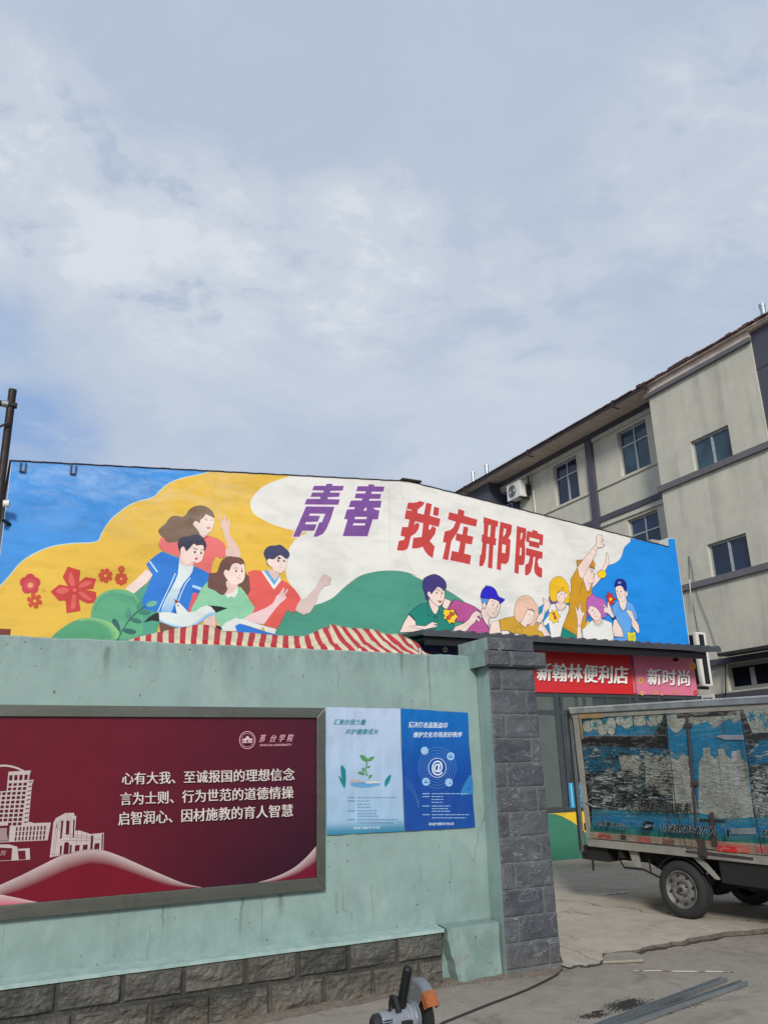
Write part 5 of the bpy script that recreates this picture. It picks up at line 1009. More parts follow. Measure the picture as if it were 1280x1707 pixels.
    f.lc = INK; f.poly([(770, 514), (790, 520), (806, 552), (850, 548), (866, 570), (888, 600), (884, 660), (830, 722), (800, 760), (782, 830), (742, 902), (662, 880), (700, 800), (752, 740), (790, 620), (780, 560)], SK, False); f.dot((782, 730), 22, 26, (236, 236, 240)); f.poly([(690, 990), (720, 930), (750, 900), (786, 960), (882, 1085), (900, 1150), (820, 1150), (760, 1040), (700, 1010)], SK, False)
    burst(f, [(905, 690), (935, 722), (1000, 700), (1000, 752), (1042, 800), (1005, 840), (1010, 896), (962, 880), (935, 912), (905, 858), (860, 850), (885, 800), (862, 735), (912, 740)], Y_, [(915, 745), (950, 740), (955, 780), (985, 820), (970, 852), (942, 840), (940, 796)]); done(f)
    f = fig('painted_person', 'painted boy in a light blue T-shirt and dark backward cap'); f.T = ZF; f.lc = INK; f.lw = 0.5
    f.poly([(690, 990), (672, 960), (700, 960), (705, 900), (735, 945), (775, 920), (765, 965), (830, 1015), (785, 1030), (800, 1090), (760, 1075), (740, 1105), (700, 1060)], (202, 46, 40), False); f.poly([(720, 1000), (760, 985), (772, 1020), (740, 1050), (725, 1030)], Y_, False)
    f.poly([(830, 1040), (870, 1030), (960, 1030), (1060, 1080), (1112, 1200), (1134, 1310), (1062, 1300), (1032, 1450), (1020, 1700), (740, 1700), (790, 1560), (930, 1552), (900, 1422), (780, 1222), (760, 1130)], (98, 164, 230), False)
    f.poly([(850, 1000), (862, 1050), (884, 1130), (930, 1172), (962, 1112), (965, 990)], SK); f.poly([(812, 862), (832, 808), (920, 830), (962, 900), (962, 1000), (920, 1044), (880, 1050), (850, 1020), (828, 960)], SK); f.dot((968, 940), 20, 38, SK)
    f.poly([(808, 842), (805, 790), (832, 740), (880, 725), (940, 745), (970, 810), (962, 905), (935, 882), (910, 832), (860, 820)], (26, 34, 128)); f.lc = None
    f.poly([(840, 785), (870, 758), (900, 785), (880, 792)], (140, 150, 196)); f.dot((838, 900), 8, 11, INK); f.dot((890, 905), 8, 11, INK); f.stroke([(862, 910), (858, 955), (872, 958)], INK, 0.4); f.stroke([(862, 980), (885, 988), (905, 980)], INK, 0.5, True); f.stroke([(855, 1050), (880, 1160), (930, 1188), (975, 1130)], INK, 0.5, True)
    f.lc = INK; f.poly([(960, 1160), (1000, 1170), (1052, 1190), (1066, 1240), (1080, 1282), (1122, 1340), (1144, 1380), (1156, 1482), (1130, 1502), (1052, 1402), (1040, 1292), (1010, 1252)], SK, False); f.stroke([(1010, 1215), (1060, 1210)], INK, 0.4); f.stroke([(1020, 1245), (1066, 1245)], INK, 0.4); f.stroke([(1085, 1310), (1130, 1300)], INK, 0.5)
    f.poly([(978, 1478), (1040, 1492), (1100, 1476), (1098, 1540), (1112, 1570), (1090, 1622), (1040, 1600), (1000, 1625), (985, 1560)], (222, 212, 62), False); f.stroke([(1030, 1570), (1060, 1520)], INK, 0.5); f.stroke([(1050, 1580), (1075, 1530)], INK, 0.5); done(f)
    f = fig('painted_person', 'painted tall man in ocher throwing both arms up'); f.T = ZF; f.lc = INK; f.lw = 0.5
    f.poly([(478, 862), (510, 680), (560, 632), (622, 580), (672, 490), (684, 345), (702, 370), (722, 500), (672, 602), (622, 702), (540, 802)], SK, False); f.dot((622, 660), 62, 58, (244, 204, 30))
    f.poly([(60, 1412), (255, 1520), (280, 1700), (0, 1700)], (26, 130, 116), False)
    f.poly([(275, 560), (178, 732), (186, 880), (160, 1000), (156, 1180), (58, 1410), (255, 1522), (392, 1442), (412, 1002), (480, 942), (476, 792), (440, 870), (350, 700)], (208, 152, 30), False); f.stroke([(345, 760), (305, 940)], INK, 0.5); f.stroke([(62, 1385), (262, 1490)], INK, 0.4)
    f.poly([(260, 460), (360, 452), (500, 460), (526, 520), (514, 582), (480, 560), (430, 545), (382, 602), (276, 560)], (206, 142, 46), False)
    f.poly([(382, 602), (440, 552), (492, 612), (512, 672), (502, 772), (472, 792), (446, 880), (420, 905), (385, 850), (362, 760), (352, 690)], SK); f.lc = None; f.dot((474, 632), 8, 10, INK); f.stroke([(445, 590), (490, 620)], INK, 0.6); f.stroke([(498, 640), (516, 690), (490, 690)], INK, 0.45); f.stroke([(470, 712), (500, 716)], INK, 0.6); f.stroke([(425, 770), (445, 795), (475, 795)], INK, 0.5, True); f.stroke([(362, 760), (400, 880), (440, 920), (475, 880)], INK, 0.5, True)
    f.lc = INK; f.poly([(272, 560), (372, 432), (490, 282), (542, 232), (548, 112), (576, 90), (632, 110), (612, 152), (652, 165), (612, 190), (626, 232), (666, 240), (622, 276), (560, 282), (540, 362), (442, 542), (362, 682), (342, 730), (300, 690)], SK, False); f.stroke([(490, 285), (540, 330)], INK, 0.45); f.stroke([(520, 240), (568, 284)], INK, 0.45); done(f)
    f = fig('painted_person', 'painted purple-haired girl in a white T-shirt making hand signs'); f.T = ZF; f.lc = INK; f.lw = 0.5
    f.poly([(390, 1440), (380, 1380), (402, 1352), (420, 1310), (448, 1345), (474, 1362), (462, 1432), (430, 1442)], Y_, False)
    f.poly([(440, 1350), (500, 1302), (642, 1300), (762, 1350), (790, 1542), (760, 1700), (370, 1700), (340, 1452)], (232, 232, 226), False)
    f.poly([(500, 1290), (520, 1350), (570, 1372), (610, 1340), (612, 1260)], SK2); f.stroke([(492, 1310), (520, 1380), (580, 1400), (640, 1360), (645, 1305)], INK, 0.5, True); f.stroke([(510, 1305), (530, 1360), (575, 1380), (622, 1345), (628, 1305)], INK, 0.4, True)
    f.poly([(410, 1022), (442, 970), (500, 940), (545, 985), (600, 1000), (652, 1022), (684, 1090), (692, 1200), (655, 1282), (600, 1252), (520, 1150), (450, 1122), (440, 1200), (440, 1290), (412, 1210), (400, 1102)], (188, 102, 182))
    f.poly([(450, 1110), (530, 1130), (600, 1212), (606, 1272), (560, 1322), (500, 1302), (442, 1222), (420, 1172), (436, 1150)], SK); f.lc = None; f.dot((484, 1172), 7, 10, INK); f.stroke([(510, 1185), (524, 1225), (510, 1228)], INK, 0.4); f.stroke([(525, 1260), (556, 1258)], (160, 70, 80), 0.7)
    f.lc = INK; f.poly([(235, 1108), (252, 1120), (275, 1180), (290, 1152), (312, 1050), (318, 1060), (318, 1140), (340, 1200), (382, 1194), (345, 1290), (322, 1400), (345, 1700), (265, 1700), (272, 1302), (250, 1182)], SK, False); f.stroke([(262, 1382), (328, 1380)], INK, 0.5); f.stroke([(264, 1402), (326, 1400)], INK, 0.5)
    f.poly([(625, 1068), (640, 1075), (696, 1140), (704, 1045), (720, 1060), (742, 1122), (782, 1230), (902, 1432), (932, 1552), (800, 1545), (768, 1452), (792, 1302), (705, 1215), (630, 1190), (652, 1180), (645, 1140), (665, 1140)], SK, False); f.poly([(758, 1290), (812, 1252), (828, 1288), (790, 1314)], (40, 60, 140), False); done(f)
    # ---------------- painted dado under the shop window
    f = Flat(lambda x, y, o: on_y(x, y, GY-0.02-o), 0.0004); Flat.layer = 0; f.T = zoomed(930, 1160, 6.1)
    f.poly([(-1900, 1318), (-330, 1212), (265, 1172), (1500, 1100), (1500, 1600), (-330, 1750), (-1900, 1905)], (236, 196, 46), False)
    c = crom([(-1900, 1330), (-1200, 1270), (-330, 1214), (-100, 1198), (0, 1212), (80, 1245), (170, 1300), (230, 1350), (300, 1412), (420, 1560), (500, 1660)], 4, False)
    f.poly(c+[(350, 1676), (0, 1708), (-330, 1742), (-1900, 1897)], (64, 128, 104), False); f.stroke([(-1900, 1894), (-330, 1740), (0, 1706), (350, 1673), (900, 1620), (1500, 1560)], (220, 222, 214), 1.4); f.stroke([(-1900, 1318), (-330, 1212), (0, 1188), (265, 1170), (1500, 1095)], (216, 220, 206), 0.8)
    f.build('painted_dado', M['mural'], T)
    # ---------------- shopfront
    b = MB(); zt = 2.86; xs = [on_y(p, 1180, GY-0.05).x for p in (890, 928, 936, 974, 1012, 1050, 1062, 1100, 1140, 1162)]
    for k, x in enumerate([8.0, 7.2, 6.6]+xs[1:]): 
        w = 0.055 if k in (3, 8, 0) else 0.03; b.box(x-w, x+w, GY-0.06, GY-0.002, 0.83, zt+0.02)
    for z in (0.86, zt-0.04, 2.5): b.box(6.6, xs[-1], GY-0.052, GY-0.002, z-0.04, z+0.04)
    sf = b.build('shopfront', M['shopframe'], T, bevel=0.005)
    b = MB(); b.quadmesh([(6.6, GY-0.03, 0.86), (xs[-1], GY-0.03, 0.86), (xs[-1], GY-0.03, zt), (6.6, GY-0.03, zt)], [(0, 1, 2, 3)]); b.build('pane', M['shopglass'], sf)
    b = MB(); b.box(8.6, xs[1]-0.06, GY-0.042, GY-0.031, 0.9, zt-0.08); b.box(9.66, 9.97, GY-0.046, GY-0.031, 2.54, zt-0.08); b.box(10.06, 10.4, GY-0.046, GY-0.031, 2.54, zt-0.08); b.build('panel', M['panel'], sf)
    return T
gable_building()

def shop_signs():
    SY = GY-0.085
    ZS = zoomed(880, 1030, 5.818); ZN = zoomed(860, 1040, 3.048)
    def sign(label, xa, xb, zb, zt, base, draw):
        T = thing('shop_sign', label, 'shop sign', ((xa+xb)/2, GY, zb))
        b = MB(); b.box(xa, xb, SY, GY-0.002, zb, zt); p = b.build('sign_board', base, T, bevel=0.006)
        Flat.layer = 0; f = Flat(lambda x, y, o: on_y(x, y, SY-o), 0.0004); draw(f); f.build('lettering', M['sign'], p)
    a = on_y(1057.5, 1157.5, SY); c = on_y(1054, 1093, SY); zb, zt = a.z, c.z+0.02
    redm = plain('red_sign_vinyl', (206, 42, 46), 0.35, var=0.05, scale=2); pinkm = plain('pink_sign_vinyl', (214, 118, 146), 0.35, var=0.06, scale=2); bluem = plain('navy_sign_vinyl', (34, 46, 92), 0.35)
    def d1(f):
        f.T = ZS
        q = [(92, 434), (968, 470), (966, 640), (88, 606)]
        f.text('新翰林便利店', [(x+7, y+9) for x, y in q], (96, 18, 24), 0.034); f.text('新翰林便利店', q, (244, 240, 234), 0.034)
    sign('red convenience store sign with white characters under the canopy', 9.02, a.x, zb, zt, redm, d1)
    def d2(f):
        f.T = ZN; q = [(666, 226), (880, 236), (880, 314), (668, 308)]
        for c_, r, cc in (((895, 215), 17, (214, 160, 70)), ((632, 286), 14, (216, 170, 90)), ((706, 348), 11, (206, 160, 110)), ((912, 350), 12, (190, 40, 60)), ((850, 186), 9, (226, 150, 150)), ((740, 356), 8, (208, 150, 110)), ((640, 352), 10, (214, 190, 110)), ((812, 348), 9, (212, 150, 110))):
            f.dot(c_, r, r*1.1, cc); f.dot(c_, r*0.5, r*0.55, (206, 120, 90))
        f.dot((810, 182), 14, 10, (60, 26, 34))
        f.text('新时尚', [(x+3, y+4) for x, y in q], (130, 40, 70), 0.032); f.text('新时尚', q, (246, 242, 238), 0.032)
    e = on_y(1062.5, 1157, SY); g = on_y(1163, 1159.5, SY)
    sign('pink shop sign with white characters and coloured circles under the canopy', e.x, g.x, zb, zt, pinkm, d2)
    def d3(f): c = (742, 1083); f.dot(c, 4, 4.5, (206, 206, 200)); f.dot(c, 2, 2.2, (130, 110, 80))
    sign('dark blue shop sign mostly hidden behind the gate pillar', 6.75, 8.95, zb, zt, bluem, d3)
    b = MB(); p = on_y(947, 1305, GY-0.075); q = on_y(971, 1346, GY-0.075); b.box(p.x, q.x, GY-0.075, GY-0.063, q.z, p.z); cy = plain('cyan_card', (46, 150, 198), 0.4, var=0.05)
    o = tag(b.build('notice_card', cy), 'cyan notice card stuck on the shop window behind the open truck door', 'notice card')
    Flat.layer = 0; f = Flat(lambda x, y, o: on_y(x, y, GY-0.0755-o), 0.0004)
    for y in (1313, 1327, 1341): f.stroke([(962, y), (969, y)], (190, 226, 238), 0.7)
    f.dot((966, 1334), 1.6, 1.8, (220, 236, 240)); f.stroke([(951, 1306), (955, 1345)], (206, 232, 240), 1.0); f.build('printed_marks', M['sign'], o)
shop_signs()

def canopy():
    T = thing('canopy', 'dark corrugated metal canopy over the shop signs', 'canopy', (9.8, GY, 3.6))
    xa = 6.44; yf = on_x(705, 1048, xa).y; zf = on_x(705, 1047, xa).z; xb = on_y(1200.5, 1080, yf).x; b = MB(); n = 26*8; pitch = (xb-xa)/26
    def cz(x):
        t = ((x-xa)/pitch) % 1; return 0.038*(0 if t < 0.45 else (t-0.45)/0.12 if t < 0.57 else 1 if t < 0.85 else (1-t)/0.15)
    V = []; Fc = []
    for i in range(n+1):
        x = xa+(xb-xa)*i/n; c = cz(x)+0.006*noise.noise(Vector((x*2, 0, 0))); z0 = zf-0.035
        V += [(x, yf, z0-0.085), (x, yf, z0+c), (x, GY-0.003, z0+c+0.05), (x, GY-0.003, z0-0.01), (x, yf+0.02, z0-0.06)]
    for i in range(n):
        for k in range(5): a = i*5; Fc.append((a+k, a+5+k, a+5+(k+1) % 5, a+(k+1) % 5))
    Fc += [(0, 1, 2, 3, 4), tuple(n*5+k for k in (4, 3, 2, 1, 0))]
    b.quadmesh(V, Fc); b.build('corrugated_sheet', M['canopy'], T)
    b = MB(); zb = on_y(890.3, 1083.6, yf+0.08).z; xe = on_y(1177.5, 1096, yf+0.08).x; b.box(xa+0.09, xe, yf+0.08, yf+0.14, zb, zf-0.125); b.box(xa+0.09, xe, yf+0.14, GY-0.09, zf-0.16, zf-0.125); b.build('fascia', M['fascia'], T)
canopy()

# ================================================================== LEFT POLE AND CAMERA
def left_pole():
    D = 7.4; p = on_y(22, 650, D); r = 1.12*(on_y(28.3, 655, D)-on_y(15.6, 655, D)).x/2
    T = thing('steel_post', 'tall dark brown steel post with a crossbar behind the left end of the wall', 'post', (p.x, D, 0))
    b = MB(); b.tube([(p.x, D, 0.03), (p.x, D, p.z-0.03)], r, 20); b.tube([(p.x, D, p.z-0.03), (p.x, D, p.z)], [r*1.03, r*1.03], 20); b.build('post', M['pole'], T, smooth=False)
    q = on_y(10, 672, D-0.02); b = MB(); b.tube([(p.x+r*1.5, D-0.02, q.z-0.01), (p.x-0.9, D-0.02, q.z-0.01)], r*0.8, 14); b.build('crossbar', M['pole'], T)
    b = MB(); b.tube([(p.x-r*2.2, D-0.025, q.z-0.01), (p.x-r*0.6, D-0.025, q.z-0.01)], r*0.95, 14); b.build('clamp', M['galv'], T, bevel=0.006)
    b = MB(); b.tube([(p.x-0.125, D+0.03, 0.03), (p.x-0.125, D+0.03, q.z+0.08)], r*0.75, 12); b.build('side_tube', M['pole'], T)
    s = on_y(3, 700, D-0.05); b = MB(); b.tube([(p.x-0.3, D-0.06, q.z-0.42), (p.x, D-0.06, q.z-0.2)], r*0.3, 8); b.build('stay', M['pole'], T)
    D = GY-0.15; p = on_y(13, 841, D); T = thing('security_camera', 'small white security camera at the left end of the mural wall', 'security camera', (p.x, D, p.z-0.2))
    b = MB(); b.lathe((p.x-0.14, D-0.02, p.z), (1, -0.25, -0.05), (0, 0, 1), [(0, 0), (0, 0.045), (0.17, 0.05), (0.17, 0.04), (0.15, 0)], 20); b.build('housing', M['white'], T)
    b = MB(); b.tube([(p.x-0.05, D, p.z-0.06), (p.x-0.05, D, p.z-0.22), (p.x+0.06, GY-0.004, p.z-0.24)], 0.028, 10); b.build('bracket', M['dark'], T)
left_pole()

# ================================================================== STRIPED TARP
def tarp():
    T = thing('striped_tarp', 'red and cream striped tarpaulin stretched over stall frames behind the teal wall', 'tarpaulin', (2.5, 7.2, 0))
    YR, YE = 7.75, 6.75; Flat.layer = 0
    prof = [(196, 1071, 196, 1072), (213, 1066.5, 214, 1070), (250, 1057, 250, 1069), (288, 1048.5, 288, 1068.5), (325, 1041.5, 322, 1067.5), (340, 1041, 338, 1067.5), (354, 1043, 352, 1068.5), (372, 1052, 370, 1069.5), (424, 1055, 420, 1071), (461, 1059, 458, 1073), (508, 1060.5, 512, 1077), (534, 1049, 552, 1080), (553, 1040.5, 584, 1083), (583, 1046.5, 622, 1085), (621, 1048.5, 662, 1087), (645, 1057, 688, 1089), (665, 1056.5, 702, 1090), (687, 1067, 716, 1092), (706, 1078, 722, 1093)]
    s = [0.0]
    for a, c in zip(prof, prof[1:]): s.append(s[-1]+0.5*(abs(c[0]-a[0])+abs(c[2]-a[2])))
    def at(t):
        for k in range(len(s)-1):
            if t <= s[k+1]: u = (t-s[k])/(s[k+1]-s[k]); return [prof[k][i]*(1-u)+prof[k+1][i]*u for i in range(4)]
        return list(prof[-1])
    f = Flat(None); N = int(s[-1]/9.5); red = (186, 44, 54); cream = (216, 204, 172); sub = 5; rows = 7
    for st in range(N):
        col = (*lin(red if st % 2 else cream), 1.0)
        b0 = len(f.v)
        for i in range(sub+1):
            t = (st+i/sub)*9.5; xr, yr, xe, ye = at(min(t, s[-1])); w = noise.noise(Vector((t*0.05, 0, 0)))
            A = on_y(xr, yr, YR+0.25*w); B = on_y(xe, ye, YE)
            A0 = Vector((A.x-0.1, A.y+1.1, A.z-0.35))
            f.v.append(A0)
            for j in range(rows+1):
                v = j/rows; p = A.lerp(B, v); p.z += -0.028*math.sin(math.pi*v)+0.018*noise.noise(Vector((t*0.09+v*2.0, v*3, 2)))*math.sin(math.pi*v)*2.0+0.008*noise.noise(Vector((t*0.3, v*8, 5)))*math.sin(math.pi*v); f.v.append(p)
            f.v.append(B+Vector((0.01*noise.noise(Vector((t*0.2, 1, 1))), -0.03+0.03*noise.noise(Vector((t*0.11, 4, 4))), -0.1))); f.v.append(B+Vector((0, -0.01+0.05*noise.noise(Vector((t*0.11, 7, 4))), -0.2)))
        m = rows+4
        for i in range(sub):
            for j in range(m-1): a = b0+i*m+j; f.f.append([a, a+m, a+m+1, a+1]); f.c.append([col]*4)
    o = f.build('cloth', M['stripe'], T)
    for p in o.data.polygons: p.use_smooth = True
    b = MB()
    for px in (230, 420, 600, 700): q = on_y(px, 1070, YE+0.02); b.tube([(q.x, YE+0.03, 0.03), (q.x, YE+0.03, q.z-0.06)], 0.018, 8)
    b.build('frame', M['galv'], T)
tarp()

# ================================================================== THREE-STOREY BUILDING ON THE RIGHT
XM, XB, XE = 18.82, 18.0, 17.85
def apartment():
    T = thing('apartment_building', 'grey rendered multi-storey building with dark trim bands and a windowed stair bay behind the gable', 'building', (XM, 17, 0))
    X = lambda x, y, p=XM: on_x(x, y, p)
    zs = X(1069, 650, XE).z                     # soffit
    def wall_x(b, P, ya, yb, za, zb, holes, dep):
        ys = sorted({ya, yb, *[h[0] for h in holes], *[h[1] for h in holes]}); zz = sorted({za, zb, *[h[2] for h in holes], *[h[3] for h in holes]})
        for y0, y1 in zip(ys, ys[1:]):
            for z0, z1 in zip(zz, zz[1:]):
                if any(h[0] <= y0 and y1 <= h[1] and h[2] <= z0 and z1 <= h[3] for h in holes): continue
                b.quadmesh([(P, y0, z0), (P, y1, z0), (P, y1, z1), (P, y0, z1)], [(0, 1, 2, 3)])
        for h in holes:
            q = [(h[0], h[2]), (h[1], h[2]), (h[1], h[3]), (h[0], h[3])]
            for k in range(4):
                a, c = q[k], q[(k+1) % 4]; b.quadmesh([(P, *a), (P, *c), (P+dep, *c), (P+dep, *a)], [(0, 1, 2, 3)])
    nw = [0]
    def window(P, h, dep, transom, mat='alu', th=0.05, ym=None, glass=None):
        y0, y1, z0, z1 = h; b = MB(); x0, x1 = P+dep-0.05, P+dep; ym = ym or (y0+y1)/2
        b.box(x0, x1, y0, y0+th, z0, z1); b.box(x0, x1, y1-th, y1, z0, z1); b.box(x0, x1, y0+th, y1-th, z1-th, z1); b.box(x0, x1, y0+th, y1-th, z0, z0+th)
        zt = z0+(z1-z0)*transom if transom else z1-th
        if transom: b.box(x0-0.006, x1, y0+th, y1-th, zt-th/2, zt+th/2); b.box(x0, x1, ym-th/2, ym+th/2, zt+th/2, z1-th)
        b.box(x0-0.012, x1, ym-th*0.6, ym+th*0.6, z0+th, zt-th/2)
        w = b.build('window', M[mat], T); g = MB(); gx = P+dep-0.02
        g.quadmesh([(gx, y0, z0), (gx, ym, z0), (gx, ym, z1), (gx, y0, z1)], [(0, 1, 2, 3)]); g.quadmesh([(gx-0.01, ym, z0), (gx-0.01, y1, z0), (gx-0.01, y1, zt), (gx-0.01, ym, zt)], [(0, 1, 2, 3)]); g.quadmesh([(gx, ym, zt), (gx, y1, zt), (gx, y1, z1), (gx, ym, z1)], [(0, 1, 2, 3)])
        nw[0] += 1; g.build('pane', M[glass or ('glass', 'glass_teal', 'glass_dark', 'glass')[nw[0] % 4]], w)
        r = MB(); r.quadmesh([(P+dep+0.02, y0-0.05, z0-0.05), (P+dep+0.02, y1+0.05, z0-0.05), (P+dep+0.02, y1+0.05, z1+0.05), (P+dep+0.02, y0-0.05, z1+0.05)], [(0, 1, 2, 3)]); r.build('backing', M['under'], w)
    # openings of the main front
    zt3, zb3 = X(1049, 711).z, X(1082, 774).z; H = zt3-zb3
    w1 = (X(1080, 740).y, X(1031.5, 760).y); w2 = (X(960, 795).y, X(926.5, 815).y); dy = (w2[0]+w2[1])/2-(w1[0]+w1[1])/2; ww = w1[1]-w1[0]
    zt2 = X(1091.6, 849.5).z; dz = zt3-zt2
    cen = [(w1[0]+w1[1])/2, (w2[0]+w2[1])/2, X(849, 832).y]
    holes = []
    for f in range(4):
        for c in cen: holes.append((c-ww/2, c+ww/2, zb3-dz*f, zt3-dz*f))
    YL = X(816, 835, 18.2).y; ya = 16.3; b = MB()
    wall_x(b, XM, ya, YL+0.5, 0, zs, [h for h in holes if h[2] > 0.3], 0.2)
    b.build('wall', M['facade'], T)
    for h in holes:
        if h[2] > 0.3: window(XM, h, 0.17, 0.66)
    # trims of the main front
    zbeam = X(1081.7, 680.8).z; zsill = X(1095.8, 770.8).z; zb_b = X(1097, 834).z; zb_t = X(1097, 824).z
    b = MB(); b.box(XM-0.14, XM-0.003, ya, YL, zbeam, zs-0.004); b.build('eave_beam', M['band'], T)
    for f in range(3): b = MB(); b.box(XM-0.10, XM-0.003, ya, YL, zb_b-dz*f, zb_t-dz*f); b.build('floor_band', M['band'], T)
    b = MB()
    py = (X(989.5, 760).y, X(985, 760).y); py = (min(py), min(py)+0.30)
    b.box(XM-0.12, XM-0.0035, py[0], py[1], 0, zbeam-0.003)
    b.build('pilaster', M['band'], T)
    for f in range(4):
        zz = (zbeam if f == 0 else zb_b-dz*(f-1))-0.004
        for y0, y1 in ((ya, py[0]-0.003), (py[1]+0.003, YL)):
            b = MB(); b.box(XM-0.05, XM-0.003, y0, y1, zsill-0.05-dz*f, zsill-dz*f); b.build('sill_moulding', M['facade'], T)
            b = MB(); b.box(XM-0.06, XM-0.003, y0, y1, zz-0.16, zz); b.build('lintel_moulding', M['facade'], T)
    # far dark end block
    b = MB(); b.box(18.2, 19.6, YL, YL+6, 0, zs-0.003); b.build('end_block', M['pier'], T)
    # stair bay
    yb0 = X(1255, 600, XB).y; yb1 = X(1090, 730, XB).y
    u = [X(*p, XB) for p in ((1149.5, 745), (1213.5, 716), (1221, 757), (1158, 785))]; l = [X(*p, XB) for p in ((1175.5, 915), (1242, 893), (1252, 941), (1188, 962))]
    zb1 = (X(1280, 747.9, XB).z, X(1280, 736.7, XB).z); zb2 = (X(1280, 949.4, XB).z, X(1280, 938.2, XB).z)
    hu = ((u[1].y+u[2].y)/2, (u[0].y+u[3].y)/2, zb1[1]-0.003, X(1147.7, 737.6, XB).z); hl = ((l[1].y+l[2].y)/2, (l[0].y+l[3].y)/2, zb2[1]-0.003, X(1240.5, 888.4, XB).z)
    zc = X(1081, 664, XB).z; zct = zc+0.13
    za_b, za_t = X(1280, 1096.5, XB).z, X(1280, 1086, XB).z; zsb = X(1280, 1147.5, XB).z; sy1 = X(1211, 1130, XB).y
    ha = (yb0-0.0, sy1, zsb+0.04, za_b-0.003)
    b = MB(); wall_x(b, XB, yb0, yb1, 0, zs-0.25, [hu, hl, ha], 0.18); b.quadmesh([(XB, yb0, 0), (XM+0.1, yb0, 0), (XM+0.1, yb0, zs-0.25), (XB, yb0, zs-0.25)], [(0, 1, 2, 3)]); b.quadmesh([(XB, yb1, 0), (XM+0.1, yb1, 0), (XM+0.1, yb1, zs-0.003), (XB, yb1, zs-0.003)], [(0, 1, 2, 3)])
    b.build('stair_bay', M['facade'], T)
    for h in (hu, hl): window(XB, h, 0.15, None, th=0.055)
    window(XB, (ha[0]-0.6, ha[1], ha[2], ha[3]), 0.15, None, mat='sash', th=0.10, ym=X(1255, 1125, XB+0.13).y, glass='glass_black')
    for q in (zb1, zb2): b = MB(); b.box(XB-0.09, XB-0.003, yb0-0.05, yb1+0.09, q[0], q[1]); b.build('bay_band', M['trim'], T)
    b = MB(); b.box(XB-0.10, XB-0.003, yb0-0.05, yb1+0.1, zc, zct); b.build('bay_cornice', M['trim'], T)
    b = MB(); b.box(XB-0.12, XB-0.003, 6, yb1+0.02, za_b, za_t); b.build('dark_band', M['band'], T)
    b = MB(); b.box(XB-0.06, XB-0.003, 6, yb1+0.02, zsb-0.38, zsb-0.003); b.build('dark_band', M['band'], T)
    b = MB(); b.box(XB-0.5, XB-0.123, 6, X(1200, 1095, XB-0.4).y, za_t+0.01, za_t+0.09); b.build('entrance_ledge', M['gutter'], T)
    b = MB(); b.box(XB-0.04, XB+0.4, yb0-0.02, yb1+0.004, zct+0.003, zs+0.04); b.build('frieze', M['eave'], T)
    # darker wall beyond the bay
    b = MB(); b.box(XB+0.05, XM, 3, yb0-0.004, 0, zs-0.003); b.build('dark_wing', M['pier'], T); b = MB(); b.box(XB+0.035, XB+0.052, 3, yb0-0.006, X(1275, 607, XB).z-0.012, X(1275, 607, XB).z+0.012); b.build('wall_joint', M['band'], T)
    # roof with broken eave
    b = MB(); yA, yB = 2.0, YL+7
    V = [(XE, yA, zs+0.05), (XE, yB, zs+0.05), (24, yB, zs+0.05), (24, yA, zs+0.05), (XE, yA, zs+0.09), (XE, yB, zs+0.09), (24, yB, zs+2.6), (24, yA, zs+2.6), (30, yA, zs), (30, yB, zs)]
    b.quadmesh(V, [(0, 3, 2, 1), (4, 5, 6, 7), (0, 1, 5, 4), (7, 6, 9, 8), (0, 4, 7, 8, 3), (1, 2, 9, 6, 5)]); rf = b.build('roof', M['eave'], T); b = MB(); b.box(XE+0.002, XM+0.3, yb1+0.006, yB, zs, zs+0.048); b.build('soffit', M['eave'], rf); b = MB(); b.box(XE+0.06, XM+0.3, yA, yb0-0.022, zs, zs+0.048); b.build('soffit', M['eave'], rf)
    b = MB(); rnd = random.Random(11); y = yA
    while y < yB:
        w = 0.16+0.06*rnd.random(); o = 0.02*rnd.random(); 
        if y < yb1+0.3 and rnd.random() < 0.75: o -= 0.05*rnd.random(); h = 0.05+0.07*rnd.random()
        else: h = 0.055
        b.box(XE-0.06-o, XE+0.6, y, y+w-0.004, zs+0.092+0.012*rnd.random(), zs+0.092+h); y += w
    b.build('eave_tiles', M['tile'], rf)
    b = MB(); V = []; n = 160
    yg = yb1+0.02
    for i in range(n+1):
        y = yg+(yB-yg)*i/n; k = 0.02*noise.noise(Vector((y*1.3, 0, 0)))+0.02*noise.noise(Vector((y*5, 2, 0))) if y < yb1+0.3 else 0.004*noise.noise(Vector((y*3, 0, 0)))
        V += [(XE-0.03+k*0.5, y, zs-0.012+k), (XE-0.03+k*0.5, y, zs+0.088), (XE-0.002, y, zs+0.088), (XE-0.002, y, zs-0.012+k)]
    b.quadmesh(V, [(i*4+k, (i+1)*4+k, (i+1)*4+(k+1) % 4, i*4+(k+1) % 4) for i in range(n) for k in range(4)]); b.build('gutter_board', M['gutter'], rf)
    for p in ((1023, 676), (881, 756), (776, 817), (1076, 646)):
        q = X(*p, XE); b = MB(); b.box(XE-0.075, XE-0.034, q.y-0.05, q.y+0.05, zs-0.06, zs+0.17); b.box(XE-0.07, XE+0.22, q.y-0.015, q.y+0.015, zs-0.09, zs-0.062); b.build('gutter_bracket', M['gutter'], rf)
    for p, h in (((1273, 530), 0.42), ((812, 796), 0.55), ((789, 806), 0.5)):
        q = X(*p, XE+0.15); b = MB(); r = 0.075; b.tube([(q.x, q.y, zs+0.06), (q.x, q.y, q.z+h-0.08)], r, 14); b.tube([(q.x, q.y, q.z+h-0.08), (q.x, q.y, q.z+h)], r*1.1, 14); b.build('vent_pipe', M['galv'], rf)
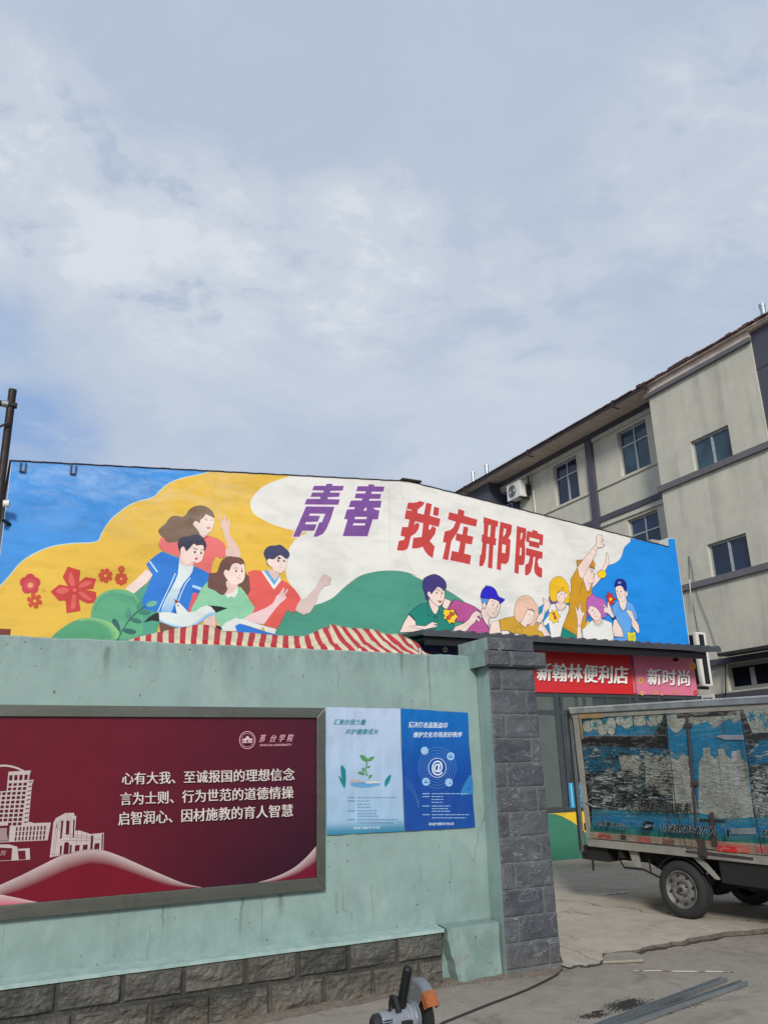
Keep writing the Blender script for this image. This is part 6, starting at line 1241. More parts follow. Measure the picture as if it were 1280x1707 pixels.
    # conduit below the upper air conditioner
    a = X(890, 818); c = X(892, 860); b = MB(); b.tube([(XM-0.04, a.y, a.z), (XM-0.04, a.y, c.z-1.0)], 0.035, 8); b.build('conduit', M['plastic'], T)
    # ------------- air conditioners
    def cond(name, label, x0, y0, z0, sx, sy, sz, mode):
        A = thing('air_conditioner', label, 'air conditioner', (x0+sx/2, y0+sy/2, z0), 'outdoor units of air conditioners')
        b = MB(); b.box(x0, x0+sx, y0, y0+sy, z0, z0+sz); b.build('casing', M['white'], A, bevel=0.015)
        if mode == 'fan':
            cy, cz = y0+sy*0.58, z0+sz*0.5; r = min(sy, sz)*0.40
            b = MB(); b.lathe((x0-0.003, cy, cz), (-1, 0, 0), (0, 0, 1), [(0, r), (0.012, r), (0.012, r*0.9), (0.001, r*0.9)], 28)
            for k in range(1, 5): b.lathe((x0-0.003, cy, cz), (-1, 0, 0), (0, 0, 1), [(0.004, r*0.18*k), (0.012, r*0.18*k+0.004), (0.012, r*0.18*k+0.012), (0.004, r*0.18*k+0.016)], 24)
            b.build('fan_grille', M['alu'], A); b = MB(); b.lathe((x0-0.002, cy, cz), (-1, 0, 0), (0, 0, 1), [(0, 0), (0, r*0.9)], 24); b.build('fan_opening', M['dark'], A)
            b = MB(); b.box(x0+0.02, XM-0.004, y0+0.1, y0+0.14, z0-0.05, z0-0.003); b.build('bracket', M['dark'], A); b = MB(); b.box(x0+0.02, XM-0.004, y0+sy-0.14, y0+sy-0.1, z0-0.05, z0-0.003); b.build('bracket', M['dark'], A); b = MB(); b.box(x0+sx+0.06, x0+sx+0.09, y0-0.10, y0-0.03, z0+0.05, z0+sz+0.2); b.box(x0+sx-0.04, XM-0.004, y0-0.04, y0-0.004, z0+0.1, z0+0.5); b.build('pipe_cover', M['dark'], A)
        else:
            b = MB(); b.box(x0+sx*0.30, x0+sx*0.78, y0-0.012, y0-0.002, z0+0.05, z0+sz-0.05); b.build('side_grille', M['dark'], A); MB().box(x0-0.02, x0-0.003, y0+0.06, y0+sy-0.06, z0+0.06, z0+sz-0.06).build('gap_shade_panel', M['dark'], A)  # dark panel beside the casing stands in for the shadowed wall gap
            for q in ((0.0, 0.30), (0.78, 1.0)): MB().box(x0+sx*q[0]+0.004, x0+sx*q[1]-0.004, y0-0.016, y0-0.002, z0+0.01, z0+sz-0.01).build('side_frame', M['white'], A, bevel=0.004)
            [MB().box(13.18, x0+sx, y0+q, y0+q+0.06, z0-0.05, z0-0.003).build('bracket', M['rust'], A) for q in (0.1, sy-0.16)]
    q = X(867, 826, 18.3); cond('a', 'white box air conditioner with round fan hung high on the grey facade', 18.3, q.y, q.z, 0.32, 0.86, 0.66, 'fan')
    D = 12.25; a = on_y(1157, 1053, D); c = on_y(1174, 1054, D); e = on_y(1176, 1144, D)
    cond('b', 'tall slim white air conditioner between canopy and grey building', a.x, D, e.z, c.x-a.x, 0.9, a.z-e.z, 'side')
    # ------------- wires, plate
    def cable(label, pts, r, mat='cable', P=XB-0.03):
        b = MB(); q = [on_x(x, y, P) for x, y in pts]; b.tube(q, r, 6); tag(b.build('cable', M[mat], None, smooth=True), label, 'cable')
    cable('thin dark wire dropping straight from the bay wall to the slim air conditioner', [(1147, 927), (1148.5, 960), (1151, 985), (1156, 1015), (1163.5, 1056)], 0.007)
    cable('slanting dark wire sagging across the bay wall down to the canopy end', [(1147.5, 927), (1153, 950), (1156.5, 975), (1165, 1003), (1180, 1040), (1192, 1076), (1203, 1100)], 0.007, P=XB-0.035)
    cable('dark cable hanging beside the low window behind the canopy', [(1208, 1104), (1208.5, 1130), (1209, 1160)], 0.02, P=XB-0.14)
    cable('pale conduit across the lower trim band of the bay', [(1148.5, 966), (1150, 985), (1154.5, 1012)], 0.014, 'plastic', P=XB-0.115)
    a = on_x(1168, 1159, XB-0.1); c = on_x(1191, 1175, XB-0.1); b = MB(); b.box(XB-0.1, XB-0.064, c.y, a.y, c.z, a.z)
    o = tag(b.build('wall_plate', M['white'], None, bevel=0.004), 'small white plate with dark marks showing just above the truck roof', 'plate')
    Flat.layer = 0; f = Flat(lambda x, y, o: on_x(x, y, XB-0.101-o), 0.0006)
    for x in (1171.5, 1176, 1180.5, 1184): f.poly([(x, 1163), (x+3, 1162.6), (x+3, 1167), (x, 1167.4)], (30, 30, 34), False)
    f.build('printed_marks', M['sign'], o)
apartment()

# ================================================================== BOX TRUCK
TW = on_z(1139, 1533, 0.05)
TD = pixel_dir(-393, 1264).normalized(); TN = TD.cross(Vector((0, 0, 1))).normalized(); TUP = TN.cross(TD); TU = (TUP+0.055*TD).normalized()
def tp(u, v, w): return TW+TD*u+TU*v+TN*w
def tside(x, y, off=0.0):
    d = pixel_dir(x, y); return EYEV+d*(((TW-EYEV).dot(TN)+off)/d.dot(TN))
def tuv(x, y, off=0.0):
    p = tside(x, y, off)-TW; v = p.dot(TUP)/TU.dot(TUP); return p.dot(TD)-v*TU.dot(TD), v
def box_truck():
    T = thing('box_truck', 'small box truck with peeling blue advertising print and a grey roof trim, rear door open', 'truck', tuple(TW))
    UF, WW = -1.75, 1.46; UR = 0.5*(tuv(979, 1412)[0]+tuv(960, 1195)[0]); VB = 0.5*(tuv(990, 1411)[1]+tuv(1280, 1443)[1])+0.005; VT = tuv(1100, 1172)[1]-0.064
    b = MB(); tb = lambda mb, u0, u1, v0, v1, w0, w1, mi=0: mb.box(u0, u1, w0, w1, v0, v1, mi, F=lambda u, w, v: tp(u, v, w))
    # body box open at the rear: floor, roof, two sides, front
    tb(b, UF, UR, VB+0.08, VT-0.004, 0, 0.03); tb(b, UF, UR, VB+0.08, VT-0.004, WW-0.03, WW); tb(b, UF, UF+0.03, VB+0.08, VT-0.004, 0.03, WW-0.03); tb(b, UF+0.03, UR-0.01, VB+0.08, VB+0.11, 0.03, WW-0.03); tb(b, UF+0.03, UR-0.01, VT-0.035, VT-0.006, 0.03, WW-0.03)
    body = b.build('body', M['truckframe'], T)
    b = MB(); tb(b, UF-0.02, UR+0.035, VT-0.003, VT+0.066, -0.04, 0.04); tb(b, UF-0.02, UR+0.035, VT-0.003, VT+0.066, WW-0.04, WW+0.04); tb(b, UR-0.03, UR+0.035, VT-0.003, VT+0.066, 0.041, WW-0.041); tb(b, UF, UR-0.031, VT-0.003, VT+0.05, 0.041, WW-0.041)
    b.build('roof_trim', M['galv'], body, bevel=0.008); MB().box(UF-0.02, UR+0.04, -0.046, 0.03, VT+0.052, VT+0.074, 0, lambda u, w, v: tp(u, v, w)).build('trim_lip', M['alutrim'], body, bevel=0.005)
    b = MB(); tb(b, UF-0.01, UR+0.02, VT-0.055, VT-0.006, -0.018, -0.002); b.build('drip_rail', M['truckframe'], body, bevel=0.004)
    b = MB(); tb(b, UF, UR+0.02, VB-0.005, VB+0.078, -0.012, 0.06); tb(b, UF, UR+0.02, VB-0.005, VB+0.078, WW-0.06, WW+0.012); tb(b, UR-0.05, UR+0.02, VB-0.005, VB+0.078, 0.061, WW-0.061); b.build('bottom_rail', M['truckframe'], body, bevel=0.005)
    b = MB(); tb(b, UR-0.065, UR+0.012, VB+0.079, VT-0.058, -0.02, -0.001); tb(b, UR-0.03, UR+0.012, VB+0.079, VT-0.058, 0.001, 0.05); b.build('rear_post', M['truckframe'], body, bevel=0.004)
    wood = plain('pale_wood', (140, 118, 78), 0.8, scale=10, var=0.2)
    Z7 = zoomed(920, 1140, 3.5556); b = MB()
    q = tuv(*Z7((162, 178)), -0.02); r = tuv(*Z7((186, 325)), -0.02); tb(b, r[0], q[0], r[1], q[1]-0.004, -0.034, -0.021); q2 = tuv(*Z7((300, 200)), -0.02); tb(b, q2[0], r[0]-0.003, q2[1], q2[1]+0.05, -0.03, -0.003); b.build('wood_batten', wood, body)
    # ---------------- print on the side
    Flat.layer = 0; f = Flat(lambda x, y, o: tside(x, y, -0.001-o), 0.0002, 0.0006); f.T = Z7; f.ka = 0.12; S = False
    BL = (22, 106, 142); GR = (146, 150, 142)
    f.poly([(160, 192), (1900, 40), (1900, 1060), (225, 905)], (52, 74, 80), S, k=0.6)
    f.poly([(180, 200), (660, 168), (660, 302), (186, 310)], (28, 108, 144), S, k=0.15)
    rnd = random.Random(4)
    for x, y, r in ((215, 250, 36), (262, 232, 38), (300, 270, 34), (345, 245, 42), (400, 215, 30), (440, 212, 46), (520, 210, 46), (596, 212, 44), (640, 210, 26), (350, 280, 24)):
        f.poly([(x+r*0.92*math.cos(a*0.7854)*(0.85+0.3*rnd.random()), y+r*1.05*math.sin(a*0.7854)*(0.85+0.3*rnd.random())) for a in range(8)], (160, 164, 152), True, k=0.25, line=(44, 60, 62))
    for x, y in ((255, 240), (430, 195), (560, 200), (310, 222), (480, 260), (600, 262)):
        for a in range(5): an = a*1.2566+x; f.poly([(x, y), (x+10*math.cos(an-0.5), y+12*math.sin(an-0.5)), (x+22*math.cos(an), y+26*math.sin(an)), (x+10*math.cos(an+0.5), y+12*math.sin(an+0.5))], (20, 116, 132), S, k=0.2)
    f.poly([(172, 316), (672, 312), (696, 395), (176, 372)], (26, 25, 28), S, k=0.2)
    f.poly([(600, 305), (655, 200), (662, 175), (668, 305)], (40, 40, 44), S, k=0.3)
    f.poly([(176, 366), (696, 390), (724, 700), (735, 770), (236, 752), (200, 545)], (76, 92, 94), S, k=0.95)
    f.poly([(176, 368), (690, 385), (700, 445), (540, 440), (480, 490), (400, 520), (200, 530)], (28, 88, 114), S, k=0.85)
    f.poly([(392, 422), (520, 424), (524, 545), (420, 560)], (142, 146, 134), S, k=0.65); f.poly([(545, 418), (692, 440), (708, 660), (560, 650)], (138, 142, 132), S, k=0.65)
    f.poly([(196, 545), (220, 530), (232, 560), (236, 880), (222, 880), (205, 700)], (18, 18, 20), S, k=0.3); f.poly([(236, 580), (350, 575), (356, 712), (240, 716)], (62, 64, 66), S, k=0.9)
    for a, c in (((236, 578), (350, 572)), ((350, 572), (357, 712)), ((240, 716), (357, 712))): f.stroke([a, c], (34, 34, 70), 1.3)
    f.poly([(672, 182), (800, 170), (812, 440), (692, 445)], BL, S, k=0.22); f.poly([(690, 430), (740, 450), (770, 420), (815, 425), (862, 765), (724, 770)], GR, S, k=0.45)
    f.poly([(680, 190), (790, 182), (792, 220), (740, 290), (690, 250)], (150, 154, 142), True, k=0.3)
    f.poly([(800, 172), (1112, 160), (1162, 482), (1196, 802), (1000, 806), (868, 772), (815, 430)], BL, S, k=0.12)
    f.poly([(800, 170), (1112, 158), (1116, 205), (1080, 232), (1050, 205), (1010, 228), (960, 262), (920, 225), (860, 240), (812, 232)], (140, 144, 134), True, k=0.4); f.poly([(735, 170), (1090, 156), (1092, 185), (740, 205)], (48, 44, 46), S, k=0.4)
    f.poly([(868, 462), (896, 425), (892, 380), (938, 378), (936, 420), (965, 446), (985, 420), (978, 388), (1020, 384), (1028, 420), (1058, 446), (1062, 402), (1110, 392), (1118, 434), (1154, 470), (1196, 800), (1000, 806), (905, 772), (866, 765)], GR, S, k=0.36)
    f.poly([(1060, 400), (1090, 398), (1092, 450), (1072, 470)], (160, 160, 172), S, k=0.2); f.poly([(1072, 520), (1100, 500), (1112, 580), (1086, 600)], (154, 152, 166), S, k=0.2)
    f.poly([(1112, 160), (1900, 100), (1900, 420), (1162, 482)], (28, 98, 134), S, k=0.65); f.poly([(1162, 482), (1900, 420), (1900, 800), (1200, 800)], (118, 124, 120), S, k=0.9)
    f.poly([(1112, 165), (1140, 160), (1182, 290), (1280, 290), (1900, 250), (1900, 320), (1230, 335), (1166, 400)], (42, 44, 46), S, k=0.3)
    f.poly([(1130, 150), (1420, 125), (1420, 280), (1186, 292)], (138, 144, 134), S, k=0.35)
    for x, y in ((1240, 200), (1270, 240), (1340, 200), (1180, 190)):
        for a in range(6): an = a*1.0472+x; f.poly([(x, y), (x+14*math.cos(an-0.4), y+16*math.sin(an-0.4)), (x+34*math.cos(an), y+40*math.sin(an)), (x+14*math.cos(an+0.4), y+16*math.sin(an+0.4))], (30, 112, 140), S, k=0.2)
    A = [(236, 742), (700, 768), (870, 772), (1000, 800), (1280, 786), (1900, 770)]; Bm = [(236, 800), (700, 838), (870, 850), (1000, 862), (1280, 870), (1900, 880)]; Cc = [(222, 876), (700, 912), (870, 922), (1000, 930), (1280, 950), (1900, 985)]
    f.strip(A, Bm, (40, 108, 122), (20, 96, 140), False, k=(0.25, 0.1)); f.strip(Bm, Cc, (20, 96, 140), (20, 98, 80), False, k=(0.1, 0.1))
    f.poly([(222, 876), (700, 912), (1280, 950), (1900, 985), (1900, 1050), (1200, 1010), (800, 962), (224, 914)], (138, 124, 108), S, k=0.25)
    for q, c in (([(270, 884), (350, 890), (352, 922), (272, 916)], (150, 70, 58)), ([(405, 893), (435, 896), (436, 928), (406, 924)], (60, 50, 46)), ([(500, 905), (580, 912), (582, 942), (502, 936)], (160, 84, 72)), ([(650, 918), (724, 926), (726, 955), (652, 950)], (104, 72, 58)), ([(930, 935), (1170, 958), (1175, 1005), (990, 992)], (176, 96, 84)), ([(975, 955), (1090, 968), (1094, 1002), (980, 992)], (196, 40, 36)), ([(1195, 958), (1400, 975), (1400, 1010), (1200, 1002)], (170, 100, 96))): f.poly(q, c, S, k=0.3)
    # flakes curling off the print
    for _ in range(70):
        x = rnd.uniform(205, 700); y = rnd.uniform(385, 735); w = rnd.uniform(5, 22)
        if 236 < x < 356 and 578 < y < 714: continue
        f.poly([(x, y), (x+w*0.5, y-rnd.uniform(2, 6)), (x+w, y+rnd.uniform(-2, 2)), (x+w*0.5, y+rnd.uniform(1, 3))], rnd.choice([(206, 206, 198), (180, 182, 174), (22, 22, 24), (18, 20, 22), (16, 16, 18)]), S, k=0.0)
    for _ in range(26):
        x = rnd.uniform(230, 690); y = rnd.uniform(520, 735); w = rnd.uniform(24, 80)
        f.poly([(x, y), (x+w*0.3, y-rnd.uniform(3, 8)), (x+w*0.7, y-rnd.uniform(2, 7)), (x+w, y), (x+w*0.6, y+rnd.uniform(2, 5)), (x+w*0.25, y+rnd.uniform(1, 4))], (17, 17, 19), S, k=0.0)
    for _ in range(120):
        x = rnd.uniform(200, 690); y = rnd.uniform(380, 735); w = rnd.uniform(14, 60)*(0.6 if y < 500 else 1.0)
        if 236 < x+w*0.5 < 356 and 578 < y < 714: continue
        P = [(x+w*k/6, y+rnd.uniform(-2.5, 1.5)) for k in range(7)]; f.poly(P+[(x+w*k/6, y+1.5+rnd.uniform(0.5, 4.5)*math.sin(math.pi*k/6)) for k in range(6, -1, -1)], rnd.choice([(13, 14, 16), (16, 17, 19), (24, 26, 28)]), S, k=0.0)
        if rnd.random() < 0.4: f.poly([(x+w*0.2, y-3), (x+w*0.5, y-4.5), (x+w*0.7, y-2.5), (x+w*0.45, y-1.5)], rnd.choice([(196, 198, 190), (150, 156, 150)]), S, k=0.0)
    for _ in range(40):
        x = rnd.uniform(1180, 1290); y = rnd.uniform(500, 770); w = rnd.uniform(8, 30); f.poly([(x, y), (x+w*0.5, y-rnd.uniform(2, 5)), (x+w, y), (x+w*0.5, y+rnd.uniform(1, 3))], rnd.choice([(20, 20, 22), (190, 190, 184), (24, 26, 26)]), S, k=0.0)
    for _ in range(40):
        x = rnd.uniform(730, 1140); y = rnd.uniform(480, 760); w = rnd.uniform(4, 16); f.poly([(x, y), (x+w*0.5, y-rnd.uniform(1, 4)), (x+w, y), (x+w*0.5, y+rnd.uniform(1, 3))], rnd.choice([(50, 52, 50), (90, 92, 88), (180, 180, 172)]), S, k=0.0)
    # seams of the panels
    for q, w in (([(672, 170), (722, 660), (740, 770), (790, 965)], 1.4), ([(760, 520), (800, 770), (828, 960)], 0.5), ([(1112, 160), (1165, 490)], 1.5), ([(1195, 738), (1242, 1005)], 1.6), ([(186, 312), (670, 306)], 0.8), ([(790, 975), (960, 1004), (1190, 1032)], 1.3)): f.stroke(q, (28, 27, 28), w)
    f.stroke([(188, 309), (672, 304)], (140, 142, 134), 0.6); f.stroke([(676, 172), (726, 660)], (130, 130, 122), 0.4)
    # painted writing
    ink = (10, 11, 14)
    f.text('无香精无甜蜜素', [(450, 700), (826, 706), (826, 766), (446, 748)], (150, 154, 144), 0.05); f.text('无香精无甜蜜素', [(450, 700), (826, 706), (826, 766), (446, 748)], ink, 0.03)
    for c, e in (((158, 176, 172), 0.055), (ink, 0.0)):
        f.text('13482964772', [(648, 830), (965, 848), (962, 896), (645, 876)], c, 0.035+e); f.text('总质量1850kg', [(256, 808), (440, 826), (438, 862), (254, 846)], c, 0.012+e*0.6)
        f.dot((626, 846), 1.2+e*12, 1.3+e*12, c); f.dot((626, 866), 1.2+e*12, 1.3+e*12, c); f.text('1', [(1034, 862), (1048, 862), (1048, 906), (1034, 905)], c, 0.035+e); f.text('59', [(1244, 868), (1290, 872), (1290, 918), (1244, 915)], c, 0.035+e)
    f.poly([(540, 866), (548, 836), (590, 838), (602, 870)], ink, S); f.poly([(534, 838), (536, 818), (566, 812), (600, 822), (604, 842), (588, 842), (586, 832), (552, 830), (550, 838)], ink, S); f.dot((570, 852), 2.2, 2.2, (60, 110, 110))
    f.build('printed_side', M['truck'], body)
    # ---------------- hardware on the side
    b = MB()
    for k in range(36):
        u = UR-0.06-k*0.082
        for v in (VT-0.03, VB+0.06): b.lathe(tp(u, v, -0.018 if v > 1 else -0.012), -TN, TUP, [(0, 0.006), (0.003, 0.005), (0.004, 0)], 6)
    rv = b.build('rivets', M['galv'], body); rv['kind'] = 'stuff'
    def rod(p, q, r, off, name, mat, n=8): b = MB(); b.tube([tside(*Z7(p), off), tside(*Z7(q), off)], r, n); return b.build(name, M[mat], body)
    rod((797, 185), (862, 930), 0.012, -0.03, 'lock_rod', 'rust')
    def plate(pts, o0, o1, name, mat, bev=0.004):
        P = [tside(*Z7(p), o1) for p in pts]; b = MB(); b.prism(P, TN*(o0-o1)); return b.build(name, M[mat], body, bevel=bev)
    for c in ((797, 245), (838, 590), (884, 1010)): plate([(c[0]-18, c[1]-14), (c[0]+20, c[1]-12), (c[0]+22, c[1]+14), (c[0]-16, c[1]+12)], -0.004, -0.045, 'rod_guide', 'rust')
    for q in ([(960, 312), (1000, 302), (1130, 304), (1132, 332), (1020, 332)], [(1058, 858), (1200, 852), (1204, 892), (1060, 892)]): plate(q, -0.004, -0.03, 'hinge', 'galv')
    plate([(870, 798), (1020, 806), (1022, 822), (872, 816)], -0.004, -0.03, 'latch_bar', 'dark'); plate([(928, 762), (950, 760), (975, 960), (950, 960)], -0.031, -0.05, 'latch_handle', 'rust'); plate([(856, 920), (905, 925), (915, 1035), (868, 1030)], -0.004, -0.025, 'latch_keeper', 'rust')
    plate([(790, 985), (1188, 1032), (1188, 1046), (792, 1000)], -0.003, -0.02, 'door_sill', 'rust', 0.002)
    # ---------------- open rear door, seen edge-on
    a = tside(948, 1180, 0.03); ray = pixel_dir(957, 1300); dr = Vector((ray.x, ray.y, 0)).normalized(); sd = Vector((dr.y, -dr.x, 0)); zb = tside(971, 1421, 0.03).z; b = MB()
    V = []
    for z in (zb, a.z):
        for s, t in ((0, -0.034), (0, 0.034), (0.72, 0.03), (0.72, -0.03)): p = Vector((a.x, a.y, 0))+dr*s+sd*t; V.append((p.x, p.y, z))
    b.quadmesh(V, [(0, 3, 2, 1), (4, 5, 6, 7), (0, 1, 5, 4), (1, 2, 6, 5), (2, 3, 7, 6), (3, 0, 4, 7)]); rd = b.build('rear_door', M['doorpaint'], T, bevel=0.006)
    rd['label'] = 'open rear door seen on its worn edge'
    b = MB()
    for k in range(2):
        t = (-0.02, 0.02)[k]; p = Vector((a.x, a.y, 0))-dr*0.006+sd*t; b = MB(); b.tube([(p.x, p.y, zb+0.03), (p.x, p.y, a.z-0.03)], 0.009, 6); b.build(('edge_seal', 'edge_channel')[k], M[('black', 'galv')[k]], rd)
    b = MB(); zz = zb+0.55; p = Vector((a.x, a.y, zz))+sd*0.05; q = tp(UR-0.02, 0, -0.03); q.z = zz+0.01; q1 = tp(UR-0.12, 0, -0.03); q1.z = zz+0.01
    q2 = tp(UR-0.22, 0, -0.03); q2.z = zz+0.04; q3 = Vector(q2); q3.z = zz-0.03; b.tube([p, q], 0.012, 8); b.tube([q, q1+Vector((0, 0, 0.05)), q2+Vector((0, 0, 0.01))], 0.008, 6); b.tube([q, q1-Vector((0, 0, 0.05)), q3-Vector((0, 0, 0.01))], 0.008, 6); b.build('door_stay', M['galv'], rd)
    b = MB(); p = Vector((a.x, a.y, zb+0.28))+sd*0.08; b.box(p.x-0.02, p.x+0.05, p.y-0.03, p.y+0.03, p.z-0.04, p.z+0.04); b.build('door_hinge', M['rust'], rd)
    # ---------------- underbody
    b = MB()
    for w in (0.32, 1.06): tb(b, UF-1.4, UR-0.1, VB-0.16, VB-0.02, w, w+0.07)
    for u in (1.2, 0.7, -0.6, -1.2): tb(b, u, u+0.05, VB-0.10, VB-0.008, 0.03, WW-0.03)
    tb(b, 0.92, 1.30, VB-0.16, VB-0.01, 0.05, 0.30); tb(b, -1.7, -0.42, VB-0.30, VB-0.01, 0.35, 1.1); tb(b, -1.5, -0.5, VB-0.22, VB-0.012, 0.02, 0.33)
    b.tube([tp(0, 0.28, 0.15), tp(0, 0.28, 1.3)], 0.045, 12); b.lathe(tp(0, 0.28, 0.62), TN, TU, [(0, 0.05), (0.04, 0.12), (0.18, 0.12), (0.22, 0.05)], 16)
    b.build('chassis', M['under'], T)
    for w in (0.24, 1.18):
        b = MB()
        for k in range(3): b.tube([tp(0.48-0.08*k, 0.48-0.02*k, w), tp(0.2, 0.36-0.02*k, w), tp(0, 0.335-0.02*k, w), tp(-0.2, 0.36-0.02*k, w), tp(-0.48+0.08*k, 0.48-0.02*k, w)], 0.018, 6)
        b.build('leaf_spring', M['under'], T)
    b = MB(); b.tube([tp(0.78, 0.52, 0.06), tp(0.72, 0.42, 0.06), tp(0.48, 0.42, 0.08), tp(0.30, 0.36, 0.10)], 0.012, 6); b.tube([tp(0.40, VB, 0.10), tp(0.40, 0.38, 0.10)], 0.01, 6); b.tube([tp(1.16, VB-0.12, 0.06), tp(1.15, VB-0.22, 0.05), tp(1.16, VB-0.27, 0.05)], 0.014, 6)
    b.build('underrun_pipes', M['under'], T)
    b = MB(); b.prism([tp(0.50, VB-0.012, 0.05), tp(0.62, VB-0.012, 0.05), tp(0.58, 0.44, 0.05), tp(0.50, 0.44, 0.05)], TN*0.03); b.build('strut', M['truckframe'], T, bevel=0.004)
    b = MB(); b.prism([tp(-0.30, VB-0.012, 0.03), tp(-0.20, VB-0.012, 0.03), tp(-0.42, 0.42, 0.03), tp(-0.47, 0.42, 0.03)], TN*0.03); b.build('strut', M['truckframe'], T, bevel=0.004)
    b = MB(); b.lathe(tp(0, 0.27, 0.0), TN, TD, [(0.05, 0.32), (0.05, 0.33), (0.22, 0.33), (0.22, 0.32)], 20, a0=rad(35), a1=rad(145)); b.build('mudguard', M['under'], T)
    # ---------------- wheels
    def wheel(u, w, flip, label=None):
        ax = TN if not flip else -TN; o = tp(u, 0.278, w); R = 0.278; b = MB()
        b.lathe(o, ax, TU, [(0.03, 0.178), (0.012, 0.19), (0.004, 0.215), (0.006, 0.243), (0.018, 0.262), (0.034, 0.272), (0.036, R), (0.074, R), (0.075, R-0.008), (0.081, R-0.008), (0.082, R), (0.118, R), (0.119, R-0.008), (0.125, R-0.008), (0.126, R), (0.160, R), (0.164, 0.27), (0.178, 0.25), (0.184, 0.2), (0.17, 0.178)], 48)
        t = b.build('wheel', M['tyre'], T, smooth=True)
        b = MB(); b.lathe(o, ax, TU, [(0.028, 0.18), (0.014, 0.184), (0.012, 0.176), (0.03, 0.168), (0.05, 0.160), (0.054, 0.150), (0.030, 0.118), (0.026, 0.085), (0.040, 0.066), (0.048, 0.056), (0.030, 0.050), (0.014, 0.046), (0.010, 0.034), (0.008, 0.0)], 40)
        b.build('rim', M['rim'], t, smooth=True)
        b = MB()
        for k in range(8): an = k*math.pi/4+0.2; c = o+(TU*math.cos(an)+TD*math.sin(an))*0.136; b.lathe(c+ax*0.036, -ax, TU, [(0, 0), (0.012, 0.0), (0.012, 0.013), (0, 0.014)], 10)
        for k in range(4): an = k*math.pi/2+0.5; c = o+(TU*math.cos(an)+TD*math.sin(an))*0.066; b.lathe(c+ax*0.04, -ax, TU, [(0, 0.009), (0.02, 0.008), (0.02, 0)], 6)
        b.lathe(o+ax*0.012, -ax, TU, [(0, 0.022), (0.016, 0.018), (0.016, 0)], 10)
        b.build('wheel_nuts', M['under'], t)
    wheel(0, 0.015, False); wheel(0, WW-0.015, True)
    for w, fl in ((0.03, False), (WW-0.03, True)): wheel(-2.35, w, fl)
    # ---------------- cab ahead of the box
    b = MB(); prof = [(-1.82, 0.42), (-1.82, 1.72), (-2.05, 1.80), (-2.55, 1.74), (-3.05, 1.08), (-3.30, 0.98), (-3.34, 0.42), (-2.72, 0.40), (-2.62, 0.58), (-2.35, 0.66), (-2.08, 0.58), (-1.98, 0.40)]
    b.prism([tp(u, v, 0.04) for u, v in prof], TN*(WW-0.08)); cb = b.build('cab', plain('cab_blue', (40, 92, 140), 0.35, var=0.06), T, bevel=0.03)
    for w in (0.034, WW-0.04):
        b = MB(); b.prism([tp(u, v, w) for u, v in ((-1.95, 1.15), (-1.95, 1.66), (-2.1, 1.70), (-2.48, 1.64), (-2.88, 1.15))], TN*0.006); b.build('side_window', M['glass'], cb)
    b = MB(); e = (TD*-0.8+TU*0.6).normalized()*0.006; b.prism([tp(-2.60, 1.69, 0.12)+e, tp(-2.60, 1.69, WW-0.12)+e, tp(-3.01, 1.15, WW-0.12)+e, tp(-3.01, 1.15, 0.12)+e], e); b.build('windscreen', M['glass'], cb)
box_truck()

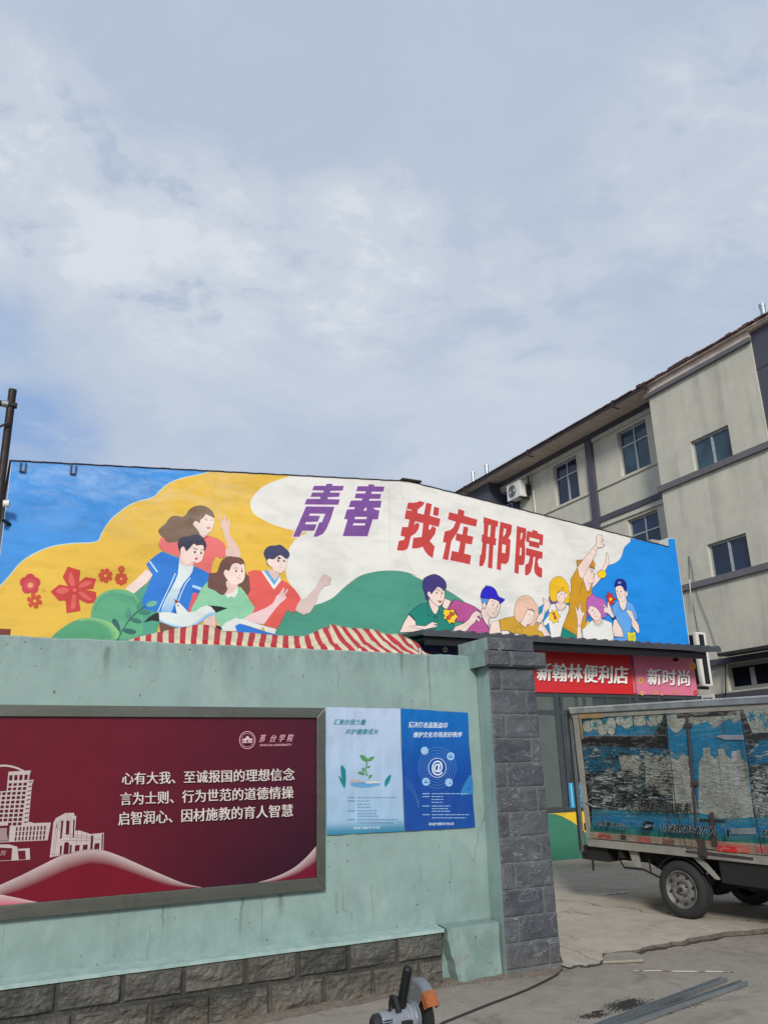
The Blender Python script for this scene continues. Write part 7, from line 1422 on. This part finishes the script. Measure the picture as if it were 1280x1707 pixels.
# ================================================================== SAW, CABLE, STEEL
def cutoff_saw():
    dep = FPX*0.185/53.0; d0 = pixel_dir(699, 1694); O = EYEV+d0*dep; X = Vector((1, 0, 0)); Yv = Vector((0, 1, 0)); Zv = Vector((0, 0, 1))
    T = thing('cutoff_saw', 'grey cut-off saw with black handle and orange blade guard tip on the concrete', 'power saw', (O.x, O.y, 0))
    R = 0.185; on = lambda x, y, dx=0.0: on_x(x, y, O.x+dx)
    ang = lambda p: math.atan2(p.z-O.z, -(p.y-O.y))        # 0 = towards the viewer, 90 = up
    b = MB(); b.lathe(O, X, -Yv, [(0.0, 0), (0.0, R*0.93), (0.004, R*0.93), (0.004, 0)], 48); b.build('blade', M['blade'], T)
    # guard: half drum from the back over the top
    ref = -Yv; a_or = rad(28)
    def drum(a0, a1, w0, w1, r, name, mat, side=True):
        b = MB(); prof = [(w0, 0.02), (w0, r*0.93), (w0+0.008, r), (w1-0.006, r), (w1, r*0.95), (w1, 0.02)] if side else [(w0, r*0.72), (w0, r*0.95), (w0+0.008, r*1.01), (w1-0.006, r*1.01), (w1, r*0.97), (w1, r*0.72)]
        b.lathe(O, X, ref, prof, 36, a0=a0, a1=a1); o = b.build(name, M[mat], T, smooth=False); o.modifiers.new('solid', 'SOLIDIFY').thickness = 0.003; return o
    drum(-rad(51), -rad(205), -0.035, 0.035, R*1.06, 'guard', 'sawgrey'); drum(-rad(26), -rad(52), -0.038, 0.038, R*1.07, 'guard_tip', 'orange', False)
    b = MB(); b.lathe(O-X*0.03, -X, Zv, [(0, 0.0), (0.0, 0.085), (0.02, 0.088), (0.03, 0.078), (0.06, 0.075), (0.065, 0.062), (0.22, 0.058), (0.235, 0.05)], 28); mo = b.build('motor', M['sawbody'], T, smooth=False, bevel=0.004)
    b = MB(); b.lathe(O-X*0.262, -X, Zv, [(0, 0.052), (0.03, 0.05), (0.045, 0.036), (0.045, 0)], 24); b.build('end_cap', M['dark'], mo)
    b = MB(); b.lathe(O-X*0.10+Zv*0.073-Yv*0.01, Zv, X, [(0, 0.012), (0.004, 0.012), (0.004, 0)], 12); b.lathe(O-X*0.20+Zv*0.057-Yv*0.01, Zv, X, [(0, 0.014), (0.004, 0.014), (0.004, 0)], 12)
    b.box(O.x-0.15, O.x-0.085, O.y-0.079, O.y-0.06, O.z-0.02, O.z+0.01); b.build('cover_plate', M['dark'], mo)
    h0 = on(667, 1684, -0.12); h1 = on(680, 1612, -0.10); b = MB(); b.tube([h0-Zv*0.01, h0.lerp(h1, 0.2), h0.lerp(h1, 0.5), h0.lerp(h1, 0.96), h1], [0.029, 0.027, 0.024, 0.027, 0.022], 14); b.build('handle', M['black'], T, smooth=False)
    b = MB(); p = on(653, 1690, -0.17); b.tube([p-Zv*0.03, p+Zv*0.05, p+Zv*0.085-Yv*0.01, p+Zv*0.09-Yv*0.05, p+Zv*0.03-Yv*0.09], 0.018, 10); b.build('carry_grip', M['black'], T)
    b = MB()
    for a_ in range(7): zz = O.z+0.02-0.012*a_; b.box(O.x-0.262, O.x-0.205, O.y-0.0605, O.y-0.052, zz, zz+0.005)
    b.build('cooling_vents', M['dark'], mo)
    b = MB(); b.lathe(O-X*0.045-Zv*0.0, -X, Zv, [(0, 0.088), (0.012, 0.09), (0.02, 0.084)], 28); b.build('gear_flange', M['sawgrey'], mo)
    b = MB()
    for an in (100, 150, 195): q = O-X*0.038+(-Yv*math.cos(rad(an))+Zv*math.sin(rad(an)))*R*0.8; b.lathe(q, -X, Zv, [(-0.004, 0.009), (0.006, 0.009), (0.006, 0)], 6)
    b.build('guard_bolts', M['galv'], T)
    b = MB()
    for k in range(9): q = h0.lerp(h1, 0.25+0.075*k); b.tube([q, q+(h1-h0).normalized()*0.006], 0.0275, 14)
    b.build('handle_ribs', M['black'], T)
    # arm and stand, mostly below the picture
    b = MB(); b.tube([O-X*0.05-Zv*0.02, O-X*0.07+Yv*0.22-Zv*0.06, O-X*0.07+Yv*0.3-Vector((0, 0, O.z-0.06))], 0.028, 10); b.box(O.x-0.22, O.x+0.12, O.y-0.25, O.y+0.36, 0.004, 0.045); b.build('stand', M['sawgrey'], T, bevel=0.006)
    # cable
    q = [on_z(x, y, 0.008) for x, y in ((936, 1602), (938, 1610), (936, 1618), (926, 1626), (905, 1637), (880, 1649), (850, 1661), (820, 1672), (790, 1684), (760, 1696), (738, 1705), (712, 1722))]
    q[0] = on_z(934, 1596, 0.04); b = MB(); pts = []
    for k in range(len(q)-1):
        for s in range(4): pts.append(q[k].lerp(q[k+1], s/4))
    pts.append(q[-1]); b.tube(pts, 0.0075, 8); tag(b.build('power_cable', M['cable'], None, smooth=True), 'dark power cable snaking along the ground from saw to pillar foot', 'cable')
cutoff_saw()
def steel_bars():
    for lab, near, far, w in (('galvanised steel channel bar on the ground, the nearer of two', (1046, 1707), (1236, 1640), 0.05), ('galvanised steel channel bar on the ground, the farther of two', (1012, 1706), (1203, 1634), 0.045)):
        a = on_z(*near, 0.004); c = on_z(*far, 0.004); d = (c-a).normalized(); s = Vector((d.y, -d.x, 0)); a = a-d*0.7; th = 0.004; b = MB()
        sec = [(0, 0), (w, 0), (w, w*0.62), (w-th, w*0.62), (w-th, th), (th, th), (th, w*0.62), (0, w*0.62)]; m = len(sec)
        V = [p+s*x+Vector((0, 0, z)) for p in (a, c) for x, z in sec]; b.quadmesh(V, [tuple(range(m)), tuple(reversed(range(m, 2*m)))]+[(k, m+k, m+(k+1) % m, (k+1) % m) for k in range(m)])
        tag(b.build('steel_bar', M['galv'], None), lab, 'steel bar', 'steel bars lying on the road')
    q = [on_z(x, y, 0.006) for x, y in ((1056, 1618), (1075, 1618.5), (1092, 1618), (1120, 1619), (1150, 1619.4), (1185, 1619.4), (1226, 1620))]; b = MB(); b.tube(q, [0.003, 0.004, 0.004, 0.005, 0.005, 0.005, 0.003], 6)
    st = NT('peeling_stick'); st.set(Base_Color=st.ramp(st.noise(9, 5, 0.6), [(0.52, lin((176, 172, 162))), (0.6, lin((112, 92, 76)))]), Roughness=0.8)
    tag(b.build('stick', st.m), 'thin peeling white stick lying on the road near the slab edge', 'stick')
steel_bars()
